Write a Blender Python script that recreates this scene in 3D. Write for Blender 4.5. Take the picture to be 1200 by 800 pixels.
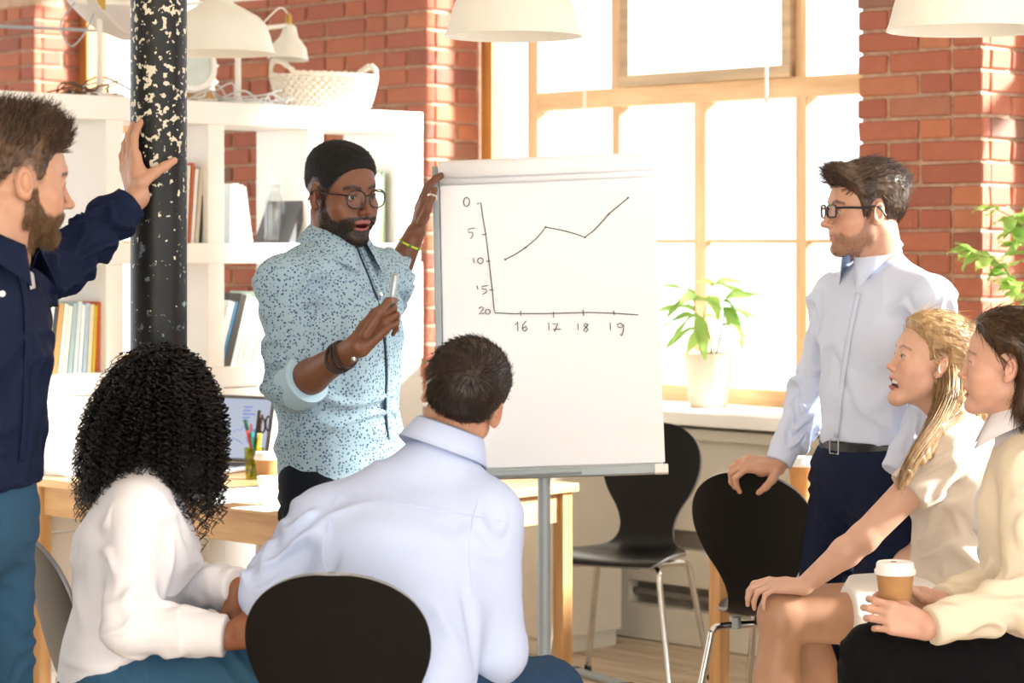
import bpy, bmesh, math, random
import numpy as np
from mathutils import Vector, Matrix
from mathutils.bvhtree import BVHTree

random.seed(7)
for _o in list(bpy.data.objects):
    bpy.data.objects.remove(_o)
SC = bpy.context.scene
COL = SC.collection

# ------------------------------------------------------------------ camera
F_PX, CX, HZ, CAM_Z = 2800.0, 600.0, 285.0, 1.5      # pixel focal length, centre column, horizon row, eye height
cam = bpy.data.cameras.new('camera')
cam.sensor_width = 36.0
cam.lens = F_PX / 1200.0 * 36.0
cam.shift_y = -(400.0 - HZ) / 1200.0
cam.clip_start, cam.clip_end = 0.1, 200
cam.dof.use_dof = True
cam.dof.focus_distance = 5.75
cam.dof.aperture_fstop = 4.6
cam_ob = bpy.data.objects.new('camera', cam)
cam_ob.location = (0, 0, CAM_Z)
cam_ob.rotation_euler = (math.pi / 2, 0, 0)
COL.objects.link(cam_ob)
SC.camera = cam_ob

# ------------------------------------------------------------------ light
world = bpy.data.worlds.new('world')
SC.world = world
world.use_nodes = True
_bg = world.node_tree.nodes['Background']
_bg.inputs['Color'].default_value = (0.97, 0.985, 1.0, 1)
_bg.inputs['Strength'].default_value = 3.0
sun = bpy.data.lights.new('sun', 'SUN')
sun.energy = 32.0
sun.angle = math.radians(9)
sun.color = (1.0, 0.97, 0.92)
sun_ob = bpy.data.objects.new('sun', sun)
COL.objects.link(sun_ob)
_to_sun = Vector((1.0, 0.07, 0.45)).normalized()
sun_ob.rotation_euler = _to_sun.to_track_quat('Z', 'Y').to_euler()
sun_ob.location = (12, 10, 8)
SC.view_settings.view_transform = 'Standard'
SC.view_settings.look = 'None'
SC.view_settings.exposure = -0.08
SC.view_settings.gamma = 1.0
SC.view_settings.use_curve_mapping = False

# ------------------------------------------------------------------ coordinates
S2 = math.sqrt(0.5)
def P(x, y, d):
    """photo column/row and distance -> world point"""
    return Vector(((x - CX) / F_PX * d, d, CAM_Z - (y - HZ) / F_PX * d))
def R(u, v, z=0.0):
    """room coordinates (u along the window wall, v towards it) -> world"""
    return Vector(((u + v) * S2, (v - u) * S2, z))
def wall_uz(x, y, v):
    """where the sight line of a photo point meets the upright plane v"""
    a = (x - CX) / F_PX
    Y = v / S2 / (1 + a)
    return (a - 1) * Y * S2, CAM_Z - (y - HZ) / F_PX * Y
def shelf_vz(x, y, u):
    a = (x - CX) / F_PX
    Y = u / S2 / (a - 1)
    return (a + 1) * Y * S2, CAM_Z - (y - HZ) / F_PX * Y
ROOM_ROT = -math.pi / 4
# ------------------------------------------------------------------ materials
def lin(c):
    if isinstance(c, str):
        c = [int(c[i:i + 2], 16) / 255 for i in (1, 3, 5)]
    return tuple(((x / 12.92) if x <= 0.04045 else ((x + 0.055) / 1.055) ** 2.4) for x in c[:3]) + (1.0,)
class NT:
    def __init__(s, name):
        s.m = bpy.data.materials.new(name); s.m.use_nodes = True
        s.t = s.m.node_tree; s.b = s.t.nodes['Principled BSDF']; s.out = s.t.nodes['Material Output']
    def n(s, kind, **kw):
        nd = s.t.nodes.new('ShaderNode' + kind)
        for k, v in kw.items():
            if k.startswith('i_'):
                nd.inputs[k[2:].replace('_', ' ')].default_value = v
            else:
                setattr(nd, k, v)
        return nd
    def l(s, a, b): s.t.links.new(a, b)
    def ramp(s, fac, stops, interp='LINEAR'):
        r = s.n('ValToRGB'); e = r.color_ramp.elements; r.color_ramp.interpolation = interp
        while len(e) < len(stops): e.new(0.5)
        for i, (p, c) in enumerate(stops):
            e[i].position = p; e[i].color = lin(c)
        s.l(fac, r.inputs['Fac']); return r.outputs['Color']
    def coords(s, scale=(1, 1, 1), kind='Object'):
        tc = s.n('TexCoord'); mp = s.n('Mapping'); mp.inputs['Scale'].default_value = scale
        s.l(tc.outputs[kind], mp.inputs['Vector']); return mp.outputs['Vector']
    def noise(s, vec, scale, detail=4, rough=0.55):
        t = s.n('TexNoise'); t.inputs['Scale'].default_value = scale; t.inputs['Detail'].default_value = detail
        t.inputs['Roughness'].default_value = rough
        s.l(vec, t.inputs['Vector']); return t.outputs['Fac']
    def mix(s, fac, a, b, mode='MIX'):
        m = s.n('Mix', data_type='RGBA', blend_type=mode)
        for sock, v in ((m.inputs[0], fac), (m.inputs[6], a), (m.inputs[7], b)):
            if isinstance(v, (int, float)): sock.default_value = v
            elif isinstance(v, (tuple, str, list)): sock.default_value = lin(v)
            else: s.l(v, sock)
        return m.outputs[2]
    def bump(s, h, strength=0.3, dist=0.01):
        b = s.n('Bump'); b.inputs['Strength'].default_value = strength; b.inputs['Distance'].default_value = dist
        s.l(h, b.inputs['Height']); s.l(b.outputs['Normal'], s.b.inputs['Normal'])
    def set(s, **kw):
        for k, v in kw.items():
            sock = s.b.inputs[k.replace('_', ' ')]
            if isinstance(v, (int, float)): sock.default_value = v
            elif isinstance(v, (tuple, str, list)): sock.default_value = lin(v)
            else: s.l(v, sock)
        return s
def plain(name, c, rough=0.5, metal=0.0, var=0.05, scale=12, bump=0.0, bscale=60, **kw):
    """one colour with a little procedural mottling and relief"""
    t = NT(name); vec = t.coords()
    base = lin(c); nz = t.noise(vec, scale)
    d = tuple(max(0, x * (1 - 2 * var)) for x in base[:3]) + (1,); u = tuple(min(1, x * (1 + 1.2 * var)) for x in base[:3]) + (1,)
    r = t.n('ValToRGB'); r.color_ramp.elements[0].position = 0.3; r.color_ramp.elements[1].position = 0.7
    r.color_ramp.elements[0].color = d; r.color_ramp.elements[1].color = u
    t.l(nz, r.inputs['Fac']); t.l(r.outputs['Color'], t.b.inputs['Base Color'])
    t.set(Roughness=rough, Metallic=metal)
    if bump: t.bump(t.noise(vec, bscale, 3), bump, 0.004)
    for k, v in kw.items(): t.set(**{k: v})
    return t.m
def wood(name, c1, c2, axis=0, rough=0.5, scale=1.0, rnd=0.12, bump=0.15):
    t = NT(name); sc = [14 * scale] * 3; sc[axis] = 1.1 * scale
    vec = t.coords(tuple(sc))
    oi = t.n('ObjectInfo')
    add = t.n('VectorMath', operation='ADD'); t.l(vec, add.inputs[0])
    cmb = t.n('CombineXYZ'); mul = t.n('Math', operation='MULTIPLY'); mul.inputs[1].default_value = 37
    t.l(oi.outputs['Random'], mul.inputs[0])
    for i in range(3): t.l(mul.outputs[0], cmb.inputs[i])
    t.l(cmb.outputs[0], add.inputs[1])
    g = t.noise(add.outputs[0], 1.6, 6, 0.65)
    colr = t.ramp(g, [(0.32, c1), (0.68, c2)])
    hs = t.n('HueSaturation'); v = t.n('MapRange'); v.inputs['To Min'].default_value = 1 - rnd; v.inputs['To Max'].default_value = 1 + rnd
    t.l(oi.outputs['Random'], v.inputs['Value']); t.l(v.outputs[0], hs.inputs['Value']); t.l(colr, hs.inputs['Color'])
    t.set(Base_Color=hs.outputs[0], Roughness=rough); t.bump(g, bump, 0.003)
    return t.m
# ------------------------------------------------------------------ objects
def link(o, parent=None):
    COL.objects.link(o)
    if parent is not None: o.parent = parent
    return o
def tag(o, label=None, cat=None, group=None, kind=None):
    for k, v in (('label', label), ('category', cat), ('group', group), ('kind', kind)):
        if v: o[k] = v
    return o
def thing(name, label, cat, loc=(0, 0, 0), rz=0.0, group=None):
    o = bpy.data.objects.new(name, None); o.empty_display_size = 0.1
    o.location = loc; o.rotation_euler = (0, 0, rz)
    return tag(link(o), label, cat, group)
def np_mesh(name, V, F, smooth=True):
    V = np.asarray(V, np.float32); F = np.asarray(F, np.int32)
    k = F.shape[1]; me = bpy.data.meshes.new(name)
    me.vertices.add(len(V)); me.vertices.foreach_set('co', V.ravel())
    me.loops.add(F.size); me.loops.foreach_set('vertex_index', F.ravel())
    me.polygons.add(len(F)); me.polygons.foreach_set('loop_start', np.arange(0, F.size, k, dtype=np.int32))
    me.update(calc_edges=True)
    if smooth: me.polygons.foreach_set('use_smooth', np.ones(len(F), bool))
    me.validate(); return me
class MB:
    def __init__(s): s.v = []; s.f = []
    def add(s, vs, fs, M=None):
        o = len(s.v); s.v += [tuple((M @ Vector(p)) if M else p) for p in vs]
        s.f += [tuple(i + o for i in f) for f in fs]; return s
    def box(s, lo, hi, M=None):
        x0, y0, z0 = lo; x1, y1, z1 = hi
        return s.add([(x0, y0, z0), (x1, y0, z0), (x1, y1, z0), (x0, y1, z0), (x0, y0, z1), (x1, y0, z1), (x1, y1, z1), (x0, y1, z1)],
                     [(0, 3, 2, 1), (4, 5, 6, 7), (0, 1, 5, 4), (1, 2, 6, 5), (2, 3, 7, 6), (3, 0, 4, 7)], M)
    def tube(s, path, r, n=10, cap=True, closed=False):
        pts = [Vector(p) for p in path]; m = len(pts); o = len(s.v)
        rr = r if isinstance(r, (list, tuple)) else [r] * m
        up = None
        for i, p in enumerate(pts):
            a = pts[(i - 1) % m] if (closed or i > 0) else p
            b = pts[(i + 1) % m] if (closed or i < m - 1) else p
            t = (b - a).normalized()
            if up is None:
                up = Vector((0, 0, 1)) if abs(t.z) < 0.9 else Vector((1, 0, 0))
            x = t.cross(up)
            if x.length < 1e-6: x = t.orthogonal()
            x.normalize(); y = x.cross(t).normalized(); up = y
            for k in range(n):
                a_ = 2 * math.pi * k / n
                s.v.append(tuple(p + (x * math.cos(a_) + y * math.sin(a_)) * rr[i]))
        for i in range(m if closed else m - 1):
            j = (i + 1) % m
            for k in range(n):
                s.f.append((o + i * n + k, o + i * n + (k + 1) % n, o + j * n + (k + 1) % n, o + j * n + k))
        if cap and not closed:
            s.f.append(tuple(o + k for k in reversed(range(n)))); s.f.append(tuple(o + (m - 1) * n + k for k in range(n)))
        return s
    def lathe(s, prof, c=(0, 0, 0), n=32, M=None):
        o = len(s.v); m = len(prof)
        for r, z in prof:
            for k in range(n):
                a = 2 * math.pi * k / n
                p = (c[0] + r * math.cos(a), c[1] + r * math.sin(a), c[2] + z)
                s.v.append(tuple(M @ Vector(p)) if M else p)
        for i in range(m - 1):
            for k in range(n):
                s.f.append((o + i * n + k, o + i * n + (k + 1) % n, o + (i + 1) * n + (k + 1) % n, o + (i + 1) * n + k))
        if prof[0][0] > 1e-5: s.f.append(tuple(o + k for k in reversed(range(n))))
        if prof[-1][0] > 1e-5: s.f.append(tuple(o + (m - 1) * n + k for k in range(n)))
        return s
    def build(s, name, mat=None, parent=None, smooth=False, bevel=0.0, solid=0.0, loc=None, rz=None):
        me = bpy.data.meshes.new(name); me.from_pydata(s.v, [], s.f); me.validate()
        bm = bmesh.new(); bm.from_mesh(me); bmesh.ops.recalc_face_normals(bm, faces=bm.faces); bm.to_mesh(me); bm.free()
        if smooth:
            me.polygons.foreach_set('use_smooth', [True] * len(me.polygons)); me.set_sharp_from_angle(angle=math.radians(40))
        if mat: me.materials.append(mat)
        o = link(bpy.data.objects.new(name, me), parent)
        if loc is not None: o.location = loc
        if rz is not None: o.rotation_euler = (0, 0, rz)
        if solid:
            m = o.modifiers.new('solid', 'SOLIDIFY'); m.thickness = solid; m.offset = 0
        if bevel:
            m = o.modifiers.new('bevel', 'BEVEL'); m.width = bevel; m.segments = 2; m.limit_method = 'ANGLE'
        return o
def copy_of(o, parent=None, loc=None, rz=None):
    c = o.copy(); link(c, parent)
    if loc is not None: c.location = loc
    if rz is not None: c.rotation_euler = (0, 0, rz)
    for ch in list(o.children):
        copy_of(ch, c)
    return c
def spline(pts, n=8):
    """Catmull-Rom through the points"""
    pts = [Vector(p) for p in pts]; out = []
    for i in range(len(pts) - 1):
        p0 = pts[max(i - 1, 0)]; p1 = pts[i]; p2 = pts[i + 1]; p3 = pts[min(i + 2, len(pts) - 1)]
        for k in range(n):
            t = k / n
            out.append(0.5 * ((2 * p1) + (p2 - p0) * t + (2 * p0 - 5 * p1 + 4 * p2 - p3) * t * t + (3 * p1 - p0 - 3 * p2 + p3) * t ** 3))
    out.append(pts[-1]); return out
# ------------------------------------------------------------------ the room
V_WALL, V_GLASS, WALL_TOP = 6.78, 7.08, 3.3
U_L0 = wall_uz(40, 0, V_WALL)[0]       # right edge of the far-left brick pier
U_P0 = wall_uz(251, 0, V_WALL)[0]      # middle pier
U_P1 = wall_uz(500, 0, V_WALL)[0]
U_Q0 = wall_uz(1005, 0, V_WALL)[0]     # right pier
U_Q1 = wall_uz(1151, 0, V_WALL)[0]
SILL_Z = 0.885

def mat_brick():
    t = NT('brick'); vec = t.coords(); oi = t.n('ObjectInfo')
    base = t.ramp(oi.outputs['Random'], [(0.0, '#8d5647'), (0.25, '#a3604b'), (0.5, '#ad6a50'), (0.72, '#9c5a48'), (0.88, '#b87553'), (1.0, '#806054')])
    n1 = t.noise(vec, 22, 5, 0.6); n2 = t.noise(vec, 95, 3)
    c = t.mix(t.ramp(n1, [(0.35, '#000000'), (0.75, '#888888')]), base, '#7c4130')
    c = t.mix(t.ramp(n2, [(0.66, '#000000'), (0.74, '#bbbbbb')]), c, '#d3aa94')
    t.set(Base_Color=c, Roughness=0.85); t.bump(n2, 0.5, 0.004); return t.m
def mat_mortar():
    t = NT('mortar'); vec = t.coords(); n = t.noise(vec, 40, 5)
    t.set(Base_Color=t.ramp(n, [(0.3, '#a98a72'), (0.7, '#c9ad94')]), Roughness=0.95); t.bump(t.noise(vec, 70, 4), 0.8, 0.008); return t.m
M_BRICK, M_MORTAR = mat_brick(), mat_mortar()
M_CREAM = plain('cream_paint', '#e3dccd', 0.55, var=0.03, scale=5, bump=0.15, bscale=30)
M_WHITEWALL = plain('white_paint', '#efece6', 0.6, var=0.02, scale=4, bump=0.1, bscale=25)
M_GREYGAP = plain('gap_grey', '#8d877c', 0.8, var=0.15, scale=8)
M_FRAME = wood('window_wood', '#c69a6c', '#e6c79e', axis=2, rough=0.55)
M_FRAME_H = wood('window_wood_rail', '#c69a6c', '#e6c79e', axis=0, rough=0.55)
M_SASH = wood('weathered_sash_wood', '#9c8a74', '#c6ab88', axis=0, rough=0.6)
M_JAMB = wood('dark_jamb_wood', '#8a5424', '#c98f4a', axis=2, rough=0.5)
M_CEIL = plain('ceiling_white', '#ece8e0', 0.8)
def mat_glass(name='window_glass', tint=(0.97, 0.985, 0.98), refl=0.03):
    t = NT(name); tr = t.n('BsdfTransparent'); tr.inputs[0].default_value = tint + (1,)
    gl = t.n('BsdfGlossy'); gl.inputs['Roughness'].default_value = 0.03
    lw = t.n('LayerWeight'); lw.inputs['Blend'].default_value = 0.5
    pw = t.n('Math', operation='POWER'); pw.inputs[1].default_value = 4.0; t.l(lw.outputs['Facing'], pw.inputs[0])
    fr = t.n('MapRange'); fr.inputs['To Min'].default_value = refl; fr.inputs['To Max'].default_value = 0.6; t.l(pw.outputs[0], fr.inputs['Value'])
    mx = t.n('MixShader'); t.l(fr.outputs[0], mx.inputs[0]); t.l(tr.outputs[0], mx.inputs[1]); t.l(gl.outputs[0], mx.inputs[2])
    t.l(mx.outputs[0], t.out.inputs['Surface']); t.t.nodes.remove(t.b); return t.m
M_GLASS = mat_glass()

def struct(o): o['kind'] = 'structure'; return o

# floor with planks running along the window wall
M_PLANK = wood('floor_plank', '#a8937a', '#d9c9b2', axis=0, rough=0.45, scale=1.0, rnd=0.10)
M_SUBFLOOR = plain('subfloor', '#6a5a48', 0.9)
fl = struct(MB().box((-13, -2.5, -0.08), (2.5, V_WALL + 0.4, -0.021)).build('floor', M_SUBFLOOR, rz=ROOM_ROT))
plank_me = None; rp = random.Random(3)
for iv in range(46):
    v0 = V_WALL - 0.055 - (iv + 1) * 0.125
    if v0 < 1.2: break
    u = -10.9 + rp.random() * 1.4
    while u < -2.2:
        if plank_me is None:
            b = MB().box((0, 0, -0.02), (1.5, 0.121, 0.0)); q = b.build('plank', M_PLANK, fl, bevel=0.0)
            bm = bmesh.new(); bm.from_mesh(q.data); bmesh.ops.bevel(bm, geom=[e for e in bm.edges], offset=0.0015, segments=1, affect='EDGES'); bm.to_mesh(q.data); bm.free()
            plank_me = q.data
        else:
            q = link(bpy.data.objects.new('plank', plank_me), fl)
        q.location = (u, v0, rp.uniform(-0.0015, 0.0)); u += 1.503
far = MB().box((-13, -2.5, -0.0209), (2.5, V_WALL + 0.4, -0.003)).build('plank_field', M_PLANK, fl)
far['kind'] = 'stuff'
struct(MB().box((-13, -2.5, WALL_TOP), (2.5, V_WALL + 0.4, WALL_TOP + 0.1)).build('ceiling', M_CEIL, rz=ROOM_ROT))

# bricks --------------------------------------------------------------
def brick_mesh(L, H, D, seed):
    r = random.Random(seed); bm = bmesh.new()
    bmesh.ops.create_cube(bm, size=1.0)
    for v in bm.verts:
        v.co = Vector((v.co.x * L, v.co.y * D, v.co.z * H)) + Vector((r.uniform(-.0035, .0035), r.uniform(-.003, .003), r.uniform(-.0025, .0025)))
    bmesh.ops.bevel(bm, geom=list(bm.edges), offset=0.0055, segments=1, affect='EDGES')
    me = bpy.data.meshes.new('brick'); bm.to_mesh(me); bm.free(); me.materials.append(M_BRICK); return me
BR_S = [brick_mesh(0.245, 0.066, 0.05, i) for i in range(5)]
BR_H = [brick_mesh(0.118, 0.066, 0.05, 10 + i) for i in range(4)]
BR_C = [brick_mesh(0.06, 0.066, 0.05, 30 + i) for i in range(2)]
COURSE = 0.0772
def lay(wall, a0, a1, z0, z1, place, seed):
    """courses of stretchers and headers between a0 and a1; place(a, z) -> location, rotation"""
    r = random.Random(seed); k0 = int(z0 / COURSE); n = 0
    for k in range(k0, int(z1 / COURSE)):
        z = k * COURSE + 0.038
        stretch = (k % 2 == 0); row = []; tot = a1 - a0
        left = tot
        while left > 0.03:
            L = 0.245 if stretch else 0.118
            if L > left + 0.01: L = 0.118 if left > 0.09 else 0.06
            row.append(L); left -= L + 0.0115
            stretch = not stretch if r.random() < 0.8 else stretch
        fit = (tot - 0.0115 * (len(row) - 1)) / sum(row); a = a0
        for L in row:
            me = r.choice(BR_S if L > 0.2 else (BR_H if L > 0.1 else BR_C)); L *= fit
            o = link(bpy.data.objects.new('brick', me), wall)
            loc, rz = place(a + L / 2, z)
            o.location = loc + Vector((r.uniform(-.001, .001), r.uniform(-.002, .002), 0)); o.rotation_euler = (r.uniform(-.008, .008), r.uniform(-.01, .01), rz)
            o.scale = (fit, 1, 1); a += L + 0.0115; n += 1
    return n
def pier(name, u0, u1, zlo, zhi, seed, nu=1.0):
    w = struct(MB().box((u0 + 0.012, V_WALL + 0.012, 0.82), (u1 - 0.012, V_GLASS + 0.22, WALL_TOP)).build(name, M_MORTAR, rz=ROOM_ROT))
    lay(w, u0, u1, zlo, zhi, lambda a, z: (Vector((a, V_WALL + 0.025, z)), 0.0), seed)
    lay(w, V_WALL + 0.0535, V_GLASS, zlo, zhi, lambda a, z: (Vector((u1 - 0.025, a, z)), math.pi / 2), seed + 1)
    return w
pier('wall_left', U_L0 - 0.78, U_L0, 0.9, 2.75, 21)
pier('wall_middle', U_P0, U_P1, 0.9, 2.7, 31)
pier('wall_right', U_Q0, U_Q1, 0.9, 2.55, 41)
# plain continuation of the wall left and right of the frame, and the lintel above the windows
struct(MB().box((-13, V_WALL + 0.01, 0), (U_L0 - 0.785, V_GLASS + 0.22, WALL_TOP)).build('wall_far_left', M_BRICK, rz=ROOM_ROT))
struct(MB().box((-13, V_WALL + 0.05, 2.95), (2.5, V_GLASS + 0.22, WALL_TOP - 0.001)).build('wall_lintel', M_WHITEWALL, rz=ROOM_ROT))
struct(MB().box((U_Q1 + 3.5, V_WALL + 0.01, 0), (2.5, V_GLASS + 0.22, WALL_TOP)).build('wall_far_right', M_BRICK, rz=ROOM_ROT))

struct(MB().box((-13, -2.6, 0), (2.5, -2.5, WALL_TOP)).build('wall_unseen_behind', M_WHITEWALL, rz=ROOM_ROT))  # unseen wall added behind the camera so fill light comes from one side
# painted apron below the windows: boards with recessed gaps ------------
def apron(name, u0, u1, sill=True):
    w = struct(MB().box((u0, V_WALL + 0.06, 0), (u1, V_GLASS + 0.2, SILL_Z - 0.06)).build(name, M_GREYGAP, rz=ROOM_ROT))
    for nm, z0, z1, vv in (('panel', 0.425, 0.775, 0.0), ('ledge', 0.775, 0.815, -0.07), ('board', 0.215, 0.352, 0.0), ('skirting_board', 0.0, 0.128, -0.02)):
        MB().box((u0, V_WALL + vv, z0), (u1, V_WALL + 0.07, z1)).build(nm, M_CREAM, w, bevel=0.004)
    MB().tube([(u0, V_WALL + 0.04, 0.17), (u1, V_WALL + 0.04, 0.17)], 0.016, 10).build('heating_pipe', M_GREYGAP, w, smooth=True)
    for uu in (-6.2, -5.75, -5.2):
        if u0 < uu < u1: MB().box((uu, V_WALL + 0.005, 0.128), (uu + 0.05, V_WALL + 0.06, 0.215)).build('spacer_block', M_CREAM, w, bevel=0.003)
    if sill: MB().box((u0, V_WALL - 0.17, SILL_Z - 0.05), (u1, V_GLASS + 0.02, SILL_Z)).build('window_sill', M_WHITEWALL, w, bevel=0.006)
    return w
apron('wall_under_window', U_P1 - 0.005, U_Q0 + 0.012)
apron('wall_under_pier', U_Q0 + 0.012, U_Q1 + 3.5)
apron('wall_under_middle', U_P0 + 0.01, U_P1 - 0.005, False)
apron('wall_under_far_window', U_L0, U_P0 + 0.01)

# windows -------------------------------------------------------------
def window(name, u0, u1, uprights, rails, glass_cells, extra=None):
    """uprights/rails: (u0,u1,z0,z1,v offset,material, part name) in room coordinates"""
    root = bpy.data.objects.new(name, None); root.rotation_euler = (0, 0, ROOM_ROT); link(root); struct(root)
    for (a, b, z0, z1, dv, dep, m, nm) in uprights + rails:
        MB().box((a, V_GLASS + dv, z0), (b, V_GLASS + dv + dep, z1)).build(nm, m, root, bevel=0.003)
    for (a, b, z0, z1, dv) in glass_cells:
        MB().box((a, V_GLASS + dv, z0), (b, V_GLASS + dv + 0.004, z1)).build('pane', M_GLASS, root)
    return root
def U(x): return wall_uz(x, 0, V_GLASS)[0]
ZT, ZM, ZB, ZH = 2.093, 1.508, SILL_Z, 2.95
up = [(U(569), U(582), ZB, ZH, -0.03, 0.12, M_JAMB, 'jamb'),
      (U(618), U(630), ZB, ZH, 0.0, 0.07, M_FRAME, 'mullion'),
      (U(716), U(728), ZT, ZH, 0.0, 0.07, M_FRAME, 'mullion'),
      (U(717), U(726), ZB, ZT, 0.0, 0.06, M_FRAME, 'mullion'),
      (U(813), U(827), ZB, ZT, 0.0, 0.07, M_FRAME, 'mullion'),
      (U(932), U(945), ZB, ZH, 0.0, 0.07, M_FRAME, 'mullion'),
      (U(1050), U(1066), ZB, ZH, 0.0, 0.07, M_FRAME, 'mullion'),
      (U(732), U(742), ZT + 0.03, ZH, -0.03, 0.06, M_SASH, 'sash_stile'),
      (U(921), U(932), ZT + 0.03, ZH, -0.03, 0.06, M_SASH, 'sash_stile')]
uE = U(1066)
ra = [(U(630), U(1066), ZT - 0.045, ZT + 0.03, -0.005, 0.08, M_FRAME_H, 'transom'),
      (U(732), U(932), ZT + 0.031, ZT + 0.075, -0.035, 0.06, M_SASH, 'sash_rail'),
      (U(630), U(1066), ZM - 0.008, ZM + 0.008, 0.012, 0.03, M_FRAME_H, 'glazing_bar'),
      (U(630), U(1066), ZB, ZB + 0.06, 0.0, 0.07, M_FRAME_H, 'bottom_rail'),
      (U(582), U(618), ZB, ZB + 0.06, 0.0, 0.07, M_FRAME_H, 'bottom_rail')]
gl = [(U(582), U(618), ZB + 0.06, ZH, 0.025)]
_low = [U(630), U(717), U(726), U(813), U(827), U(932), U(945), U(1050)]
for i in range(0, 8, 2):
    gl.append((_low[i], _low[i + 1], ZB + 0.06, ZM - 0.008, 0.025)); gl.append((_low[i], _low[i + 1], ZM + 0.008, ZT - 0.045, 0.025))
_hi = [U(630), U(716), U(742), U(921), U(945), U(1050)]
for i in range(0, 6, 2): gl.append((_hi[i], _hi[i + 1], ZT + (0.075 if i == 2 else 0.03), ZH, 0.025 if i != 2 else -0.005))
window('window_1', 0, 0, up, ra, gl)
# far left window and right window with the same joinery
def simple_window(name, u0, u1):
    n = max(3, round((u1 - u0) / 0.55)); w = 0.045; up = [(u0, u0 + 0.07, ZB, ZH, -0.03, 0.12, M_JAMB, 'jamb')]; gl = []; xs = [u0 + 0.07 + (u1 - u0 - 0.07) * k / n for k in range(n + 1)]
    for k in range(1, n + 1): up.append((xs[k] - w, xs[k], ZB, ZH, 0, 0.07, M_FRAME, 'mullion'))
    ra = [(u0 + 0.07, u1, ZT - 0.045, ZT + 0.03, -0.005, 0.08, M_FRAME_H, 'transom'), (u0 + 0.07, u1, ZM - 0.008, ZM + 0.008, 0.012, 0.03, M_FRAME_H, 'glazing_bar'), (u0 + 0.07, u1, ZB, ZB + 0.06, 0, 0.07, M_FRAME_H, 'bottom_rail')]
    for k in range(n):
        for z0, z1 in ((ZB + 0.06, ZM - 0.008), (ZM + 0.008, ZT - 0.045), (ZT + 0.03, ZH)): gl.append((xs[k], xs[k + 1] - w, z0, z1, 0.025))
    window(name, u0, u1, up, ra, gl)
simple_window('window_2', U_Q1 + 0.0, U_Q1 + 3.5)  # unseen right part widened so the sun rims the standing man
simple_window('window_3', U_L0 + 0.0, U_P0)
# ------------------------------------------------------------------ shared finishes
M_WHITE = plain('white_lacquer', '#f2f0ec', 0.45, var=0.015, scale=6)
M_PINE = wood('pine_top', '#bd9162', '#d9b483', axis=0, rough=0.42, scale=1.2)
M_PINE_LEG = wood('pine_leg', '#bd8c58', '#d8ae78', axis=2, rough=0.45, scale=1.2)
M_CHROME = plain('chrome', '#d9d9d6', 0.16, 1.0, var=0.02)
M_ALU = plain('grey_aluminium', '#a7b2b8', 0.5, 0.25, var=0.01)
M_BLACKPLY = plain('black_plywood', '#08080a', 0.33, var=0.1, scale=20, bump=0.05, bscale=120, Specular_IOR_Level=0.25)
M_PLYEDGE = plain('plywood_edge', '#8f8f92', 0.4)
M_LAMP = plain('lamp_white', '#e9e6dc', 0.4, var=0.01)
M_BRASS = plain('brass', '#b5924a', 0.3, 0.9)
M_PAPER = plain('paper', '#f6f7fb', 0.75, var=0.012, scale=3, bump=0.08, bscale=9)
M_INK = plain('marker_ink', '#2c3034', 0.6)
M_BLACK = plain('black_plastic', '#141416', 0.4)
M_KRAFT = plain('kraft_paper', '#b98b5a', 0.75, var=0.05, scale=30, bump=0.05)
M_CUPWHITE = plain('cup_white', '#f0eeea', 0.4, var=0.01)

# ------------------------------------------------------------------ shelving unit
U_SH = -6.636                      # front face
SH_D = 0.30
VP = [6.09, 5.63, 5.175, 4.745, 4.31, 3.88]        # centres of the uprights
ZS = [1.955, 1.50, 1.055, 0.61, 0.05]              # board undersides + thickness (centre heights)
sh_ob = thing('shelving_unit', 'tall white open shelving unit with square compartments standing before the brick wall', 'shelf', R(U_SH, 5.0, 0), ROOM_ROT)
def shl(u, v, z): return (u - U_SH, v - 5.0, z)
def shbox(nm, u0, u1, v0, v1, z0, z1, m=M_WHITE): return MB().box(shl(u0, v0, z0), shl(u1, v1, z1)).build(nm, m, sh_ob, bevel=0.003)
V_END = 6.16
shbox('top_board', U_SH - SH_D, U_SH, 3.84, V_END, 1.915, 1.995)
for zc in (1.465, 1.03, 0.585): shbox('shelf_board', U_SH - SH_D, U_SH - 0.002, 3.85, V_END - 0.01, zc - 0.036, zc + 0.036)
shbox('plinth_board', U_SH - SH_D, U_SH, 3.84, V_END, 0.0, 0.09)
for i, v in enumerate(VP):
    w = 0.07 if i == 0 else 0.036
    for z0, z1 in ((0.09, 0.549), (0.621, 0.994), (1.066, 1.429), (1.501, 1.915)):
        shbox('upright', U_SH - SH_D, U_SH - 0.001, v - w, v + w, z0, z1)
for i in range(len(VP) - 1):        # closed lower fronts
    for z0, z1 in ((0.095, 0.545), (0.625, 0.99)):
        d = shbox('cupboard_door', U_SH - 0.02, U_SH - 0.004, VP[i + 1] + 0.038, VP[i] - (0.072 if i == 0 else 0.038), z0, z1)
        MB().lathe([(0.0, 0.022), (0.012, 0.02), (0.012, 0.012), (0.005, 0.008), (0.005, 0)], n=12, M=Matrix.Translation(shl(U_SH - 0.004, VP[i + 1] + 0.08, (z0 + z1) / 2)) @ Matrix.Rotation(math.pi / 2, 4, 'Y')).build('knob', M_WHITE, d, smooth=True)
Z_TOP, Z_R1, Z_R2 = 1.995, 1.501, 1.066

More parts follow.
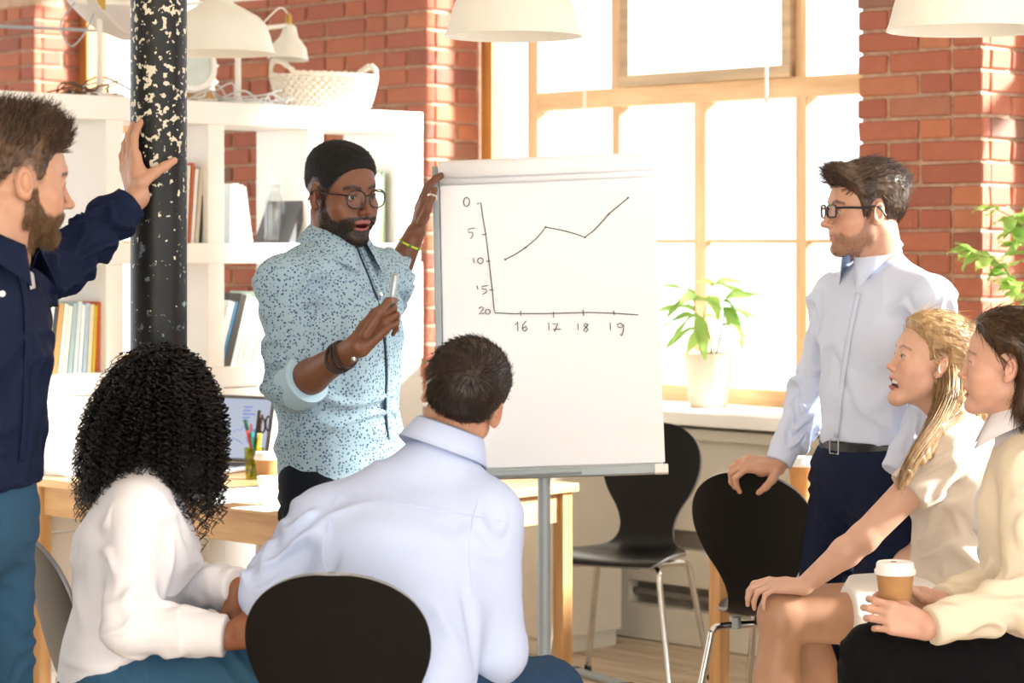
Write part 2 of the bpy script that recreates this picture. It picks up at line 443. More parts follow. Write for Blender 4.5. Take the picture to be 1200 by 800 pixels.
# low cabinet between the shelves and the window wall
lc = thing('low_cabinet', 'plain beige low cabinet beside the shelving, seen between presenter and flip chart', 'cabinet', R(-6.3, 6.4, 0), ROOM_ROT)
MB().box((-0.32, -0.18, 0.06), (0.28, 0.2, 1.06)).build('carcass', M_CREAM, lc, bevel=0.004)
MB().box((-0.33, -0.19, 1.06), (0.29, 0.21, 1.085)).build('top_board', M_WHITE, lc, bevel=0.003)
MB().box((-0.31, -0.17, 0.0), (0.26, 0.19, 0.06)).build('plinth', M_CREAM, lc)

# ------------------------------------------------------------------ books on the shelves
BOOK_M = {}
def bookmat(c):
    if c not in BOOK_M: BOOK_M[c] = plain('book_cover_' + c[1:], c, 0.5, var=0.03, scale=40)
    return BOOK_M[c]
def book(v0, z, th, h, dep, c, label, lean=0.0, inset=0.03, u_front=None, band=None):
    """a book with its spine to the room; v0 = near (left) face, lean in radians to the right"""
    uf = (U_SH if u_front is None else u_front) - inset
    ob = thing('book', label, 'book', R(uf, v0, z), ROOM_ROT, 'books and folders on the white shelves')
    ob.rotation_euler = Matrix.Rotation(ROOM_ROT, 3, 'Z').to_4x4().to_euler()
    M = Matrix.Rotation(-lean, 4, 'X')
    cv = MB().box((-dep, 0, 0), (0, 0.003, h), M).box((-dep, th - 0.003, 0), (0, th, h), M).box((-0.003, 0, 0), (0, th, h), M).build('cover', bookmat(c), ob, bevel=0.0008)
    MB().box((-dep + 0.004, 0.003, 0.004), (-0.0035, th - 0.003, h - 0.004), M).build('pages', M_PAPER, ob)
    if band:
        MB().box((-0.001, th * 0.15, h * 0.62), (0.0012, th * 0.85, h * 0.78), M).build('spine_label', bookmat(band), ob)
    return ob
def row(px, y, cols, z, th, hs, names, lean, dep=0.2):
    v = shelf_vz(px, y, U_SH - 0.03)[0]
    for i, c in enumerate(cols):
        book(v, z, th[i % len(th)], hs[i % len(hs)], dep, c, names[i], lean[i % len(lean)]); v += th[i % len(th)] / max(0.6, math.cos(lean[i % len(lean)])) + 0.0015
L = lambda what, where: what + ' ' + where
wA = 'in the shelf left of column'
row(43, 400, ['#3b3f46', '#f0efe9', '#2f3338', '#c99a5c', '#efece2', '#ece6da', '#9db8bd', '#c9dbe0', '#e8eef0', '#a9c4dc', '#e6dcb4', '#e2c23c', '#d9662f', '#e0b0a4'], Z_R2,
    [0.02, 0.016, 0.017, 0.022, 0.016, 0.019, 0.02, 0.018, 0.016, 0.018, 0.018, 0.014, 0.013, 0.012], [0.235, 0.23, 0.225, 0.238, 0.235, 0.228, 0.236, 0.242, 0.23],
    [L('dark grey book, leftmost of the leaning row', wA), L('thin white book beside the dark grey one', wA), L('thin black book between white and tan ones', wA), L('tan brown book', wA),
     L('cream white book right of the tan one', wA), L('ivory book left of the grey-green one', wA), L('grey-green book', wA), L('pale blue book right of the grey-green one', wA), L('white-blue thin book', wA),
     L('light blue book', wA), L('pale yellow book', wA), L('bright yellow book', wA), L('thin orange book', wA), L('thin pink book at the right end of the row', wA)], [0.16, 0.15, 0.14, 0.13, 0.12, 0.11, 0.10, 0.09, 0.08, 0.07, 0.06, 0.05, 0.03, 0.02])
wB = 'in the upper shelf just right of the column'
row(216, 250, ['#efe9df', '#c8622f', '#efece6', '#d3cbb8', '#2e4a3c'], Z_R1, [0.012, 0.012, 0.016, 0.018, 0.012], [0.27, 0.28, 0.26, 0.265, 0.27],
    [L('thin cream book', wB), L('thin orange spined book', wB), L('white book', wB), L('beige book', wB), L('thin dark green book', wB)], [0.06, 0.07, 0.08, 0.09, 0.1])
wC = 'left of the glass bottle on the shelf'
row(269, 250, ['#dfe9ea', '#f2f2f0', '#f0efee', '#ecebe8'], Z_R1, [0.022, 0.03, 0.028, 0.022], [0.205, 0.21, 0.205, 0.2],
    [L('pale green-white folder', wC), L('white binder second from left', wC), L('white binder third from left', wC), L('white leaning binder nearest to bottle', wC)], [-0.0, -0.05, -0.1, -0.16])
wD = 'on the shelf behind the presenter'
bk = book(shelf_vz(338, 285, U_SH - .03)[0], Z_R1, 0.03, 0.27, 0.2, '#5a5a5e', 'dark grey folder leaning behind the presenter\'s head', 0.42)
row(432, 250, ['#f0f0ee', '#d9e6ea', '#e9e4cf', '#cfd9a6', '#9fbf96'], Z_R1, [0.02, 0.02, 0.014, 0.012, 0.012], [0.265, 0.255, 0.26, 0.25],
    [L('white book right of the presenter\'s face', wD), L('pale blue book right of the presenter\'s face', wD), L('cream thin book', wD), L('lime green thin book', wD), L('soft green thin book at the upright', wD)], [0.03, 0.02, 0.0, 0.0, 0.0])
wE = 'in the lower shelf left of the presenter'
row(249, 400, ['#d8d8d6', '#3f7fae', '#3d3833', '#f1f0ec', '#efe9d6', '#e8e4da', '#f0f1ee', '#bcd6c6', '#eaf0f2', '#f3f3f1'], Z_R2, [0.03, 0.012, 0.03, 0.022, 0.022, 0.016, 0.02, 0.014, 0.018, 0.02], [0.245, 0.24, 0.27, 0.265, 0.255],
    [L('big light grey book with print', wE), L('thin blue book', wE), L('dark brown book behind the grey one', wE), L('white tall book', wE), L('cream book', wE), L('warm white thin book', wE), L('white folder', wE),
     L('pale green thin book', wE), L('blue-white folder', wE), L('white folder nearest to the presenter', wE)], [0.30, 0.30, 0.30, 0.29, 0.28, 0.27, 0.26, 0.25, 0.24, 0.22])

# bottle, vase and a leafy plant on the shelves
M_CLEAR = mat_glass('clear_glass', (0.93, 0.95, 0.95), 0.08)
vb = shelf_vz(322, 285, U_SH - 0.12)[0]
bt = thing('glass_bottle', 'clear empty glass carafe bottle on the shelf behind the presenter', 'bottle', R(U_SH - 0.12, vb, Z_R1))
MB().lathe([(0.0, 0.002), (0.036, 0.002), (0.039, 0.01), (0.039, 0.13), (0.034, 0.155), (0.024, 0.18), (0.0235, 0.205), (0.026, 0.212), (0.0235, 0.214), (0.021, 0.205), (0.021, 0.18), (0.031, 0.152), (0.036, 0.128), (0.036, 0.012), (0.0, 0.009)], n=28).build('glass', M_CLEAR, bt, smooth=True)
vb = shelf_vz(236, 400, U_SH - 0.12)[0]
vs = thing('white_vase', 'white angular ceramic vase in the shelf right of the black column', 'vase', R(U_SH - 0.12, vb, Z_R2))
MB().lathe([(0.0, 0.0), (0.05, 0.0), (0.055, 0.02), (0.055, 0.16), (0.045, 0.19), (0.06, 0.25), (0.064, 0.3), (0.04, 0.335), (0.036, 0.335), (0.058, 0.3), (0.054, 0.25), (0.04, 0.19), (0.0, 0.18)], n=8).build('body', M_WHITE, vs, smooth=False, bevel=0.004)
M_LEAF = plain('leaf_green', '#6f9a4a', 0.5, var=0.2, scale=20)
M_POTW = plain('ceramic_white', '#e9e4da', 0.5)
def leaf_mesh(name, L_, W_, droop, mat):
    """pointed leaf blade, folded along its midrib, along +Y"""
    V, F = [], []; n = 9
    for i in range(n + 1):
        t = i / n; w = W_ * math.sin(math.pi * min(1, t * 0.93 + 0.05)) ** 0.8 * (1 - 0.35 * t); y = L_ * t; z = -droop * L_ * t * t
        for sx, up_ in ((-1, 0.25), (-0.5, 0.1), (0, 0), (0.5, 0.1), (1, 0.25)):
            V.append((sx * w, y, z + abs(up_) * w + 0.006 * math.sin(t * 9 + sx)))
    for i in range(n):
        for k in range(4): F.append((i * 5 + k, i * 5 + k + 1, (i + 1) * 5 + k + 1, (i + 1) * 5 + k))
    me = bpy.data.meshes.new(name); me.from_pydata(V, [], F); me.polygons.foreach_set('use_smooth', [True] * len(F)); me.materials.append(mat); return me
def mat_leaf(name, c, c2):
    t = NT(name); oi = t.n('ObjectInfo'); b = t.ramp(oi.outputs['Random'], [(0, c), (1, c2)])
    vec = t.coords(); b2 = t.mix(t.noise(vec, 30), b, c2)
    t.set(Base_Color=b2, Roughness=0.4)
    tl = t.n('BsdfTranslucent'); t.l(b2, tl.inputs[0]); ad = t.n('MixShader'); ad.inputs[0].default_value = 0.45
    t.l(t.b.outputs[0], ad.inputs[1]); t.l(tl.outputs[0], ad.inputs[2]); t.l(ad.outputs[0], t.out.inputs['Surface']); return t.m
M_LEAFA = mat_leaf('leaf_bright_green', '#5c9440', '#a9c86a')  # bright green varied from leaf to leaf, partly translucent
M_STEM = plain('stem', '#7a7440', 0.6)
def leafy(root, stems, mesh, seed, base=Vector((0, 0, 0))):
    """stems: list of (points list, [(t, size, azimuth, pitch)]) relative to root"""
    r = random.Random(seed)
    for pts, leaves in stems:
        path = spline(pts, 6); MB().tube(path, [0.0045 * (1 - 0.6 * i / len(path)) for i in range(len(path))], 6).build('stem', M_STEM, root, smooth=True)
        for (t, s, az, pit) in leaves:
            p = path[min(len(path) - 1, int(t * (len(path) - 1)))]
            o = link(bpy.data.objects.new('leaf', mesh), root); o.location = p
            o.rotation_euler = (math.radians(pit), math.radians(r.uniform(-25, 25)), math.radians(az)); o.scale = (s, s, s)
shp = thing('shelf_plant', 'small green leafy plant in a white pot on the shelf behind the navy-shirted man', 'plant', R(U_SH - 0.17, shelf_vz(30, 400, U_SH - 0.17)[0], Z_R2))
LM1 = leaf_mesh('leaf', 0.13, 0.028, 0.35, M_LEAFA)
MB().lathe([(0, 0), (0.045, 0), (0.055, 0.1), (0.05, 0.1), (0.045, 0.09), (0, 0.09)], n=20).build('pot', M_POTW, shp, smooth=True)
leafy(shp, [([(0, 0, 0.09), (0.0, 0, 0.2), (0.02 * k - 0.03, 0.01, 0.27 + 0.02 * k)], [(1, 1, a, 15) for a in (-80 + 30 * k, -110 + 20 * k, 60 * k)]) for k in range(4)], LM1, 5)

# ------------------------------------------------------------------ things on top of the shelving
vb, _ = shelf_vz(382, 150, U_SH - 0.15)
bas = thing('wicker_basket', 'white woven wicker basket with two raised handles on top of the shelving', 'basket', R(U_SH - 0.16, vb, Z_TOP), ROOM_ROT)
M_WICK = plain('white_wicker', '#efe6d8', 0.7, var=0.06, scale=40)
def oval(t, a, b): return (b * math.cos(t), a * math.sin(t))
NST = 40; H_B = 0.125
for k in range(NST):
    t = 2 * math.pi * k / NST; pts = []
    for j in range(5):
        f = j / 4; g = 0.78 + 0.22 * f ** 0.6; x, y = oval(t, 0.225 * g, 0.13 * g); pts.append((x, y, H_B * f))
    MB().tube(pts, 0.0055, 5).build('upright_cane', M_WICK, bas, smooth=True)
for j in range(9):
    f = (j + 0.6) / 9; g = 0.78 + 0.22 * f ** 0.6; pts = []
    for k in range(NST * 2):
        t = math.pi * k / NST; w = 1 + (0.045 if (k + j) % 2 else -0.02) * 0.8
        x, y = oval(t, 0.225 * g * w, 0.13 * g * (1 + (w - 1) * 1.5)); pts.append((x, y, H_B * f))
    MB().tube(pts, 0.0075, 6, closed=True).build('woven_strand', M_WICK, bas, smooth=True)
for ph in (0, 0.5):
    pts = []
    for k in range(NST * 2):
        t = math.pi * k / NST; x, y = oval(t, 0.23, 0.135); up_ = 0.05 * max(0, abs(math.sin(t)) - 0.86) / 0.14
        pts.append((x, y, H_B + up_ + 0.006 * math.sin(t * 24 + ph * 2 * math.pi)))
    MB().tube(pts, 0.008, 6, closed=True).build('rim_braid', M_WICK, bas, smooth=True)
MB().lathe([(0, 0.001), (0.1, 0.001), (0.1, 0.008), (0, 0.008)], n=24, M=Matrix.Diagonal((0.98, 1.7, 1, 1))).build('bottom', M_WICK, bas)

def desk_lamp(px, label, head, joint_z, flip, u_in=0.15):
    v = shelf_vz(px, 140, U_SH - u_in)[0]
    t = thing('desk_lamp', label, 'lamp', R(U_SH - u_in, v, Z_TOP), ROOM_ROT)
    MB().lathe([(0, 0), (0.085, 0), (0.088, 0.006), (0.08, 0.014), (0.02, 0.02), (0.012, 0.03), (0, 0.03)], n=32).build('base', M_LAMP, t, smooth=True)
    MB().tube([(0, 0, 0.01), (0, 0, joint_z)], 0.011, 12).build('pole', M_LAMP, t, smooth=True)
    MB().tube([(0, -0.03, joint_z), (0, 0.03, joint_z)], 0.016, 12).build('joint', M_BRASS, t, smooth=True)
    hv, hz = head
    MB().tube([(0, -flip * 0.09, joint_z - (hz - joint_z) * 0.25), (0, hv, hz + 0.03)], 0.009, 10).build('arm', M_LAMP, t, smooth=True)
    sh = MB().lathe([(0.012, 0.095), (0.024, 0.085), (0.03, 0.06), (0.036, 0.045), (0.066, 0.01), (0.076, -0.035), (0.074, -0.035), (0.062, 0.008), (0.03, 0.04), (0.0, 0.05)], n=32,
                    M=Matrix.Translation((0, hv, hz - 0.06)) @ Matrix.Rotation(-0.08 * flip, 4, 'X')).build('shade', M_LAMP, t, smooth=True)
    MB().lathe([(0.0, 0.135), (0.008, 0.133), (0.012, 0.12), (0.012, 0.09), (0, 0.09)], n=14, M=Matrix.Translation((0, hv, hz - 0.06))).build('socket', M_BRASS, t, smooth=True)
    MB().tube(spline([(0, hv, hz + 0.07), (0.01, hv - flip * 0.05, hz + 0.09), (0, hv - flip * 0.12, hz + 0.03)], 6), 0.003, 6).build('cord', M_LAMP, t, smooth=True)
    return t
desk_lamp(279, 'white desk lamp with brass joint on shelf top, its shade over the basket', (0.235, 0.275), 0.26, 1)
# second lamp: tall pole with a big pale reflector dish facing away
v2 = shelf_vz(117, 140, U_SH - 0.12)[0]
st = thing('reflector_lamp', 'white pole lamp with large pale tilted dish shade behind the black column', 'lamp', R(U_SH - 0.12, v2, Z_TOP), ROOM_ROT)
MB().lathe([(0, 0), (0.085, 0), (0.088, 0.006), (0.08, 0.014), (0.012, 0.02), (0, 0.02)], n=32).build('base', M_LAMP, st, smooth=True)
MB().tube([(0, 0, 0.01), (0, 0, 0.325)], 0.0105, 12).build('pole', M_LAMP, st, smooth=True)
MB().tube([(0, -0.1, 0.322), (0, 0.2, 0.335)], 0.0095, 12).build('arm', M_LAMP, st, smooth=True)
MB().box((-0.012, -0.018, 0.30), (0.012, 0.018, 0.36)).build('joint', M_BRASS, st, bevel=0.005)
MB().tube(spline([(0, -0.1, 0.32), (0, -0.16, 0.24), (0, -0.12, 0.17), (0, -0.06, 0.22), (0, -0.02, 0.3)], 8), 0.003, 6).build('cord', M_ALU, st, smooth=True)
M_DISH = plain('pale_reflector', '#d8d2cf', 0.55, var=0.02)
prof = [(0.0, -0.09), (0.07, -0.085), (0.15, -0.06), (0.22, -0.01), (0.25, 0.035), (0.247, 0.037), (0.215, -0.004), (0.145, -0.053), (0.068, -0.078), (0, -0.082)]
MB().lathe(prof, n=40, M=Matrix.Translation((-0.16, 0.08, 0.40)) @ Matrix.Rotation(0.9, 4, 'Y') @ Matrix.Rotation(-0.5, 4, 'X')).build('dish', M_DISH, st, smooth=True)
# round white globe on a cork foot behind the column
v3, z3 = shelf_vz(232, 105, U_SH - 0.15)
gl_ = thing('round_mirror', 'round white framed mirror on a cork foot on top of the shelving by the column', 'mirror', R(U_SH - 0.16, v3, Z_TOP), ROOM_ROT)
MB().lathe([(0.115, -0.012), (0.13, -0.01), (0.135, 0), (0.13, 0.012), (0.112, 0.012), (0.108, 0)], n=40, M=Matrix.Translation((0, -0.05, 0.16)) @ Matrix.Rotation(math.pi / 2 - 0.35, 4, 'Y')).build('frame', M_WHITE, gl_, smooth=True)
MB().lathe([(0, -0.003), (0.112, -0.003), (0.112, 0.003), (0, 0.003)], n=40, M=Matrix.Translation((0, -0.05, 0.16)) @ Matrix.Rotation(math.pi / 2 - 0.35, 4, 'Y')).build('mirror_glass', plain('mirror', '#cfe0e4', 0.1, 0.9), gl_)
MB().lathe([(0, 0), (0.07, 0), (0.075, 0.01), (0.05, 0.05), (0.025, 0.065), (0, 0.066)], n=24).build('foot', plain('cork', '#c69a66', 0.8, var=0.15, scale=60), gl_, smooth=True)
# tangle of cables and dry twigs on the shelf top
rc = random.Random(11); M_CABLE = plain('pale_cable', '#cfd2d2', 0.5); M_TWIG = plain('dry_twig', '#6e5540', 0.8)
def tangle(name, px0, px1, n, m, label, cat, seed, rad):
    r = random.Random(seed); va = shelf_vz(px0, 140, U_SH - 0.1)[0]; vb_ = shelf_vz(px1, 140, U_SH - 0.1)[0]; vm = (va + vb_) / 2
    t = thing(name, label, cat, R(U_SH - 0.1, vm, Z_TOP), ROOM_ROT); hw = (vb_ - va) / 2
    for k in range(n):
        pts = []; v = -hw * r.uniform(0.6, 1)
        while v < hw * 0.95:
            pts.append((r.uniform(-0.09, 0.07), v, rad + abs(r.gauss(0, 0.028)) * (1 if len(pts) else 0.2))); v += r.uniform(0.04, 0.11)
        if len(pts) > 2: MB().tube(spline(pts, 6), rad, 6).build('strand' if cat == 'twigs' else 'cable', m, t, smooth=True)
    return t
tangle('cable_tangle', 215, 345, 7, M_CABLE, 'tangle of pale cables lying on the shelf top beside basket', 'cables', 3, 0.0035)
tangle('twig_bundle', 62, 152, 9, M_TWIG, 'loose bundle of dry twigs on the shelf top left of column', 'twigs', 9, 0.003)
tangle('cable_coil', 85, 150, 4, M_CABLE, 'loosely coiled pale cables among the twigs on the shelf', 'cables', 15, 0.0035)

# ------------------------------------------------------------------ iron column
def mat_column():
    t = NT('flaking_black_paint'); vec = t.coords()
    n1 = t.noise(vec, 72, 3, 0.5); n2 = t.noise(vec, 26, 4, 0.6); n3 = t.noise(vec, 34, 5, 0.55)
    sx = t.n('SeparateXYZ'); t.l(vec, sx.inputs[0])
    def band(z0, z1, a, b):
        m = t.n('MapRange'); m.inputs['From Min'].default_value = z0; m.inputs['From Max'].default_value = z1
        m.inputs['To Min'].default_value = a; m.inputs['To Max'].default_value = b; t.l(sx.outputs[2], m.inputs['Value']); return m.outputs[0]
    def mask(nz, th):
        s_ = t.n('Math', operation='SUBTRACT'); t.l(nz, s_.inputs[0]); t.l(th, s_.inputs[1])
        m = t.n('Math', operation='MULTIPLY'); m.inputs[1].default_value = 40; m.use_clamp = True; t.l(s_.outputs[0], m.inputs[0]); return m.outputs[0]
    base = t.ramp(t.noise(vec, 8, 5), [(0.3, '#0b0c0d'), (0.7, '#1a1d1e')])
    c = t.mix(mask(n2, band(1.3, 1.75, 0.60, 0.75)), base, '#59616a')
    c = t.mix(mask(n3, band(1.2, 1.8, 0.60, 0.80)), c, '#7fa9ac')
    c = t.mix(mask(n1, band(1.35, 1.8, 0.70, 0.565)), c, '#cfc8b4')
    t.set(Base_Color=c, Roughness=0.42, Specular_IOR_Level=0.3); t.bump(n1, 0.25, 0.003); return t.m
D_COL = 5.38; cc = P(186, 0, D_COL)
col_o = thing('iron_column', 'round black cast iron column with flaking cream and teal paint chips', 'column', (cc.x, cc.y, 0))
rc_ = 33.0 / F_PX * D_COL
MB().lathe([(rc_, 0.06), (rc_, 3.2)], n=48).build('shaft', mat_column(), col_o, smooth=True)
MB().lathe([(rc_ + 0.045, 0), (rc_ + 0.045, 0.03), (rc_ + 0.02, 0.05), (rc_ + 0.002, 0.09)], n=40).build('base_ring', mat_column(), col_o, smooth=True)
MB().lathe([(rc_ + 0.002, 3.12), (rc_ + 0.05, 3.2), (rc_ + 0.07, 3.3)], n=40).build('capital', mat_column(), col_o, smooth=True)

# ------------------------------------------------------------------ tables
def table(name, label, loc, rz, LX, LY, H=0.74, leg=0.045, inset=0.015, apron=0.095):
    """table local axes: x along the long side; origin at the centre"""
    t = thing(name, label, 'table', loc, rz)
    x, y = LX / 2, LY / 2
    nb = 5
    for k in range(nb):
        MB().box((-x, -y + LY * k / nb + 0.0004, H - 0.026), (x, -y + LY * (k + 1) / nb - 0.0004, H)).build('top_plank', M_PINE, t, bevel=0.0015)
    for sx in (-1, 1):
        for sy in (-1, 1):
            cx, cy = sx * (x - inset - leg / 2), sy * (y - inset - leg / 2)
            MB().box((cx - leg / 2, cy - leg / 2, 0), (cx + leg / 2, cy + leg / 2, H - 0.027)).build('leg', M_PINE_LEG, t, bevel=0.003)
    for sy in (-1, 1):
        yy = sy * (y - inset - leg * 0.55); MB().box((-x + inset + leg, yy - 0.01, H - 0.027 - apron), (x - inset - leg, yy + 0.01, H - 0.027)).build('apron', M_PINE, t, bevel=0.002)
    for sx in (-1, 1):
        xx = sx * (x - inset - leg * 0.55); MB().box((xx - 0.01, -y + inset + leg, H - 0.027 - apron), (xx + 0.01, y - inset - leg, H - 0.027)).build('apron', M_PINE, t, bevel=0.002)
    return t
TL = P(27, 558, 2800 * 0.76 / 273); TL.z = 0            # left corner of the work table
TR = P(679, 566, 2800 * 0.76 / 281); TR.z = 0
uL, vL = (TL.x - TL.y) * S2, (TL.x + TL.y) * S2
uR, vR = (TR.x - TR.y) * S2, (TR.x + TR.y) * S2
uL = max(uL, U_SH + 0.01)
T1U0, T1U1, T1V0, T1V1 = uL, uR, vL, vR
table('work_table', 'long pine table with laptop and cups, reaching from shelving to flip chart', R((T1U0 + T1U1) / 2, (T1V0 + T1V1) / 2, 0), ROOM_ROT, T1U1 - T1U0, T1V1 - T1V0)
K = P(822, 0, 7.15); ku, kv = (K.x - K.y) * S2, (K.x + K.y) * S2
table('side_table', 'pine table behind the right black chair, holding a kraft coffee cup', R(ku + 0.65, kv + 0.375, 0), ROOM_ROT, 1.3, 0.75)

# ------------------------------------------------------------------ chairs
def shell_points():
    """moulded plywood shell: stations of (y forward, z, half width, curvature)"""
    prof = [(0.215, 0.428, 0.150), (0.205, 0.438, 0.178), (0.17, 0.447, 0.196), (0.11, 0.450, 0.204), (0.05, 0.446, 0.205), (-0.02, 0.442, 0.195), (-0.08, 0.444, 0.168),
            (-0.125, 0.455, 0.128), (-0.158, 0.478, 0.106), (-0.178, 0.51, 0.098), (-0.192, 0.545, 0.103), (-0.206, 0.585, 0.122), (-0.221, 0.63, 0.152), (-0.236, 0.68, 0.174), (-0.250, 0.725, 0.181),
            (-0.264, 0.77, 0.174), (-0.276, 0.81, 0.152), (-0.286, 0.84, 0.118), (-0.292, 0.858, 0.083), (-0.2945, 0.866, 0.055), (-0.2955, 0.8695, 0.03), (-0.296, 0.8705, 0.008)]
    return prof
def make_chair(label, loc, f):
    rz = math.atan2(f[1], f[0]) - math.pi / 2
    t = thing('shell_chair', label, 'chair', loc, rz)
    # smooth the profile
    pr = shell_points(); P3 = spline([(a, b, c) for a, b, c in pr], 3); n = 17; V = []; F = []
    for i, p in enumerate(P3):
        a = P3[max(0, i - 1)]; b = P3[min(len(P3) - 1, i + 1)]; ty, tz = b.x - a.x, b.y - a.y; l = math.hypot(ty, tz); ny, nz = -tz / l, ty / l   # towards the sitter
        if nz < 0 and p.y < 0.47: ny, nz = -ny, -nz
        if p.y >= 0.47 and ny < 0: ny, nz = -ny, -nz
        back = min(1, max(0, (p.y - 0.5) / 0.15))
        for k in range(n):
            s = -1 + 2 * k / (n - 1); x = p.z * math.sin(s * math.pi / 2)
            cv = (0.028 * back + 0.012 * (1 - back)) * (x / 0.2) ** 2
            V.append((x, p.x + ny * cv, p.y + nz * cv))
    for i in range(len(P3) - 1):
        for k in range(n - 1): F.append((i * n + k, i * n + k + 1, (i + 1) * n + k + 1, (i + 1) * n + k))
    m = MB(); m.v = V; m.f = F
    o = m.build('seat_shell', M_BLACKPLY, t, smooth=True, solid=0.011)
    o.data.materials.append(M_PLYEDGE); md = o.modifiers['solid']; md.material_offset_rim = 1
    o.data.polygons.foreach_set('use_smooth', [True] * len(o.data.polygons))
    zu = 0.425
    for sx in (-1, 1):
        for sy in (-1, 1):
            x0, y0 = sx * 0.07, 0.03 + sy * 0.05; x1, y1 = sx * 0.165, 0.02 + sy * 0.155; x2, y2 = sx * 0.225, 0.02 + sy * 0.215
            g = 0.0 if sy > 0 else -0.012
            lg = MB().tube(spline([(x0, y0, zu + g - 0.004), (x1 * 0.8 + x0 * 0.2, y1 * 0.8 + y0 * 0.2, zu + g - 0.004), (x1, y1, zu + g - 0.018), (x1 + (x2 - x1) * 0.12, y1 + (y2 - y1) * 0.12, zu - 0.07), (x2, y2, 0.012)], 6), 0.0105, 12).build('leg', M_CHROME, t, smooth=True)
            MB().lathe([(0, 0), (0.013, 0), (0.0135, 0.012), (0.011, 0.024), (0, 0.024)], c=(x2, y2, 0), n=14).build('glide', M_BLACK, lg, smooth=True)
    MB().box((-0.075, -0.045, zu - 0.016), (0.075, 0.105, zu + 0.008)).build('mount_plate', M_BLACK, t, bevel=0.003)
    for sx in (-1, 1): MB().box((sx * 0.1 - 0.01, -0.125, zu - 0.02), (sx * 0.1 + 0.01, -0.1, zu + 0.014)).build('stacking_clip', M_ALU, t, bevel=0.002)
    return t
def flat(x, d): p = P(x, 0, d); return Vector((p.x, p.y, 0))
def chair_for_back(x, d, f, label):
    """place a chair so that the middle of its backrest stands at column x and distance d"""
    p = flat(x, d); f = Vector(f).normalized(); return make_chair(label, (p.x + f.x * 0.25, p.y + f.y * 0.25, 0), f)
CH1 = chair_for_back(394, 4.60, (0.1, 0.995, 0), 'black shell chair in the foreground, under the man in pale blue shirt')
CH2 = chair_for_back(879, 6.62, (0.48, 0.88, 0), 'black shell chair whose backrest the bespectacled standing man holds')
CH3 = chair_for_back(766, 8.35, (-0.38, -0.92, 0), 'empty black shell chair with chrome legs by the window, right of flip chart')
CH4 = chair_for_back(50, 5.22, (0.90, 0.435, 0), 'black shell chair seen edge-on, under the curly-haired woman')

# ------------------------------------------------------------------ pendant lamps
def pendant(px, rim_y, dia_px, d, label):
    c = P(px, rim_y, d); r = dia_px / 2 / F_PX * d; k = r / 0.19
    t = thing('pendant_lamp', label, 'lamp', (c.x, c.y, c.z), 0, 'white enamel pendant lamps')
    out = [(0.012, 0.30), (0.022, 0.295), (0.03, 0.27), (0.035, 0.235), (0.038, 0.195), (0.052, 0.168), (0.09, 0.148), (0.135, 0.122), (0.160, 0.095), (0.172, 0.06), (0.182, 0.02), (0.19, 0.0)]
    inn = [(0.187, 0.0), (0.178, 0.02), (0.168, 0.06), (0.156, 0.092), (0.132, 0.118), (0.088, 0.143), (0.05, 0.162), (0, 0.168)]
    MB().lathe([(a * k, b * k) for a, b in out + inn], n=56).build('shade', M_LAMP, t, smooth=True)
    MB().lathe([(0, 0.165 * k), (0.02 * k, 0.16 * k), (0.02 * k, 0.12 * k), (0, 0.12 * k)], n=16).build('socket', M_BLACK, t, smooth=True)
    bulb = MB().lathe([(0, 0.03 * k)] + [(0.03 * k * math.sin(a), 0.06 * k - 0.03 * k * math.cos(a)) for a in (0.4, 0.8, 1.2, 1.6, 2.0, 2.4)] + [(0.014 * k, 0.12 * k)], n=20).build('bulb', M_CUPWHITE, t, smooth=True)
    MB().tube([(0, 0, 0.295 * k), (0, 0, WALL_TOP - c.z)], 0.004, 8).build('cable', M_LAMP, t, smooth=True)
    MB().lathe([(0.05, WALL_TOP - c.z), (0.05, WALL_TOP - c.z - 0.03), (0.02, WALL_TOP - c.z - 0.045), (0, WALL_TOP - c.z - 0.045)], n=24).build('ceiling_rose', M_LAMP, t, smooth=True)
    return t
pendant(256, 63, 134, 8.0, 'white pendant lamp right of the column, above the shelving')
pendant(602, 43, 163, 6.6, 'white pendant lamp hanging above the flip chart')
pendant(1136, 36, 194, 5.5, 'white pendant lamp in the upper right corner before the brick pier')
# metal conduit crossing behind the column, thin cords before the window
cd = thing('conduit_rail', 'thin grey metal rail running high before the left brick wall', 'rail', P(0, 30, 9.6))
def rel(p, o): return Vector(p) - Vector(o.location)
MB().tube([rel(P(-60, 28, 9.6), cd), rel(P(160, 38, 9.9), cd)], 0.007, 8).build('rail', M_ALU, cd, smooth=True)
MB().tube([rel(P(-60, 28, 9.6), cd), rel(P(-60, 28, 9.6), cd) + Vector((0, 0, WALL_TOP - P(-60, 28, 9.6).z))], 0.006, 8).build('hanger', M_ALU, cd)
MB().tube([rel(P(160, 38, 9.9), cd), rel(P(160, 38, 9.9), cd) + Vector((0, 0, WALL_TOP - P(160, 38, 9.9).z))], 0.006, 8).build('hanger', M_ALU, cd)
cd = thing('conduit_tube', 'thin pale tube rising to the right above the left pendant lamp', 'rail', P(135, 12, 8.6))
MB().tube([rel(P(135, 12, 8.6), cd), rel(P(420, -12, 9.3), cd)], 0.007, 8).build('rail', M_LAMP, cd, smooth=True)
for p in (P(140, 11.5, 8.6), P(418, -12, 9.3)): MB().tube([rel(p, cd), rel((p.x, p.y, WALL_TOP), cd)], 0.005, 8).build('hanger', M_LAMP, cd)
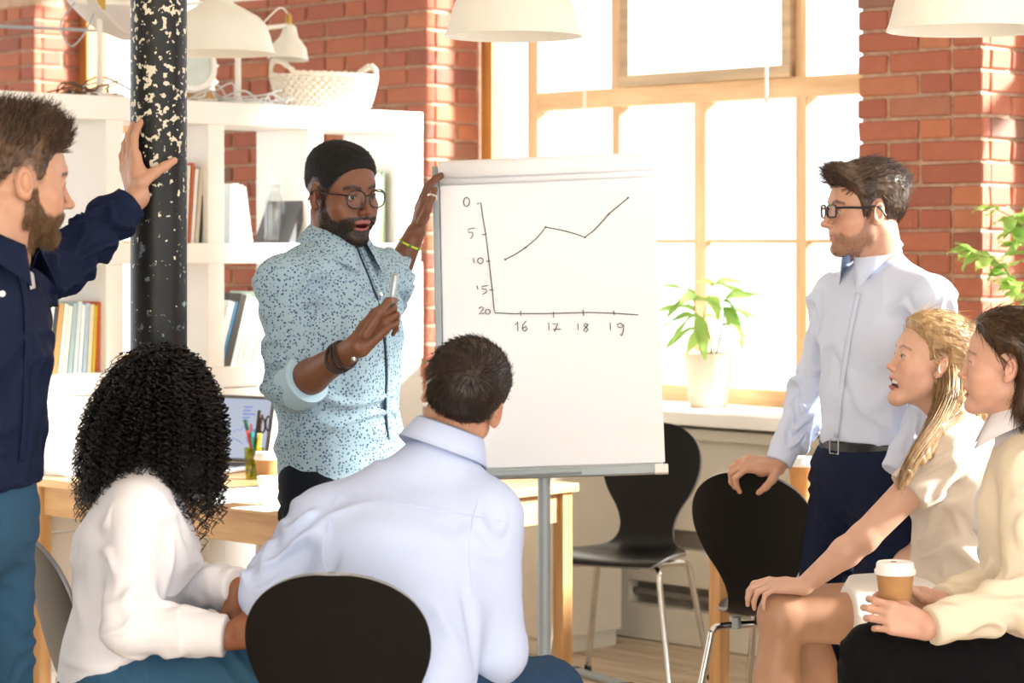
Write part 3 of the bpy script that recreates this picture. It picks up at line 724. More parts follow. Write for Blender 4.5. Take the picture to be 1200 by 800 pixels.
for x, y1, lab in ((685, 232, 'white cord hanging before the window left of middle'), (898, 112, 'short white cord hanging before the right window sash')):
    uu, zz = wall_uz(x, y1, V_GLASS - 0.12); b = R(uu, V_GLASS - 0.12, 0)
    c_ = thing('blind_cord', lab, 'cord', (b.x, b.y, zz))
    MB().tube([(0, 0, 0), (0, 0, 2.95 - zz)], 0.006, 8).build('cord', M_LAMP, c_, smooth=True)
    MB().lathe([(0, -0.03), (0.008, -0.028), (0.009, -0.01), (0.005, 0), (0, 0)], n=10).build('cord_end', M_LAMP, c_, smooth=True)

# ------------------------------------------------------------------ plants at the window
pu, pz = wall_uz(830, 0, V_WALL + 0.08); pb = R(pu, V_WALL + 0.08, SILL_Z)
pl = thing('potted_plant', 'bright green potted plant in a beige pot on the window sill', 'plant', pb)
M_POT = plain('beige_pot', '#d8cbb8', 0.5, var=0.02)
MB().lathe([(0, 0), (0.066, 0), (0.072, 0.01), (0.094, 0.198), (0.095, 0.205), (0.09, 0.205), (0.085, 0.185), (0, 0.185)], n=36).build('pot', M_POT, pl, smooth=True)
MB().lathe([(0, 0.19), (0.086, 0.187)], n=24).build('soil', plain('soil', '#4a3a2c', 0.95, var=0.3, scale=80), pl)
LM2 = leaf_mesh('leaf', 0.155, 0.034, 0.5, M_LEAFA)
def rp_(x, y): q = P(x, y, pb.y) - pb; return (q.x, q.y, q.z)
def st_(pts, dy): return [(rp_(x, y)[0], dy * i / max(1, len(pts) - 1), rp_(x, y)[2]) for i, (x, y) in enumerate(pts)]
leafy(pl, [
    (st_([(823, 418), (815, 385), (812, 345)], -0.05), [(0.55, 0.9, 110, -10), (0.8, 1.0, 70, 20), (1, 1.0, 60, 35), (1, 0.9, 160, 10), (0.95, 0.8, -100, 0), (1, 0.9, 115, -15)]),
    (st_([(826, 418), (824, 380), (836, 335)], 0.04), [(0.6, 0.8, -60, 10), (0.8, 1.0, 100, 25), (1, 1.1, -85, 25), (1, 1.0, -70, 5), (0.9, 0.9, -170, -10), (1, 0.8, 20, 30)]),
    (st_([(838, 418), (846, 380), (846, 352)], -0.08), [(0.5, 0.8, -100, -10), (0.75, 1.0, -120, 10), (1, 1.0, -110, -15), (1, 1.1, -75, 30), (0.9, 1.0, -150, -45), (1, 0.8, 80, 20), (1, 1.0, -95, -40)]),
    (st_([(834, 418), (830, 390), (815, 368)], -0.1), [(0.7, 0.9, 150, -20), (1, 0.9, 100, -25), (1, 1.0, 190, -50), (1, 0.9, 60, 5)])], LM2, 4)
qb = R(wall_uz(1232, 0, V_WALL + 0.05)[0], V_WALL + 0.05, SILL_Z)
pl2 = thing('trailing_plant', 'bright green leafy plant reaching in at the right edge before the sunlit bricks', 'plant', qb)
MB().lathe([(0, 0), (0.08, 0), (0.1, 0.2), (0.095, 0.2), (0.09, 0.18), (0, 0.18)], n=28).build('pot', M_POTW, pl2, smooth=True)
LM3 = leaf_mesh('leaf', 0.085, 0.028, 0.3, M_LEAFA)
def rq(x, y, dy): q = P(x, y, qb.y + dy) - qb; return (q.x, q.y, q.z)
rs = random.Random(8)
def spray(pts, n): return (pts, [(rs.uniform(0.45, 1), rs.uniform(0.8, 1.15), rs.uniform(20, 160), rs.uniform(-30, 40)) for _ in range(n)] + [(1, 1, 95, 10), (1, 0.9, 60, 20), (1, 0.9, 130, -5)])
leafy(pl2, [spray([(0, 0, 0.18), rq(1205, 372, 0.0), rq(1180, 318, -0.1), rq(1160, 303, -0.15), rq(1140, 295, -0.18)], 15),
            spray([(0.01, 0, 0.18), rq(1212, 350, 0), rq(1200, 290, -0.05), rq(1195, 262, -0.1), rq(1170, 246, -0.12)], 12),
            spray([(0.02, 0, 0.18), rq(1215, 375, 0), rq(1205, 340, -0.1), rq(1190, 332, -0.15)], 9),
            spray([(0.02, 0, 0.18), rq(1232, 330, 0), rq(1228, 280, 0), rq(1210, 255, -0.05)], 10)], LM3, 6)

# flat grey metal bar on the floor near the empty chair
g0 = P(672, 783, 8.35); g1 = P(735, 803, 8.05)
fb = thing('floor_bar', 'flat grey metal bar on the floor left of the empty chair\'s legs', 'metal bar', ((g0.x + g1.x) / 2, (g0.y + g1.y) / 2, 0), math.atan2(g1.y - g0.y, g1.x - g0.x))
_l = math.hypot(g1.x - g0.x, g1.y - g0.y) / 2
MB().box((-_l, -0.022, 0), (_l, 0.022, 0.018)).build('bar', M_ALU, fb, bevel=0.006)
for s_ in (-1, 1): MB().box((s_ * _l - 0.015, -0.024, 0), (s_ * _l + 0.015, 0.024, 0.02)).build('end_cap', M_BLACK, fb, bevel=0.004)
# ------------------------------------------------------------------ flip chart: a rigid tilted board
D_FC = 6.30
FC_W, FC_H = 0.578, 0.835
fc_bot = P(651, 551, D_FC)                               # middle of the lower edge
yaw, tilt = math.radians(-4.0), math.radians(11.0)
fx = Vector((math.cos(yaw), math.sin(yaw), 0)); fb_ = Vector((-math.sin(yaw), math.cos(yaw), 0))     # right, backwards
fx = (Matrix.Rotation(math.radians(-2.3), 3, fb_) @ fx)
fup = (Vector((0, 0, 1)) * math.cos(tilt) + fb_ * math.sin(tilt)); fup = (fup - fx * fup.dot(fx)).normalized(); fn = fx.cross(fup)        # fn: out of the paper
if fn.y > 0: fn = -fn
fbase = Vector((fc_bot.x, fc_bot.y, 0))
fc = thing('flip_chart', 'white paper flip chart on a grey pole stand with hand-drawn line graph', 'flip chart', fbase)
def FP(x, y, n=0.0): return fc_bot + fx * x + fup * y + fn * n - fbase
def slab(b, x0, x1, y0, y1, n0, n1):
    vs = [FP(x, y, n) for n in (n0, n1) for (x, y) in ((x0, y0), (x1, y0), (x1, y1), (x0, y1))]
    return b.add([tuple(v) for v in vs], [(0, 3, 2, 1), (4, 5, 6, 7), (0, 1, 5, 4), (1, 2, 6, 5), (2, 3, 7, 6), (3, 0, 4, 7)])
hw = FC_W / 2
slab(MB(), -hw - 0.008, hw - 0.005, 0.0, FC_H - 0.01, -0.02, -0.008).build('backing_board', M_WHITE, fc, bevel=0.002)
slab(MB(), -hw - 0.022, -hw - 0.004, 0.0, FC_H - 0.005, -0.022, 0.004).build('side_rail', M_ALU, fc, bevel=0.003)
slab(MB(), -hw - 0.022, -hw - 0.006, FC_H - 0.03, FC_H + 0.0, -0.024, 0.008).build('rail_cap', plain('grey_cap', '#9aa39e', 0.5), fc, bevel=0.003)
# paper pad, a softly waved sheet
b = MB(); NX, NY = 14, 22
for j in range(NY + 1):
    for i in range(NX + 1):
        x = -hw + FC_W * i / NX; y = 0.012 + (FC_H - 0.03) * j / NY
        wv = 0.002 * math.sin(i * 1.1 + j * .3) * (1 - j / NY) + 0.0016 * math.sin(j * 0.8 + i * 0.25)
        b.v.append(tuple(FP(x, y, 0.0045 + wv * 0.6)))
for j in range(NY):
    for i in range(NX): b.f.append((j * (NX + 1) + i, j * (NX + 1) + i + 1, (j + 1) * (NX + 1) + i + 1, (j + 1) * (NX + 1) + i))
PAPER = b.build('paper_sheet', M_PAPER, fc, smooth=True)
slab(MB(), -hw + 0.002, hw - 0.002, 0.014, FC_H - 0.02, -0.007, 0.0015).build('paper_pad', M_PAPER, fc)
# rolled-over sheets at the top
b = MB(); n = 18; rr = 0.026
for i in range(2):
    x = (-hw - 0.002, hw + 0.0)[i]
    for k in range(n + 1):
        a = -0.35 * math.pi + 1.45 * math.pi * k / n
        b.v.append(tuple(FP(x, FC_H - 0.018 + rr * math.sin(a), 0.006 + 0.55 * rr + rr * 0.75 * math.cos(a))))
for k in range(n): b.f.append((k, k + 1, n + 1 + k + 1, n + 1 + k))
b.build('rolled_sheet', M_PAPER, fc, smooth=True, solid=0.002)
b = MB()
for x in (-hw, hw):
    for (y, nn) in ((FC_H - 0.04, 0.022), (FC_H - 0.049, 0.018), (FC_H - 0.056, 0.008)): b.v.append(tuple(FP(x, y, nn)))
b.f = [(0, 1, 4, 3), (1, 2, 5, 4)]; b.build('sheet_edge', M_PAPER, fc, smooth=True, solid=0.001)
# pen tray
slab(MB(), -hw - 0.01, hw + 0.006, -0.018, 0.004, -0.02, 0.02).build('pen_tray', M_ALU, fc, bevel=0.003)
slab(MB(), hw - 0.028, hw + 0.008, -0.019, 0.006, -0.018, 0.026).build('tray_end', M_CUPWHITE, fc, bevel=0.003)
b = MB(); b.tube([FP(-0.17, -0.009, 0.03), FP(0.07, -0.006, 0.03)], 0.0075, 10); b.build('tray_lip', M_ALU, fc, smooth=True)
# pole and foot
pp = P(637.5, 551, D_FC + 0.03) - fbase
MB().tube([(pp.x, pp.y, 0.05), (pp.x, pp.y, 0.97)], 0.0168, 24).build('pole', M_ALU, fc, smooth=True)
MB().tube([(pp.x, pp.y, 0.9), (pp.x + 0.01, pp.y + 0.05, 1.25)], 0.012, 14).build('upper_pole', M_ALU, fc, smooth=True)
for k in range(5):
    a = 2 * math.pi * k / 5 + 0.5; ex, ey = pp.x + 0.32 * math.cos(a), pp.y + 0.32 * math.sin(a)
    arm = MB().tube([(pp.x, pp.y, 0.085), (ex, ey, 0.055)], [0.02, 0.013], 10).build('foot_arm', M_ALU, fc, smooth=True)
    MB().lathe([(0.0, -0.012), (0.024, -0.012), (0.027, 0), (0.024, 0.012), (0, 0.012)], n=16, M=Matrix.Translation((ex, ey, 0.027)) @ Matrix.Rotation(a + 1, 4, 'Z') @ Matrix.Rotation(math.pi / 2, 4, 'X')).build('castor', M_BLACK, arm, smooth=True)
# hand drawing on the paper: strokes given where they lie on the sheet
fo = fbase + FP(0, 0, 0.0065)
def on_paper(x, y):
    o = Vector((0, 0, CAM_Z)); dv = P(x, y, 1.0) - o
    t = (fo - o).dot(fn) / dv.dot(fn); return o + dv * t - fbase
def strokes(name, lines, r=0.0013):
    b = MB()
    for ln in lines:
        b.tube([on_paper(x, y) + fn * 0.0006 for x, y in ln], r, 6)
    return b.build(name, M_INK, fc)
ax = [[(559, 239), (563, 237.5), (565, 262), (568.5, 300), (573, 308), (577, 340), (579, 362), (580.5, 366.5), (600, 367.5), (640, 367), (690, 366), (720, 367), (748, 368.5)]]
ax = [[(559, 239), (563.5, 237.5), (566, 255), (569.5, 275), (573, 305), (577, 340), (579, 362), (580.5, 366.5), (600, 367.5), (640, 367.3), (690, 366), (720, 367), (748, 368.8)]]
ticks = [[(565, 275), (570, 274.5)], [(570, 306), (574.5, 306)], [(573.5, 339.5), (578.5, 340)], [(610, 364), (610.5, 370)], [(648.5, 365), (649, 372)], [(683, 363), (684, 370)], [(719, 364), (720, 369)]]
strokes('chart_axes', ax + ticks)
strokes('chart_line', [[(592, 304), (604, 298), (616, 290), (628, 280), (635, 272), (639.5, 266), (650, 268), (664, 271), (676, 274.5), (685.5, 278), (696, 270), (706, 259.5), (713, 251), (722, 243.5), (736, 232)]], 0.0014)
b = MB()
for x, y in ((592, 304), (616, 290), (639.5, 266), (685.5, 278), (713, 251.3), (736, 231.7)):
    q = on_paper(x, y); b.tube([q + fn * 0.0002, q + fn * 0.0016], 0.0026, 10)
b.build('chart_point', M_INK, fc)
def circ(cx, cy, rx, ry, a0=0, a1=360, n=14, tilt=0):
    return [(cx + rx * math.cos(math.radians(a0 + (a1 - a0) * k / n)), cy + ry * math.sin(math.radians(a0 + (a1 - a0) * k / n))) for k in range(n + 1)]
num = {
 'chart_numeral_0': [circ(546.8, 236.5, 3.6, 5.2, -110, 250)],
 'chart_numeral_5': [[(556.5, 267), (548.5, 268.5), (549.5, 272.5), (553.5, 272), (554.5, 275.5), (551.5, 279.8)]],
 'chart_numeral_10': [[(555, 302), (555.5, 308)], circ(563, 305.5, 3.3, 3.4)],
 'chart_numeral_15': [[(559, 334.5), (560, 339)], [(572, 334.5), (564.5, 335.5), (565.5, 338.5), (570, 339), (570.5, 342), (565.5, 345)]],
 'chart_numeral_20': [[(561, 361.5), (564, 359.5), (567, 361), (565, 364), (561.5, 367.5), (567.5, 366.8)], circ(571.6, 365.2, 3.0, 2.8)],
 'chart_numeral_16': [[(603.5, 380.5), (606.5, 377), (607, 388)], [(616.5, 376), (612.5, 381), (612, 386), (615, 388), (618, 385.5), (616.5, 382.5), (612.5, 384.5)]],
 'chart_numeral_17': [[(643, 378), (643.5, 387)], [(647.5, 379.5), (653.5, 379), (650, 388.5)], [(648, 386), (657.5, 385.5)]],
 'chart_numeral_18': [[(677.3, 379), (677.5, 387)], [(689, 380), (685.5, 378.8), (684, 381.3), (687.5, 383.6), (689.3, 386.6), (686.3, 389), (683.8, 386.8), (689.3, 380.3)]],
 'chart_numeral_19': [[(715, 378), (715.5, 386.5)], [(730.5, 381), (727.5, 378.5), (723.5, 380), (724.5, 383.5), (728.5, 383.5), (731, 380.5), (730.5, 388), (728.5, 393.5), (727, 391.5)]]}
for k, ln in num.items(): strokes('chart_numeral', ln, 0.0012)

# ------------------------------------------------------------------ on the work table
TZ = 0.74
def on_table(x, y): d = F_PX * (CAM_Z - TZ) / (y - HZ); p = P(x, y, d); p.z = TZ; return p
# laptop
lp = on_table(240, 550); LA = math.radians(-28)
lap = thing('laptop', 'open laptop showing a chart slide on the pine table beside the pen cup', 'laptop', lp, LA)
M_GUN = plain('laptop_grey', '#5d5d60', 0.4, 0.5); M_SCR = None
def mat_screen():
    t = NT('lit_screen'); t.set(Base_Color='#11151a', Roughness=0.2); t.b.inputs['Emission Color'].default_value = lin('#cfd8ee'); t.b.inputs['Emission Strength'].default_value = 0.75; return t.m
def mat_emit(name, c, s=0.75):
    t = NT(name); t.set(Base_Color=c, Roughness=0.5); t.b.inputs['Emission Color'].default_value = lin(c); t.b.inputs['Emission Strength'].default_value = s; return t.m
MB().box((-0.17, -0.12, 0.004), (0.17, 0.115, 0.018)).build('keyboard_base', plain('laptop_silver', '#bfc0c2', 0.35, 0.5), lap, bevel=0.004)
kb = MB()
for i in range(12):
    for j in range(5): kb.box((-0.15 + i * 0.025, -0.02 + j * 0.023, 0.018), (-0.13 + i * 0.025, -0.001 + j * 0.023, 0.0195))
kb = kb.build('keys', M_BLACK, lap); kb['kind'] = 'stuff'
MB().box((-0.05, -0.105, 0.0178), (0.05, -0.04, 0.0186)).build('touchpad', M_GUN, lap)
MSc = Matrix.Translation((0, 0.115, 0.02)) @ Matrix.Rotation(math.radians(-14), 4, 'X')
lid = MB().box((-0.17, 0, 0), (0.17, 0.008, 0.228), MSc).build('lid', M_GUN, lap, bevel=0.003)
MB().box((-0.158, -0.0012, 0.012), (0.158, -0.0002, 0.216), MSc).build('screen', mat_screen(), lid)
M_SL = mat_emit('slide_blue', '#5f74b8'); b = MB()
for i, w in enumerate((0.035, 0.03, 0.05, 0.03, 0.028)): b.box((0.05, -0.0026, 0.185 - i * 0.012), (0.05 + w, -0.0014, 0.19 - i * 0.012), MSc)
b.build('slide_text', M_SL, lid)
MB().lathe([(0, 0), (0.028, 0), (0.028, 0.001), (0, 0.001)], n=24, M=MSc @ Matrix.Translation((0.105, -0.0016, 0.085)) @ Matrix.Rotation(math.pi / 2, 4, 'X')).build('slide_pie', M_SL, lid)
b = MB().tube([MSc @ Vector(p) for p in ((0.02, -0.002, 0.1), (0.035, -0.002, 0.11), (0.048, -0.002, 0.105), (0.065, -0.002, 0.125))], 0.0012, 6); b.tube([MSc @ Vector(p) for p in ((0.02, -0.002, 0.08), (0.05, -0.002, 0.07), (0.065, -0.002, 0.06))], 0.0012, 6)
b.build('slide_graph', M_SL, lid)
# pen cup
pc = on_table(298, 561)
cup = thing('pen_cup', 'yellow-green glass holder with pens and scissors beside the laptop', 'pen cup', pc)
MB().lathe([(0, 0), (0.028, 0), (0.033, 0.1), (0.031, 0.1), (0.026, 0.006), (0, 0.006)], n=28).build('holder', mat_glass('lime_glass', (0.72, 0.74, 0.10), 0.06), cup, smooth=True)
def stick(nm, c, dx, dy, h, r=0.004, lab=None, top=None):
    m = plain('pen_' + c[1:], c, 0.4); t = thing('pen', lab, 'pen', (pc.x, pc.y, TZ + 0.007), 0, 'pens standing in the lime holder')
    a = Vector((-dx * 0.4, -dy * 0.4, 0)); bb = Vector((dx, dy, h)); q = a.lerp(bb, 0.72)
    MB().tube([a, q], r, 8).build('barrel', m, t, smooth=True); MB().tube([q, bb * 0.98 + q * 0.02, bb], [r * 1.15, r * 1.15, r * 0.7], 8).build('cap', plain('cap_' + (top or c)[1:], top or c, 0.4), t, smooth=True)
stick('pen', '#1e7a5c', -0.03, 0.0, 0.185, 0.0052, 'dark green felt pen leaning left in the lime holder', '#1d5c4c')
stick('pen', '#c23a2e', -0.022, -0.01, 0.15, 0.004, 'red pen in the lime holder')
stick('pen', '#2b9a9a', -0.006, -0.015, 0.145, 0.005, 'teal marker in the middle of the lime holder')
stick('pen', '#d77f8a', -0.012, 0.008, 0.17, 0.0035, 'thin pink pen behind the teal marker')
stick('pen', '#e8d23a', 0.02, -0.012, 0.14, 0.005, 'yellow highlighter in the lime holder')
stick('pen', '#1b1c1e', 0.016, 0.004, 0.215, 0.0048, 'tall black pen standing upright in the lime holder')
stick('pen', '#5a4032', 0.026, 0.012, 0.2, 0.0042, 'brown pencil beside the scissors')
stick('pen', '#3fae5a', 0.006, 0.014, 0.155, 0.004, 'bright green pen at the back of the lime holder')
sc = thing('scissors', 'black handled scissors standing in the lime holder', 'scissors', (pc.x, pc.y, TZ + 0.008))
MB().box((0.008, -0.002, 0), (0.02, 0.0, 0.14)).build('blade', M_CHROME, sc); MB().box((0.012, 0.0002, 0), (0.024, 0.002, 0.14)).build('blade', M_CHROME, sc)
for cx_, cz_ in ((0.026, 0.165), (0.046, 0.17)):
    MB().tube([(cx_ + 0.009 * math.cos(a) + (0.0 if cz_ > .176 else 0), 0.0, cz_ + 0.024 * math.sin(a)) for a in [2 * math.pi * k / 20 for k in range(20)]], 0.003, 8, closed=True).build('handle', M_BLACK, sc, smooth=True)
# cups
def coffee_cup(label, loc, k=1.0, sleeve=True, lid=True):
    t = thing('paper_cup', label, 'cup', loc)
    MB().lathe([(0, 0.003), (0.027 * k, 0.003), (0.028 * k, 0), (0.03 * k, 0), (0.041 * k, 0.108 * k), (0.042 * k, 0.109 * k), (0.039 * k, 0.109 * k), (0.028 * k, 0.006), (0, 0.006)], n=36).build('cup_body', M_KRAFT if sleeve else M_CUPWHITE, t, smooth=True)
    if lid:
        l_ = MB().lathe([(0.0435 * k, 0.102 * k), (0.0455 * k, 0.104 * k), (0.0455 * k, 0.112 * k), (0.0425 * k, 0.115 * k), (0.0405 * k, 0.127 * k), (0.038 * k, 0.130 * k), (0.036 * k, 0.127 * k), (0, 0.125 * k)], n=36).build('lid', M_CUPWHITE, t, smooth=True)
        MB().box((-0.006, 0.02 * k, 0.1255 * k), (0.006, 0.026 * k, 0.1275 * k)).build('sip_hole', M_BLACK, l_)
    else:
        MB().tube([(0.0405 * k * math.cos(a), 0.0405 * k * math.sin(a), 0.109 * k) for a in [2 * math.pi * i / 28 for i in range(28)]], 0.002, 6, closed=True).build('rim', M_CUPWHITE, t, smooth=True)
    return t
c1 = on_table(312, 571); coffee_cup('kraft coffee cup with white lid behind the small white cup', c1, 0.85)
c2 = on_table(314, 592); coffee_cup('small white paper cup on the near edge of the work table', c2, 0.75, False, False)
K2 = P(940, 0, 7.06); coffee_cup('kraft coffee cup with white lid on the table behind the standing man', (K2.x, K2.y, TZ + 0.0), 1.0)
# papers, phone, notebooks
def sheet(name, label, cat, x, y, w, l, th, rz, m=M_PAPER, n=1, group=None):
    p = on_table(x, y); t = thing(name, label, cat, p, rz, group); r = random.Random(int(x * 7 + y))
    for k in range(n):
        a = r.uniform(-0.12, 0.12) if n > 1 else 0
        MB().box((-w / 2, -l / 2, th * k), (w / 2, l / 2, th * (k + 1) - 0.0002), Matrix.Rotation(a, 4, 'Z')).build('sheet', m, t, bevel=0.0004)
    return t
sheet('paper_stack', 'stack of white papers on the pine table between laptop and white cup', 'papers', 272, 583, 0.21, 0.29, 0.003, -0.9, n=5)
sheet('paper_sheet', 'single white sheet under the small white cup', 'paper', 320, 594, 0.15, 0.2, 0.0008, -0.7)
bpy.data.objects['paper_cup.001'].location.z += 0.0008
sheet('paper_slip', 'small white slip of paper in front of the laptop', 'paper', 238, 566, 0.08, 0.12, 0.001, 0.3)
sheet('paper_pile', 'pile of white papers and pads at the left end of the pine table', 'papers', 92, 553, 0.2, 0.26, 0.004, -0.75, n=5)
sheet('smartphone', 'dark phone lying by the kraft cup on the pine table', 'phone', 303, 573, 0.07, 0.14, 0.008, -0.9, M_GUN)
# ------------------------------------------------------------------ distance-field modelling kit for people
def A(v): return np.array(v, dtype=np.float32)
def unit(v): v = np.asarray(v, np.float32); return v / max(1e-9, float(np.linalg.norm(v)))
class Field:
    """signed distance samples on a regular grid; every primitive only touches its neighbourhood"""
    def __init__(s, lo, hi, h):
        s.h = h; s.lo = A(lo); s.n = np.maximum(4, np.ceil((A(hi) - s.lo) / h).astype(int) + 1)
        s.f = np.full(tuple(s.n), 1.0, np.float32)
        s.ax = [s.lo[i] + h * np.arange(s.n[i], dtype=np.float32) for i in range(3)]
    def win(s, lo, hi):
        i0 = np.clip(np.floor((A(lo) - s.lo) / s.h).astype(int), 0, s.n); i1 = np.clip(np.ceil((A(hi) - s.lo) / s.h).astype(int) + 1, 0, s.n)
        if np.any(i1 <= i0): return None
        sl = tuple(slice(a, b) for a, b in zip(i0, i1))
        x = s.ax[0][sl[0]][:, None, None]; y = s.ax[1][sl[1]][None, :, None]; z = s.ax[2][sl[2]][None, None, :]
        return sl, x, y, z
    def blend(s, sl, d, k, sub=False):
        a = s.f[sl]
        if sub:
            d = -d; m = np.maximum(a, d)
            s.f[sl] = m + np.maximum(k - np.abs(a - d), 0) ** 2 / (4 * k) if k > 0 else m
        else:
            m = np.minimum(a, d)
            s.f[sl] = m - np.maximum(k - np.abs(a - d), 0) ** 2 / (4 * k) if k > 0 else m
    def cone(s, a, b, ra, rb, k=0.02, axis=None, qa=1.0, qb=None, cap_a=False, cap_b=False, sub=False, off=0.0):
        a, b = A(a), A(b); qb = qa if qb is None else qb; ra, rb = ra + off, rb + off
        R_ = max(ra * max(1, qa), rb * max(1, qb)) + k + 2.5 * s.h
        w = s.win(np.minimum(a, b) - R_, np.maximum(a, b) + R_)
        if w is None: return s
        sl, x, y, z = w; ab = b - a; L2 = float(ab @ ab) + 1e-12
        px, py, pz = x - a[0], y - a[1], z - a[2]
        tr = (px * ab[0] + py * ab[1] + pz * ab[2]) / L2; t = np.clip(tr, 0, 1)
        vx, vy, vz = px - t * ab[0], py - t * ab[1], pz - t * ab[2]
        r = ra + (rb - ra) * t
        if axis is not None:
            n = unit(axis); q = qa + (qb - qa) * t; c = vx * n[0] + vy * n[1] + vz * n[2]; g = c * (1 / q - 1)
            vx, vy, vz = vx + n[0] * g, vy + n[1] * g, vz + n[2] * g
        d = np.sqrt(vx * vx + vy * vy + vz * vz) - r
        L = math.sqrt(L2)
        if cap_b: d = np.maximum(d, (tr - 1) * L)
        if cap_a: d = np.maximum(d, -tr * L)
        s.blend(sl, d.astype(np.float32), k, sub); return s
    def ell(s, c, rad, k=0.02, M=None, sub=False, off=0.0):
        c = A(c); rad = A(rad) + off; R_ = float(rad.max()) + k + 2.5 * s.h; w = s.win(c - R_, c + R_)
        if w is None: return s
        sl, x, y, z = w; px, py, pz = x - c[0], y - c[1], z - c[2]
        if M is not None:     # rows of M are the ellipsoid's axes
            M = np.asarray(M, np.float32); qx = px * M[0, 0] + py * M[0, 1] + pz * M[0, 2]; qy = px * M[1, 0] + py * M[1, 1] + pz * M[1, 2]; qz = px * M[2, 0] + py * M[2, 1] + pz * M[2, 2]
        else: qx, qy, qz = px, py, pz
        k0 = np.sqrt((qx / rad[0]) ** 2 + (qy / rad[1]) ** 2 + (qz / rad[2]) ** 2) + 1e-6
        k1 = np.sqrt((qx / rad[0] ** 2) ** 2 + (qy / rad[1] ** 2) ** 2 + (qz / rad[2] ** 2) ** 2) + 1e-6
        s.blend(sl, (k0 * (k0 - 1) / k1).astype(np.float32), k, sub); return s
    def cut(s, p, n, k=0.004):
        p, n = A(p), unit(n); d = (s.ax[0] - p[0])[:, None, None] * n[0] + (s.ax[1] - p[1])[None, :, None] * n[1] + (s.ax[2] - p[2])[None, None, :] * n[2]
        m = np.maximum(s.f, d); s.f = (m + np.maximum(k - np.abs(s.f - d), 0) ** 2 / (4 * k)).astype(np.float32); return s
    def mesh(s, smooth=1):
        f = s.f; S = f < 0; c = np.zeros(tuple(s.n - 1), np.int8)
        for i in (0, 1):
            for j in (0, 1):
                for k in (0, 1): c += S[i:i + s.n[0] - 1, j:j + s.n[1] - 1, k:k + s.n[2] - 1]
        act = (c > 0) & (c < 8); ids = np.flatnonzero(act); n = len(ids)
        I, J, K = np.unravel_index(ids, act.shape); corner = {}
        for i in (0, 1):
            for j in (0, 1):
                for k in (0, 1): corner[(i, j, k)] = f[I + i, J + j, K + k]
        acc = np.zeros((n, 3), np.float32); cnt = np.zeros(n, np.float32)
        for ax in range(3):
            for u in (0, 1):
                for v in (0, 1):
                    p0 = [u, v]; p0.insert(ax, 0); p1 = [u, v]; p1.insert(ax, 1); a, b = corner[tuple(p0)], corner[tuple(p1)]
                    m = (a < 0) != (b < 0); t = np.where(m, a / np.where(m, a - b, 1), 0)
                    pos = np.tile(np.array(p0, np.float32), (n, 1)); pos[:, ax] = t; acc += pos * m[:, None]; cnt += m
        V = s.lo + s.h * (np.stack([I, J, K], 1) + acc / cnt[:, None])
        idx = np.full(act.shape, -1, np.int32); idx.ravel()[ids] = np.arange(n, dtype=np.int32); Fs = []
        for ax in range(3):
            a = [slice(None)] * 3; b = [slice(None)] * 3; a[ax] = slice(0, -1); b[ax] = slice(1, None)
            sa, sb = S[tuple(a)], S[tuple(b)]; d = sa != sb; o = [x for x in range(3) if x != ax]
            inner = [slice(None)] * 3; inner[o[0]] = slice(1, -1); inner[o[1]] = slice(1, -1); ii = np.argwhere(d[tuple(inner)]); ii[:, o[0]] += 1; ii[:, o[1]] += 1
            if len(ii) == 0: continue
            sgn = sa[ii[:, 0], ii[:, 1], ii[:, 2]]; q = []
            for du, dv in ((0, 0), (1, 0), (1, 1), (0, 1)):
                t = ii.copy(); t[:, o[0]] -= du; t[:, o[1]] -= dv; q.append(idx[t[:, 0], t[:, 1], t[:, 2]])
            q = np.stack(q, 1); flip = sgn if ax != 1 else ~sgn; q[~flip] = q[~flip][:, ::-1]; Fs.append(q)
        Q = np.concatenate(Fs); Q = Q[(Q >= 0).all(1)]
        for _ in range(smooth): V = relax(V, Q)
        return V.astype(np.float32), Q
def relax(V, Q, w=0.5):
    e = np.concatenate([Q[:, [0, 1]], Q[:, [1, 2]], Q[:, [2, 3]], Q[:, [3, 0]]]); i, j = np.concatenate([e[:, 0], e[:, 1]]), np.concatenate([e[:, 1], e[:, 0]]); n = len(V)
    c = np.maximum(np.bincount(i, minlength=n), 1); M = np.stack([np.bincount(i, V[j, k], minlength=n) / c for k in range(3)], 1); return (V * (1 - w) + M * w).astype(np.float32)
def normals(V, Q):
    a = V[Q[:, 2]] - V[Q[:, 0]]; b = V[Q[:, 3]] - V[Q[:, 1]]; fn_ = np.cross(a, b); n = len(V); N = np.zeros((n, 3))
    for k in range(4):
        for c in range(3): N[:, c] += np.bincount(Q[:, k], fn_[:, c], minlength=n)
    return (N / np.maximum(1e-12, np.linalg.norm(N, axis=1))[:, None]).astype(np.float32)
def vnoise(Pn, seed=0):
    """smooth value noise in [-1, 1] at the points"""
    Pn = np.asarray(Pn, np.float64); i = np.floor(Pn).astype(np.int64); f = Pn - i; f = f * f * (3 - 2 * f); out = 0
    for dx in (0, 1):
        for dy in (0, 1):
            for dz in (0, 1):
                hsh = ((i[:, 0] + dx) * 374761393 + (i[:, 1] + dy) * 668265263 + (i[:, 2] + dz) * 2147483647 + seed * 1442695041) & 0xffffffff
                hsh = ((hsh ^ (hsh >> 13)) * 1274126177) & 0xffffffff; hsh = (hsh ^ (hsh >> 16)) & 0xffff
                out = out + (hsh / 32767.5 - 1) * (f[:, 0] if dx else 1 - f[:, 0]) * (f[:, 1] if dy else 1 - f[:, 1]) * (f[:, 2] if dz else 1 - f[:, 2])
    return out
def ridge(x): return 1 - 2 * np.abs(x)
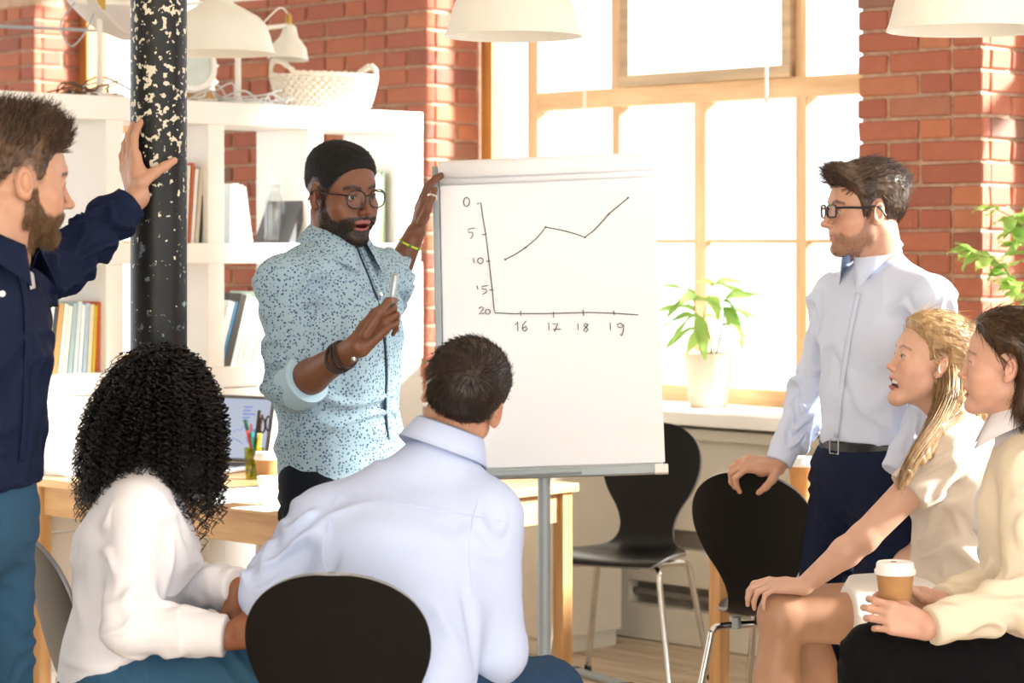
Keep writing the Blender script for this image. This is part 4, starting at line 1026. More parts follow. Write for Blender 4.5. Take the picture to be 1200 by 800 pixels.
def wrinkle(V, Q, limbs=(), amp=0.004, freq=9.0, seed=0, folds=(), still=()):
    """cloth relief: soft ridged noise, rings of folds along limb axes, single pulled folds"""
    N = normals(V, Q); cr = lambda n: np.clip(1 - np.abs(n) * 2.2, 0, 1) ** 2
    warp = V + 0.05 * np.stack([vnoise(V * 6, seed + 20), vnoise(V * 6, seed + 21), vnoise(V * 6, seed + 22)], 1)
    d = amp * 0.45 * vnoise(V * freq * 0.6, seed) + amp * 1.7 * (cr(vnoise(warp * freq * np.array([1, 1, 0.6]), seed + 1)) - 0.25) * np.clip(0.55 + vnoise(V * 5, seed + 3), 0, 1)
    for (a, b, am, fr, rad) in limbs:
        a, b = A(a), A(b); ab = b - a; L = float(np.linalg.norm(ab)); u = ab / L; r = V - a; s_ = r @ u; t = s_ / L
        rad_v = r - s_[:, None] * u; dist = np.linalg.norm(rad_v, axis=1)
        e1 = unit(np.cross(u, [0.3, 0.8, 0.5])); e2 = np.cross(u, e1); ph = np.arctan2(rad_v @ e2, rad_v @ e1)
        w = np.clip((rad * 1.7 - dist) / (rad * 0.5), 0, 1) * np.clip((t + 0.12) / 0.12, 0, 1) * np.clip((1.12 - t) / 0.12, 0, 1)
        n = vnoise(np.stack([s_ * 9, np.cos(ph) * 1.2, np.sin(ph) * 1.2], 1), seed + 5)
        sn = (0.5 + 0.5 * np.cos(2 * math.pi * (fr * s_ + 0.7 * np.sin(ph + 0.8) + 0.35 * np.sin(2 * ph + 2.1) + 0.9 * n))) ** 2; M_ = np.clip(0.5 + 1.1 * vnoise(np.stack([s_ * 7, np.cos(ph), np.sin(ph)], 1), seed + 9), 0, 1)
        d = d + w * am * 2.0 * (sn - 0.3) * M_
    for (a, b, am, wd) in folds:
        a, b = A(a), A(b); ab = b - a; t = np.clip(((V - a) @ ab) / float(ab @ ab), 0, 1); q = V - a - t[:, None] * ab; dist = np.linalg.norm(q, axis=1)
        d = d + am * np.exp(-(dist / wd) ** 2) * np.sin(math.pi * np.clip(t, 0.02, 0.98)) ** 0.5
    for (c, rad) in still: d = d * np.clip((np.linalg.norm(V - A(c), axis=1) - rad * 0.75) / (rad * 0.35), 0, 1)
    return (V + N * d[:, None]).astype(np.float32)
def strand_mesh(paths, radii, sides=3):
    """paths (n, m, 3), radii (n, m) -> tube vertices and quads"""
    n, m, _ = paths.shape; T = np.gradient(paths, axis=1); T /= np.maximum(1e-9, np.linalg.norm(T, axis=2, keepdims=True))
    ref = np.array([0.31, 0.52, 0.79]); X = np.cross(T, ref); X /= np.maximum(1e-9, np.linalg.norm(X, axis=2, keepdims=True)); Y = np.cross(T, X)
    V = np.stack([paths + radii[:, :, None] * (X * math.cos(a) + Y * math.sin(a)) for a in [2 * math.pi * k / sides for k in range(sides)]], 2).reshape(-1, 3)
    base = (np.arange(n)[:, None, None] * m + np.arange(m - 1)[None, :, None]) * sides; k = np.arange(sides)[None, None, :]
    Qs = np.stack([base + k, base + (k + 1) % sides, base + sides + (k + 1) % sides, base + sides + k], 3).reshape(-1, 4); return V.astype(np.float32), Qs.astype(np.int32)

# ------------------------------------------------------------------ person assembly
def mat_skin(name, rough=0.48):
    t = NT(name); at = t.n('Attribute', attribute_name='Col'); vec = t.coords(); n = t.noise(vec, 55, 3)
    c = t.mix(t.ramp(n, [(0.35, '#000000'), (0.75, '#3a3a3a')]), at.outputs['Color'], '#7a3f2c')
    t.set(Base_Color=at.outputs['Color'], Roughness=rough); t.b.inputs['Subsurface Weight'].default_value = 0.06; t.b.inputs['Subsurface Radius'].default_value = (0.012, 0.005, 0.003)
    t.bump(t.noise(vec, 260, 2), 0.08, 0.002); return t.m
M_SKIN = mat_skin('skin')
def mat_hair(name, c1, c2, rough=0.42):
    t = NT(name); vec = t.coords((1, 1, 0.25)); n = t.noise(vec, 60, 4)
    t.set(Base_Color=t.ramp(n, [(0.3, c1), (0.72, c2)]), Roughness=rough); t.b.inputs['Specular IOR Level'].default_value = 0.4; t.bump(t.noise(vec, 160, 2), 0.35, 0.003); return t.m
def mat_cloth(name, c, rough=0.85, weave=420, var=0.04, sheen=0.0):
    t = NT(name); vec = t.coords(); n = t.noise(vec, 10, 4); b = lin(c)
    d = tuple(x * (1 - var) for x in b[:3]); u = tuple(min(1, x * (1 + var)) for x in b[:3]); r = t.n('ValToRGB'); r.color_ramp.elements[0].color = d + (1,); r.color_ramp.elements[1].color = u + (1,)
    t.l(n, r.inputs['Fac']); t.set(Base_Color=r.outputs['Color'], Roughness=rough); t.b.inputs['Sheen Weight'].default_value = sheen; t.b.inputs['Specular IOR Level'].default_value = 0.15; t.bump(t.noise(vec, weave, 2), 0.12, 0.002); return t.m
class Person:
    def __init__(s, label, base):
        s.base = A((base[0], base[1], 0)); s.V = []; s.Q = []; s.C = []; s.n = 0; s.label = label; s.kids = []
        s.ob = bpy.data.objects.new('person', bpy.data.meshes.new('person')); link(s.ob); s.ob.location = s.base; tag(s.ob, label, 'person')
    def skin(s, V, Q, C):
        C = np.asarray(C, np.float32); C = np.tile(C[None, :3], (len(V), 1)) if C.ndim == 1 else C
        s.V.append(V); s.Q.append(Q + s.n); s.C.append(C); s.n += len(V)
    def finish(s):
        V = np.concatenate(s.V) - s.base; Q = np.concatenate(s.Q); C = np.concatenate(s.C); me = np_mesh('person', V, Q)
        at = me.color_attributes.new('Col', 'FLOAT_COLOR', 'POINT'); at.data.foreach_set('color', np.concatenate([C, np.ones((len(C), 1), np.float32)], 1).astype(np.float32).ravel())
        me.materials.append(M_SKIN); s.ob.data = me
    def part(s, name, V, Q, mat, parent=None, label=None):
        me = np_mesh(name, np.asarray(V) - s.base, Q); me.materials.append(mat); o = link(bpy.data.objects.new(name, me), parent or s.ob)
        if label: o['label'] = label
        return o
    def mb(s, b, name, mat, parent=None, smooth=True, label=None, **kw):
        b.v = [tuple(Vector(p) - Vector(s.base.tolist())) for p in b.v]; o = b.build(name, mat, parent or s.ob, smooth=smooth, **kw)
        if label: o['label'] = label
        return o
def lc(c): return np.array(lin(c)[:3], np.float32)
M_LENS = mat_glass('lens_glass', (0.98, 0.98, 0.99), 0.012)
class Head:
    """head frame: x = the person's right, y = forward, z = up; origin in the middle of the skull"""
    def __init__(s, O, fwd, tilt_up=0.0, roll=0.0, k=1.0):
        f = Vector(fwd).normalized(); r = f.cross(Vector((0, 0, 1))).normalized(); u = r.cross(f)
        M = Matrix((r, f, u)).transposed()
        M = M @ Matrix.Rotation(math.radians(tilt_up), 3, 'X') @ Matrix.Rotation(math.radians(roll), 3, 'Y')
        s.M = np.array(M, np.float32); s.O = A(O); s.k = k
    def w(s, p): return (np.asarray(p, np.float32) * s.k) @ s.M.T + s.O
    def l(s, p): return ((np.asarray(p, np.float32) - s.O) @ s.M) / s.k
def skull(F, fem=0.0, off=0.0, jaw=0.0):
    F.ell((0, -0.014, 0.036), (0.0755, 0.096, 0.084), 0.0, off=off)
    F.ell((0, 0.022, 0.012), (0.066 - 0.003 * fem, 0.070, 0.082), 0.03, off=off)
    F.ell((0, 0.028, -0.052 - jaw * 0.3), (0.054 - 0.004 * fem, 0.058, 0.050), 0.03, off=off)
    F.cone((0.048 - .003 * fem, 0.008, -0.062), (0.016, 0.066 - .002 * fem, -0.098 - jaw), 0.019, 0.016, 0.03, off=off)
    F.cone((-0.048 + .003 * fem, 0.008, -0.062), (-0.016, 0.066 - .002 * fem, -0.098 - jaw), 0.019, 0.016, 0.03, off=off)
    F.ell((0, 0.076 - .002 * fem, -0.102 - jaw), (0.021 - .003 * fem, 0.017, 0.015), 0.02, off=off)
def make_head(p, H, neck_base, skin, fem=0.0, jaw=0.0, mouth='closed', lips='#a8665a', beard=None, beard_fn=None, brow='#2a1d14', iris='#4a3626', fade=None, h=0.0024, neck_r=0.056, smile=0.0, nose_k=1.0, lid=0.5, neck2=None):
    nb = H.l(neck_base); F = Field((-0.11, -0.13 - max(0, -nb[1] - 0.08), min(-0.2, nb[2] - 0.05)), (0.11, 0.14, 0.135), h)
    skull(F, fem, 0.0, jaw)
    for sx in (-1, 1):
        F.ell((sx * 0.046, 0.056, -0.028), (0.021, 0.022, 0.018), 0.025)                   # cheekbone
        F.ell((sx * 0.034, 0.062, -0.055), (0.02, 0.022, 0.022), 0.025)
        if smile: F.ell((sx * 0.040, 0.066, -0.034), (0.016, 0.016 * smile + 0.002, 0.014), 0.02)                    # cheek
    F.cone((-0.03, 0.0815, 0.026), (0.03, 0.0815, 0.026), 0.0085 - 0.003 * fem, 0.0085 - 0.003 * fem, 0.018)
    for sx in (-1, 1): F.ell((sx * 0.0315, 0.101, 0.0015), (0.0175, 0.0175, 0.0115), 0.012, sub=True)   # sockets
    nk = nose_k
    F.cone((0, 0.0855, 0.012), (0, 0.1035 + 0.006 * nk - .007 * fem, -0.031 + .001 * fem), 0.0068 - .001 * fem, 0.0088 - .002 * fem, 0.012)
    F.ell((0, 0.1075 + 0.006 * nk - .007 * fem, -0.035 + .001 * fem), (0.0098 - .002 * fem, 0.0102 - .002 * fem, 0.0085 - .0015 * fem), 0.008)
    for sx in (-1, 1): F.ell((sx * (0.0115 - .002 * fem), 0.099 - .004 * fem, -0.0385), (0.0075 - .0015 * fem, 0.0105 - .001 * fem, 0.0072 - .001 * fem), 0.006)
    for sx in (-1, 1): F.ell((sx * 0.0058, 0.105 - .006 * fem, -0.0455), (0.0032, 0.005, 0.004), 0.003, sub=True)
    F.ell((0, 0.080, -0.060), (0.026, 0.0155, 0.018), 0.014)                               # muzzle
    zl = -0.074 - jaw * 0.9
    F.ell((0, 0.0885, -0.0632), (0.0215 + 0.004 * smile, 0.0085, 0.0052), 0.006)
    F.ell((0, 0.0868, zl), (0.0185 + 0.004 * smile, 0.0088, 0.0062), 0.006)
    if mouth == 'closed':
        F.cone((-0.024, 0.094, -0.0685 + .003 * smile), (0.024, 0.094, -0.0685 + .003 * smile), 0.0016, 0.0016, 0.004, sub=True)
    else:
        hz = (jaw * 0.9 + 0.006) / 2; a_ = 0.35 * smile; Mt = np.array([[1, 0, 0], [0, math.cos(a_), -math.sin(a_)], [0, math.sin(a_), math.cos(a_)]], np.float32)
        F.ell((0, 0.091, -0.0685 - hz * 0.9 + 0.003 * smile), (0.019 + 0.009 * smile, 0.026 + 0.012 * smile, max(0.004, hz + 0.001 + 0.0015 * smile)), 0.003, M=Mt, sub=True)
    for sx in (-1, 1):                                                                    # eyelids
        F.ell((sx * 0.0315, 0.0765, 0.0005), (0.0155, 0.0142, 0.0135), 0.004)
        F.ell((sx * 0.0318, 0.0905, -0.0008), (0.0128, 0.0085, 0.0042 + 0.002 * lid), 0.0015, sub=True)
    for sx in (-1, 1):                                                                    # ears
        rot = Matrix.Rotation(sx * -0.42, 3, 'Z') @ Matrix.Rotation(0.16, 3, 'X'); E = np.array(rot.transposed(), np.float32)
        F.ell((sx * 0.0785, -0.012, -0.008), (0.0085, 0.0185 - .003 * fem, 0.0315 - .004 * fem), 0.006, M=E)
        F.ell((sx * 0.0862, -0.009, -0.004), (0.0078, 0.0115 - .002 * fem, 0.0205 - .003 * fem), 0.003, M=E, sub=True)
        F.ell((sx * 0.0765, -0.002, -0.031), (0.0075, 0.0085, 0.0095), 0.006)
    top = A((0, -0.03, -0.055)); F.cone(top, nb, neck_r * (1 - .06 * fem), neck_r * 1.06, 0.022)
    F.cone((0, 0.01, -0.085), A(nb) + A((0, 0.03, 0.02)), 0.03, 0.036, 0.03)
    for sx in (-1, 1): F.cone((sx * 0.05, -0.03, -0.05), A(nb) + A((sx * 0.012, 0.045, 0.005)), 0.015, 0.015, 0.02)
    V, Q = F.mesh(1); X, Y, Z = V.T
    base = lc(skin); C = np.tile(base, (len(V), 1)); n = vnoise(V * 90, 3)[:, None]; C = C * (1 + 0.05 * n)
    def mixc(mask, c, a=1.0):
        m = np.clip(mask, 0, 1)[:, None] * a; C[:] = C * (1 - m) + lc(c)[None] * m
    red = np.exp(-((np.abs(X) - 0.045) ** 2 / 0.0006 + (Z + 0.04) ** 2 / 0.0006)) * (Y > 0.02) + np.exp(-((X ** 2 + (Y - .11) ** 2 + (Z + .038) ** 2) / 0.0003)) + (np.abs(X) > 0.079) * 0.6
    rc = base * np.array([1.05, 0.78, 0.75], np.float32); m = np.clip(red, 0, 1)[:, None] * 0.4; C = C * (1 - m) + rc * m
    if beard is not None:
        bm_ = beard_fn(X, Y, Z, V); mixc(bm_, beard)
    if fade: mixc(fade[1](X, Y, Z) * np.clip(1.0 + 0.4 * vnoise(V * 260, 12), 0, 1), fade[0], 0.95)
    lipm = np.clip(1.4 - ((X / (0.024 + .004 * smile)) ** 2 + ((Z + 0.0635) / 0.0062) ** 2), 0, 1) + np.clip(1.4 - ((X / (0.022 + .004 * smile)) ** 2 + ((Z - zl) / 0.0075) ** 2), 0, 1)
    mixc(np.clip(lipm * 1.5, 0, 1) * (Y > 0.084), lips, 0.85)
    if mouth != 'closed':
        inm = (np.abs(X) < 0.028) & (Z < -0.0655) & (Z > zl - 0.001) & (Y < 0.0885) & (Y > 0.05); mixc(inm.astype(np.float32), '#5a1f1c', 0.95)
    ab = np.abs(X); bz = 0.0205 + 0.006 * np.clip((ab - 0.012) / 0.02, 0, 1) - 0.008 * np.clip((ab - 0.036) / 0.016, 0, 1)
    brm = np.clip(1.6 - np.abs(Z - bz) / (0.0038 - .0012 * fem), 0, 1) * (ab > 0.011) * (ab < 0.051) * (Y > 0.045); mixc(brm, brow, 0.85 - 0.25 * fem)
    lash = np.clip(1.3 - np.abs(Z - (0.0048 - 0.003 * (np.abs(ab - 0.0315) / 0.012) ** 2)) / 0.0022, 0, 1) * (np.abs(ab - 0.0315) < 0.0145) * (Y > 0.07); mixc(lash, '#1a120e', 0.8)
    p.skin(H.w(V), Q, C)
    # eyeballs and teeth belong to the same skin mesh
    for sx in (-1, 1):
        E = Field((sx * 0.0315 - 0.015, 0.06, -0.0145), (sx * 0.0315 + 0.015, 0.0925, 0.0145), 0.0018); E.ell((sx * 0.0315, 0.0763, 0.0), (0.0125, 0.0128, 0.0125), 0); v, q = E.mesh(0)
        ang = np.sqrt((v[:, 0] - sx * 0.0315) ** 2 + v[:, 2] ** 2); c = np.tile(lc('#ddd6cf'), (len(v), 1)); c[(ang < 0.0072) & (v[:, 1] > 0.076)] = lc(iris); c[(ang < 0.003) & (v[:, 1] > 0.076)] = 0.01; p.skin(H.w(v), q, c)
    if mouth == 'open':
        T = Field((-0.03, 0.055, -0.085), (0.03, 0.10, -0.05), 0.0016)
        for i in range(-5, 6):
            x = i * 0.0052; T.ell((x, 0.0855 - 9 * x * x, -0.0692), (0.0029, 0.003, 0.0066), 0.0008)
        v, q = T.mesh(1); p.skin(H.w(v), q, lc('#f2ece2'))
    return F
def hair_cap(p, H, line, thick, mat, fem=0.0, h=0.0028, amp=0.0022, freq=(170, 170, 60), extra=None, part='hair', edge=0.025, cutlow=None, label=None, jaw=0.0):
    """hair as a shell over the skull inside the outline `line` (y, z) seen from the side; thick(X,Y,Z) in metres"""
    F = Field((-0.12, -0.16, -0.15), (0.12, 0.14, 0.19), h); skull(F, fem, 0.0, jaw)
    X = F.ax[0][:, None, None]; Y = F.ax[1][None, :, None]; Z = F.ax[2][None, None, :]
    ys = np.array([a for a, b in line], np.float32); zs = np.array([b for a, b in line], np.float32); zl = np.interp(F.ax[1], ys, zs)[None, :, None]
    G = np.meshgrid(F.ax[0], F.ax[1], F.ax[2], indexing='ij'); t = thick(*G) * np.clip((G[2] - np.interp(G[1], ys, zs)) / edge + 0.08, 0, 1)
    d = F.f - t; below = (zl - Z) * 0.8; k = 0.008; m = np.maximum(d, below); F.f = (m + np.maximum(k - np.abs(d - below), 0) ** 2 / (4 * k)).astype(np.float32)
    if extra: extra(F)
    V, Q = F.mesh(1); N = normals(V, Q); nz = ridge(vnoise(V * np.array(freq), 2)) * 0.6 + 0.5 * vnoise(V * np.array(freq) * 0.4, 5); V = V + N * (amp * nz)[:, None]
    o = p.part(part, H.w(V), Q, mat, label=label); return o, V, N
def strands(p, H, V, N, mat, n, flow, length, r=0.0011, seg=5, seed=1, lift=0.25, part='hair_strands', where=None, sink=0.003, wave=0.0, parent=None, jit=0.22):
    rg = np.random.default_rng(seed); sel = np.flatnonzero(where(*V.T)) if where is not None else np.arange(len(V)); i = rg.choice(sel, n, replace=n > len(sel)); P0, N0 = V[i], N[i]
    D = flow(P0, N0); D = D - N0 * np.sum(D * N0, 1, keepdims=True) * 0.7; D = D + rg.normal(0, jit, D.shape); D /= np.linalg.norm(D, axis=1, keepdims=True)
    Ls = length(P0) if callable(length) else np.full(n, length); Ls = Ls * rg.uniform(0.65, 1.25, n); t = np.linspace(0, 1, seg)[None, :, None]
    path = P0[:, None] - N0[:, None] * sink + D[:, None] * (Ls[:, None, None] * t) + N0[:, None] * (lift * Ls[:, None, None] * (t - 0.75 * t * t) + sink * np.minimum(1, t * 3))
    if wave: path = path + rg.normal(0, wave, (n, 1, 3)) * np.sin(t * 5 + rg.uniform(0, 6, (n, 1, 1)))
    rad = r * np.linspace(1, 0.25, seg)[None, :] * rg.uniform(0.7, 1.2, (n, 1)); v, q = strand_mesh(path, rad); o = p.part(part, H.w(v), q, mat, parent); o['kind'] = 'stuff'; return o
def hand(F, W, D, Nn, side, curl=(20, 25, 15), spread=4.0, thumb=None, k=1.0, thumb_world=None, curls=None):
    """hand grown into field F from wrist W; D towards the knuckles, Nn out of the back of the hand"""
    W = A(W); D = unit(D); Nn = unit(A(Nn) - D * float(A(Nn) @ D)); T = np.cross(D, Nn) * (1 if side == 'L' else -1)
    lat = (0.028, 0.0095, -0.0095, -0.027); fwd = (0.088, 0.092, 0.087, 0.078); ln = ((0.043, 0.026, 0.02), (0.047, 0.029, 0.021), (0.043, 0.027, 0.02), (0.034, 0.021, 0.018)); rr = (0.0092, 0.0094, 0.009, 0.0079); tips = []
    for i in range(4):
        m = W + (D * fwd[i] + T * lat[i]) * k; F.cone(W + (T * lat[i] * 0.62 - Nn * 0.003) * k, m - Nn * 0.004 * k, 0.0155 * k, 0.0115 * k, 0.012 * k)
        c = curls[i] if curls else curl; ang = 0.0; q = m; sp = math.radians(spread * (1.5 - i) / 1.5)
        for j in range(3):
            ang += math.radians(c[j]); d = D * math.cos(ang) - Nn * math.sin(ang); d = unit(d * math.cos(sp) + T * math.sin(sp)); e = q + d * ln[i][j] * k
            F.cone(q, e, rr[i] * k * (1 - 0.09 * j), rr[i] * k * (0.93 - 0.1 * j), 0.0045 * k); q = e
        tips.append(q)
    F.ell(W + (D * 0.045 + T * 0.018 - Nn * 0.008) * k, (0.02 * k, 0.02 * k, 0.02 * k), 0.012 * k)
    if thumb_world: pts = [A(x) for x in thumb_world]
    else:
        th = thumb or ((0.022, 0.022, -0.006), (0.056, 0.047, -0.016), (0.085, 0.056, -0.026), (0.108, 0.056, -0.034)); pts = [W + (D * a + T * b + Nn * c) * k for a, b, c in th]
    for j, (ra, rb) in enumerate(((0.0145, 0.0118), (0.0112, 0.0098), (0.0098, 0.0080))): F.cone(pts[j], pts[j + 1], ra * k, rb * k, 0.007 * k)
    return tips
def skin_piece(p, pts_lo_hi, h, build, skin, smooth=1, shade=None):
    F = Field(pts_lo_hi[0], pts_lo_hi[1], h); build(F); V, Q = F.mesh(smooth); n = vnoise(V * 60, 2)[:, None]; C = lc(skin)[None] * (1 + 0.05 * n); p.skin(V, Q, C.astype(np.float32))
def bounds(pts, m):
    a = np.array([np.asarray(x, np.float32) for x in pts]); return a.min(0) - m, a.max(0) + m
def torso(F, st, k=0.035, off=0.0):
    """stations: (centre, half width, half depth, right axis)"""
    for (c0, w0, d0, a0), (c1, w1, d1, a1) in zip(st[:-1], st[1:]):
        ax = unit(A(a0) + A(a1)); F.cone(c0, c1, d0 + off, d1 + off, k, axis=ax, qa=(w0 + off) / (d0 + off), qb=(w1 + off) / (d1 + off))
def mixp(a, b, t): return A(a) * (1 - t) + A(b) * t
def collar(p, shirt, c, axis_up, front, r0, r1, h1, drop, flare, mat, gap=14, points=1.5, n=40, tilt=0.25, rise=0.028):
    """folded shirt collar round the neck: centre c, neck radius r0 (side) r1 (front/back)"""
    up = unit(axis_up); c = A(c) + up * rise; f = unit(A(front) - up * float(A(front) @ up)); s_ = np.cross(f, up); rows = []
    for i in range(n + 1):
        a = math.radians(gap + (360 - 2 * gap) * i / n); ca, sa = math.cos(a), math.sin(a); e = (abs(i - n / 2) / (n / 2)) ** 4
        ring = lambda rad, z: A(c) + f * (ca * (r1 + rad)) + s_ * (sa * (r0 + rad)) + up * (z + tilt * (-0.04) * ca)
        rows.append([ring(-0.004, 0.0), ring(-0.003, h1 * 0.75), ring(0.001, h1), ring(0.006, h1 * 0.9), ring(flare * (0.6 + 0.7 * e), h1 - drop * (0.5 + 0.3 * e * points)), ring(flare * (1 + 1.3 * e), h1 - drop * (1 + 0.55 * e * points))])
    V = np.array(rows, np.float32).reshape(-1, 3); m = 6; Q = np.array([(i * m + j, i * m + j + 1, (i + 1) * m + j + 1, (i + 1) * m + j) for i in range(n) for j in range(m - 1)], np.int32)
    o = p.part('collar', V, Q, mat, shirt); md = o.modifiers.new('solid', 'SOLIDIFY'); md.thickness = 0.0025; md.offset = 0; return o
def bvh_of(o):
    return BVHTree.FromPolygons([tuple(o.matrix_world @ v.co) for v in o.data.vertices], [tuple(q.vertices) for q in o.data.polygons])
def hit(bvh, x, y, base):
    """first surface point on the sight line of a photo point, with its normal"""
    o = Vector((0, 0, CAM_Z)); dv = (P(x, y, 1.0) - o).normalized(); h_ = bvh.ray_cast(o - Vector(base.tolist()), dv)
    if h_[0] is None: return None
    return h_[0] + Vector(base.tolist()), h_[1]
def surf_bvh(o): return BVHTree.FromPolygons([tuple(v.co) for v in o.data.vertices], [tuple(q.vertices) for q in o.data.polygons])
def buttons(p, shirt, pix, mat, r=0.0055):
    bv = surf_bvh(shirt)
    for x, y in pix:
        h_ = hit(bv, x, y, p.base)
        if h_: q, n = h_; n = -n if n.y > 0 else n; p.mb(MB().tube([q - n * 0.002, q + n * 0.0035], r, 10), 'button', mat, shirt)
def seam(p, shirt, pix, mat, r=0.0016, name='placket_edge', sub=3):
    bv = surf_bvh(shirt); pts = []
    pp_ = spline([(x, y, 0) for x, y in pix], sub)
    for q in pp_:
        h_ = hit(bv, q.x, q.y, p.base)
        if h_: pts.append(h_[0] + (h_[1] if h_[1].y < 0 else -h_[1]) * r * 0.3)
    if len(pts) > 2: return p.mb(MB().tube(pts, r, 6), name, mat, shirt)
def strip(p, shirt, left, right, mat, name='placket', lift=0.003, sub=3):
    bv = surf_bvh(shirt); a = spline([(x, y, 0) for x, y in left], sub); b = spline([(x, y, 0) for x, y in right], sub); rows = []
    for q, w in zip(a, b):
        r = [hit(bv, q.x + (w.x - q.x) * t, q.y + (w.y - q.y) * t, p.base) for t in (0, 0.33, 0.67, 1)]
        if all(r): rows.append([h_[0] + (h_[1] if h_[1].y < 0 else -h_[1]) * lift for h_ in r])
    if len(rows) < 2: return
    m = MB(); m.v = [tuple(v) for r in rows for v in r]; m.f = [(i * 4 + j, i * 4 + j + 1, (i + 1) * 4 + j + 1, (i + 1) * 4 + j) for i in range(len(rows) - 1) for j in range(3)]
    return p.mb(m, name, mat, shirt, solid=0.002)
def glasses(p, H, mat, lens_w=0.025, lens_h=0.02, y=0.102, z=0.0, rnd=2.4, r=0.0016, temple_z=0.006, lens_mat=None):
    g = MB(); fr = None
    def Wp(x, y_, z_): return Vector(H.w((x, y_, z_)).tolist())
    rims = []
    for sx in (-1, 1):
        pts = []
        for k in range(28):
            a = 2 * math.pi * k / 28; ca, sa = math.cos(a), math.sin(a); ex = math.copysign(abs(ca) ** (2 / rnd), ca); ez = math.copysign(abs(sa) ** (2 / rnd), sa)
            x = sx * (0.0325 + ex * lens_w * (1)); pts.append(Wp(x, y - 0.35 * (abs(x) - 0.0325) * 0.35, z + ez * lens_h * (1 if ez > 0 else 1.0)))
        rims.append(pts)
    root = p.mb(MB().tube(rims[0], r, 8, closed=True), 'glasses', mat, label='eyeglasses frame')
    p.mb(MB().tube(rims[1], r, 8, closed=True), 'rim', mat, root)
    p.mb(MB().tube(spline([Wp(-0.0085, y, z + 0.006), Wp(0, y + 0.003, z + 0.009), Wp(0.0085, y, z + 0.006)], 5), r, 8), 'bridge', mat, root)
    for sx in (-1, 1):
        p.mb(MB().tube(spline([Wp(sx * (0.0325 + lens_w), y - 0.004, z + temple_z), Wp(sx * 0.072, y - 0.03, z + temple_z + 0.001), Wp(sx * 0.0795, 0.03, z + temple_z), Wp(sx * 0.081, -0.008, z + temple_z + 0.002), Wp(sx * 0.079, -0.03, z - 0.014)], 6), r * 1.1, 8), 'temple_arm', mat, root)
    for pts in rims:
        m = MB(); c = sum(pts, Vector()) / len(pts); m.v = [tuple(c)] + [tuple(q) for q in pts]; m.f = [(0, 1 + k, 1 + (k + 1) % len(pts)) for k in range(len(pts))]; p.mb(m, 'lens', lens_mat or M_LENS, root)
    return root
def shoe(p, ank, fwd, mat):
    a = A(ank); f = unit((fwd[0], fwd[1], 0)); r = np.cross(f, [0, 0, 1]); g = A((a[0], a[1], 0)); F = Field(*bounds([g - f * 0.1, g + f * 0.24, g + A((0, 0, 0.13))], 0.08), 0.006)
    F.cone(g - f * 0.045 + A((0, 0, 0.035)), g + f * 0.15 + A((0, 0, 0.03)), 0.037, 0.034, 0.02, axis=r, qa=1.0, qb=1.25); F.cone(g + A((0, 0, 0.04)), g + A((0, 0, 0.11)), 0.045, 0.042, 0.03); F.cut((0, 0, 0.001), (0, 0, -1)); V, Q = F.mesh(1); p.part('shoe', V, Q, mat)
# ------------------------------------------------------------------ the people
def J(x, y, d): return A(P(x, y, d))
def perp(f): f = unit((f[0], f[1], 0)); return A((f[1], -f[0], 0))          # the person's right
def guide_strands(p, guides, spread, n, mat, r=0.0012, seg=16, seed=2, wav=0.004, part='long_hair', parent=None, end_spread=None, cut=(0.85, 1.0)):
    """hair locks that follow smooth guide lines (world points)"""
    rg = np.random.default_rng(seed); G = [np.array([tuple(q) for q in spline(g, 10)], np.float32) for g in guides]; gi = rg.integers(0, len(G), n); paths = np.zeros((n, seg, 3), np.float32)
    es = end_spread or spread
    for i in range(n):
        g = G[gi[i]]; tmax = rg.uniform(*cut); t = np.linspace(0, tmax, seg) * (len(g) - 1); i0 = np.minimum(t.astype(int), len(g) - 2); f = (t - i0)[:, None]
        q = g[i0] * (1 - f) + g[i0 + 1] * f; o = rg.normal(0, 1, 3); o /= max(1, np.linalg.norm(o)) ; tt = np.linspace(0, 1, seg)[:, None]
        paths[i] = q + o * (spread * (1 - tt) + es * tt) + rg.normal(0, wav, 3) * np.sin(tt * rg.uniform(3, 8) + rg.uniform(0, 6)) * tt
    rad = r * np.linspace(1, 0.35, seg)[None] * rg.uniform(0.7, 1.3, (n, 1)); v, q = strand_mesh(paths, rad); o = p.part(part, v, q, mat, parent); o['kind'] = 'stuff'; return o
def beard_mask(zoff=0.0, soft=0.006):
    def fn_(X, Y, Z, V):
        zb = np.interp(Y, [-0.01, 0.0, 0.02, 0.03, 0.045, 0.065, 0.085, 0.1], [-0.05, -0.02, -0.008, -0.04, -0.057, -0.061, -0.05, -0.047]) + zoff
        m = np.clip((zb - Z) / soft + 0.3 * vnoise(V * 150, 8), 0, 1) * ~((np.abs(X) > 0.0705) & (Y < 0.016)) * (Z > -0.135) * np.clip((Y + 0.008) / 0.01, 0, 1); m = m * np.where((Y > 0.09) & (Z > -0.047), 0, 1)
        return m * np.clip(1 - (Y < 0.02) * np.clip((-0.085 - Z) / 0.02, 0, 1), 0, 1)
    return fn_
def beard_strands(p, H, F, mat, n, length, mask, seed=3):
    V, Q = F.mesh(1); N = normals(V, Q); m = mask(V[:, 0], V[:, 1], V[:, 2], V); lip = (np.abs(V[:, 0]) < 0.024) & (V[:, 2] < -0.056) & (V[:, 2] > -0.083) & (V[:, 1] > 0.083)
    idx = np.flatnonzero((m > 0.6) & ~lip)
    strands(p, H, V[idx], N[idx], mat, n, lambda a, b: np.tile(A((0, 0.35, -1)), (len(a), 1)), length, r=0.0008, seg=4, seed=seed, lift=0.5, part='beard')
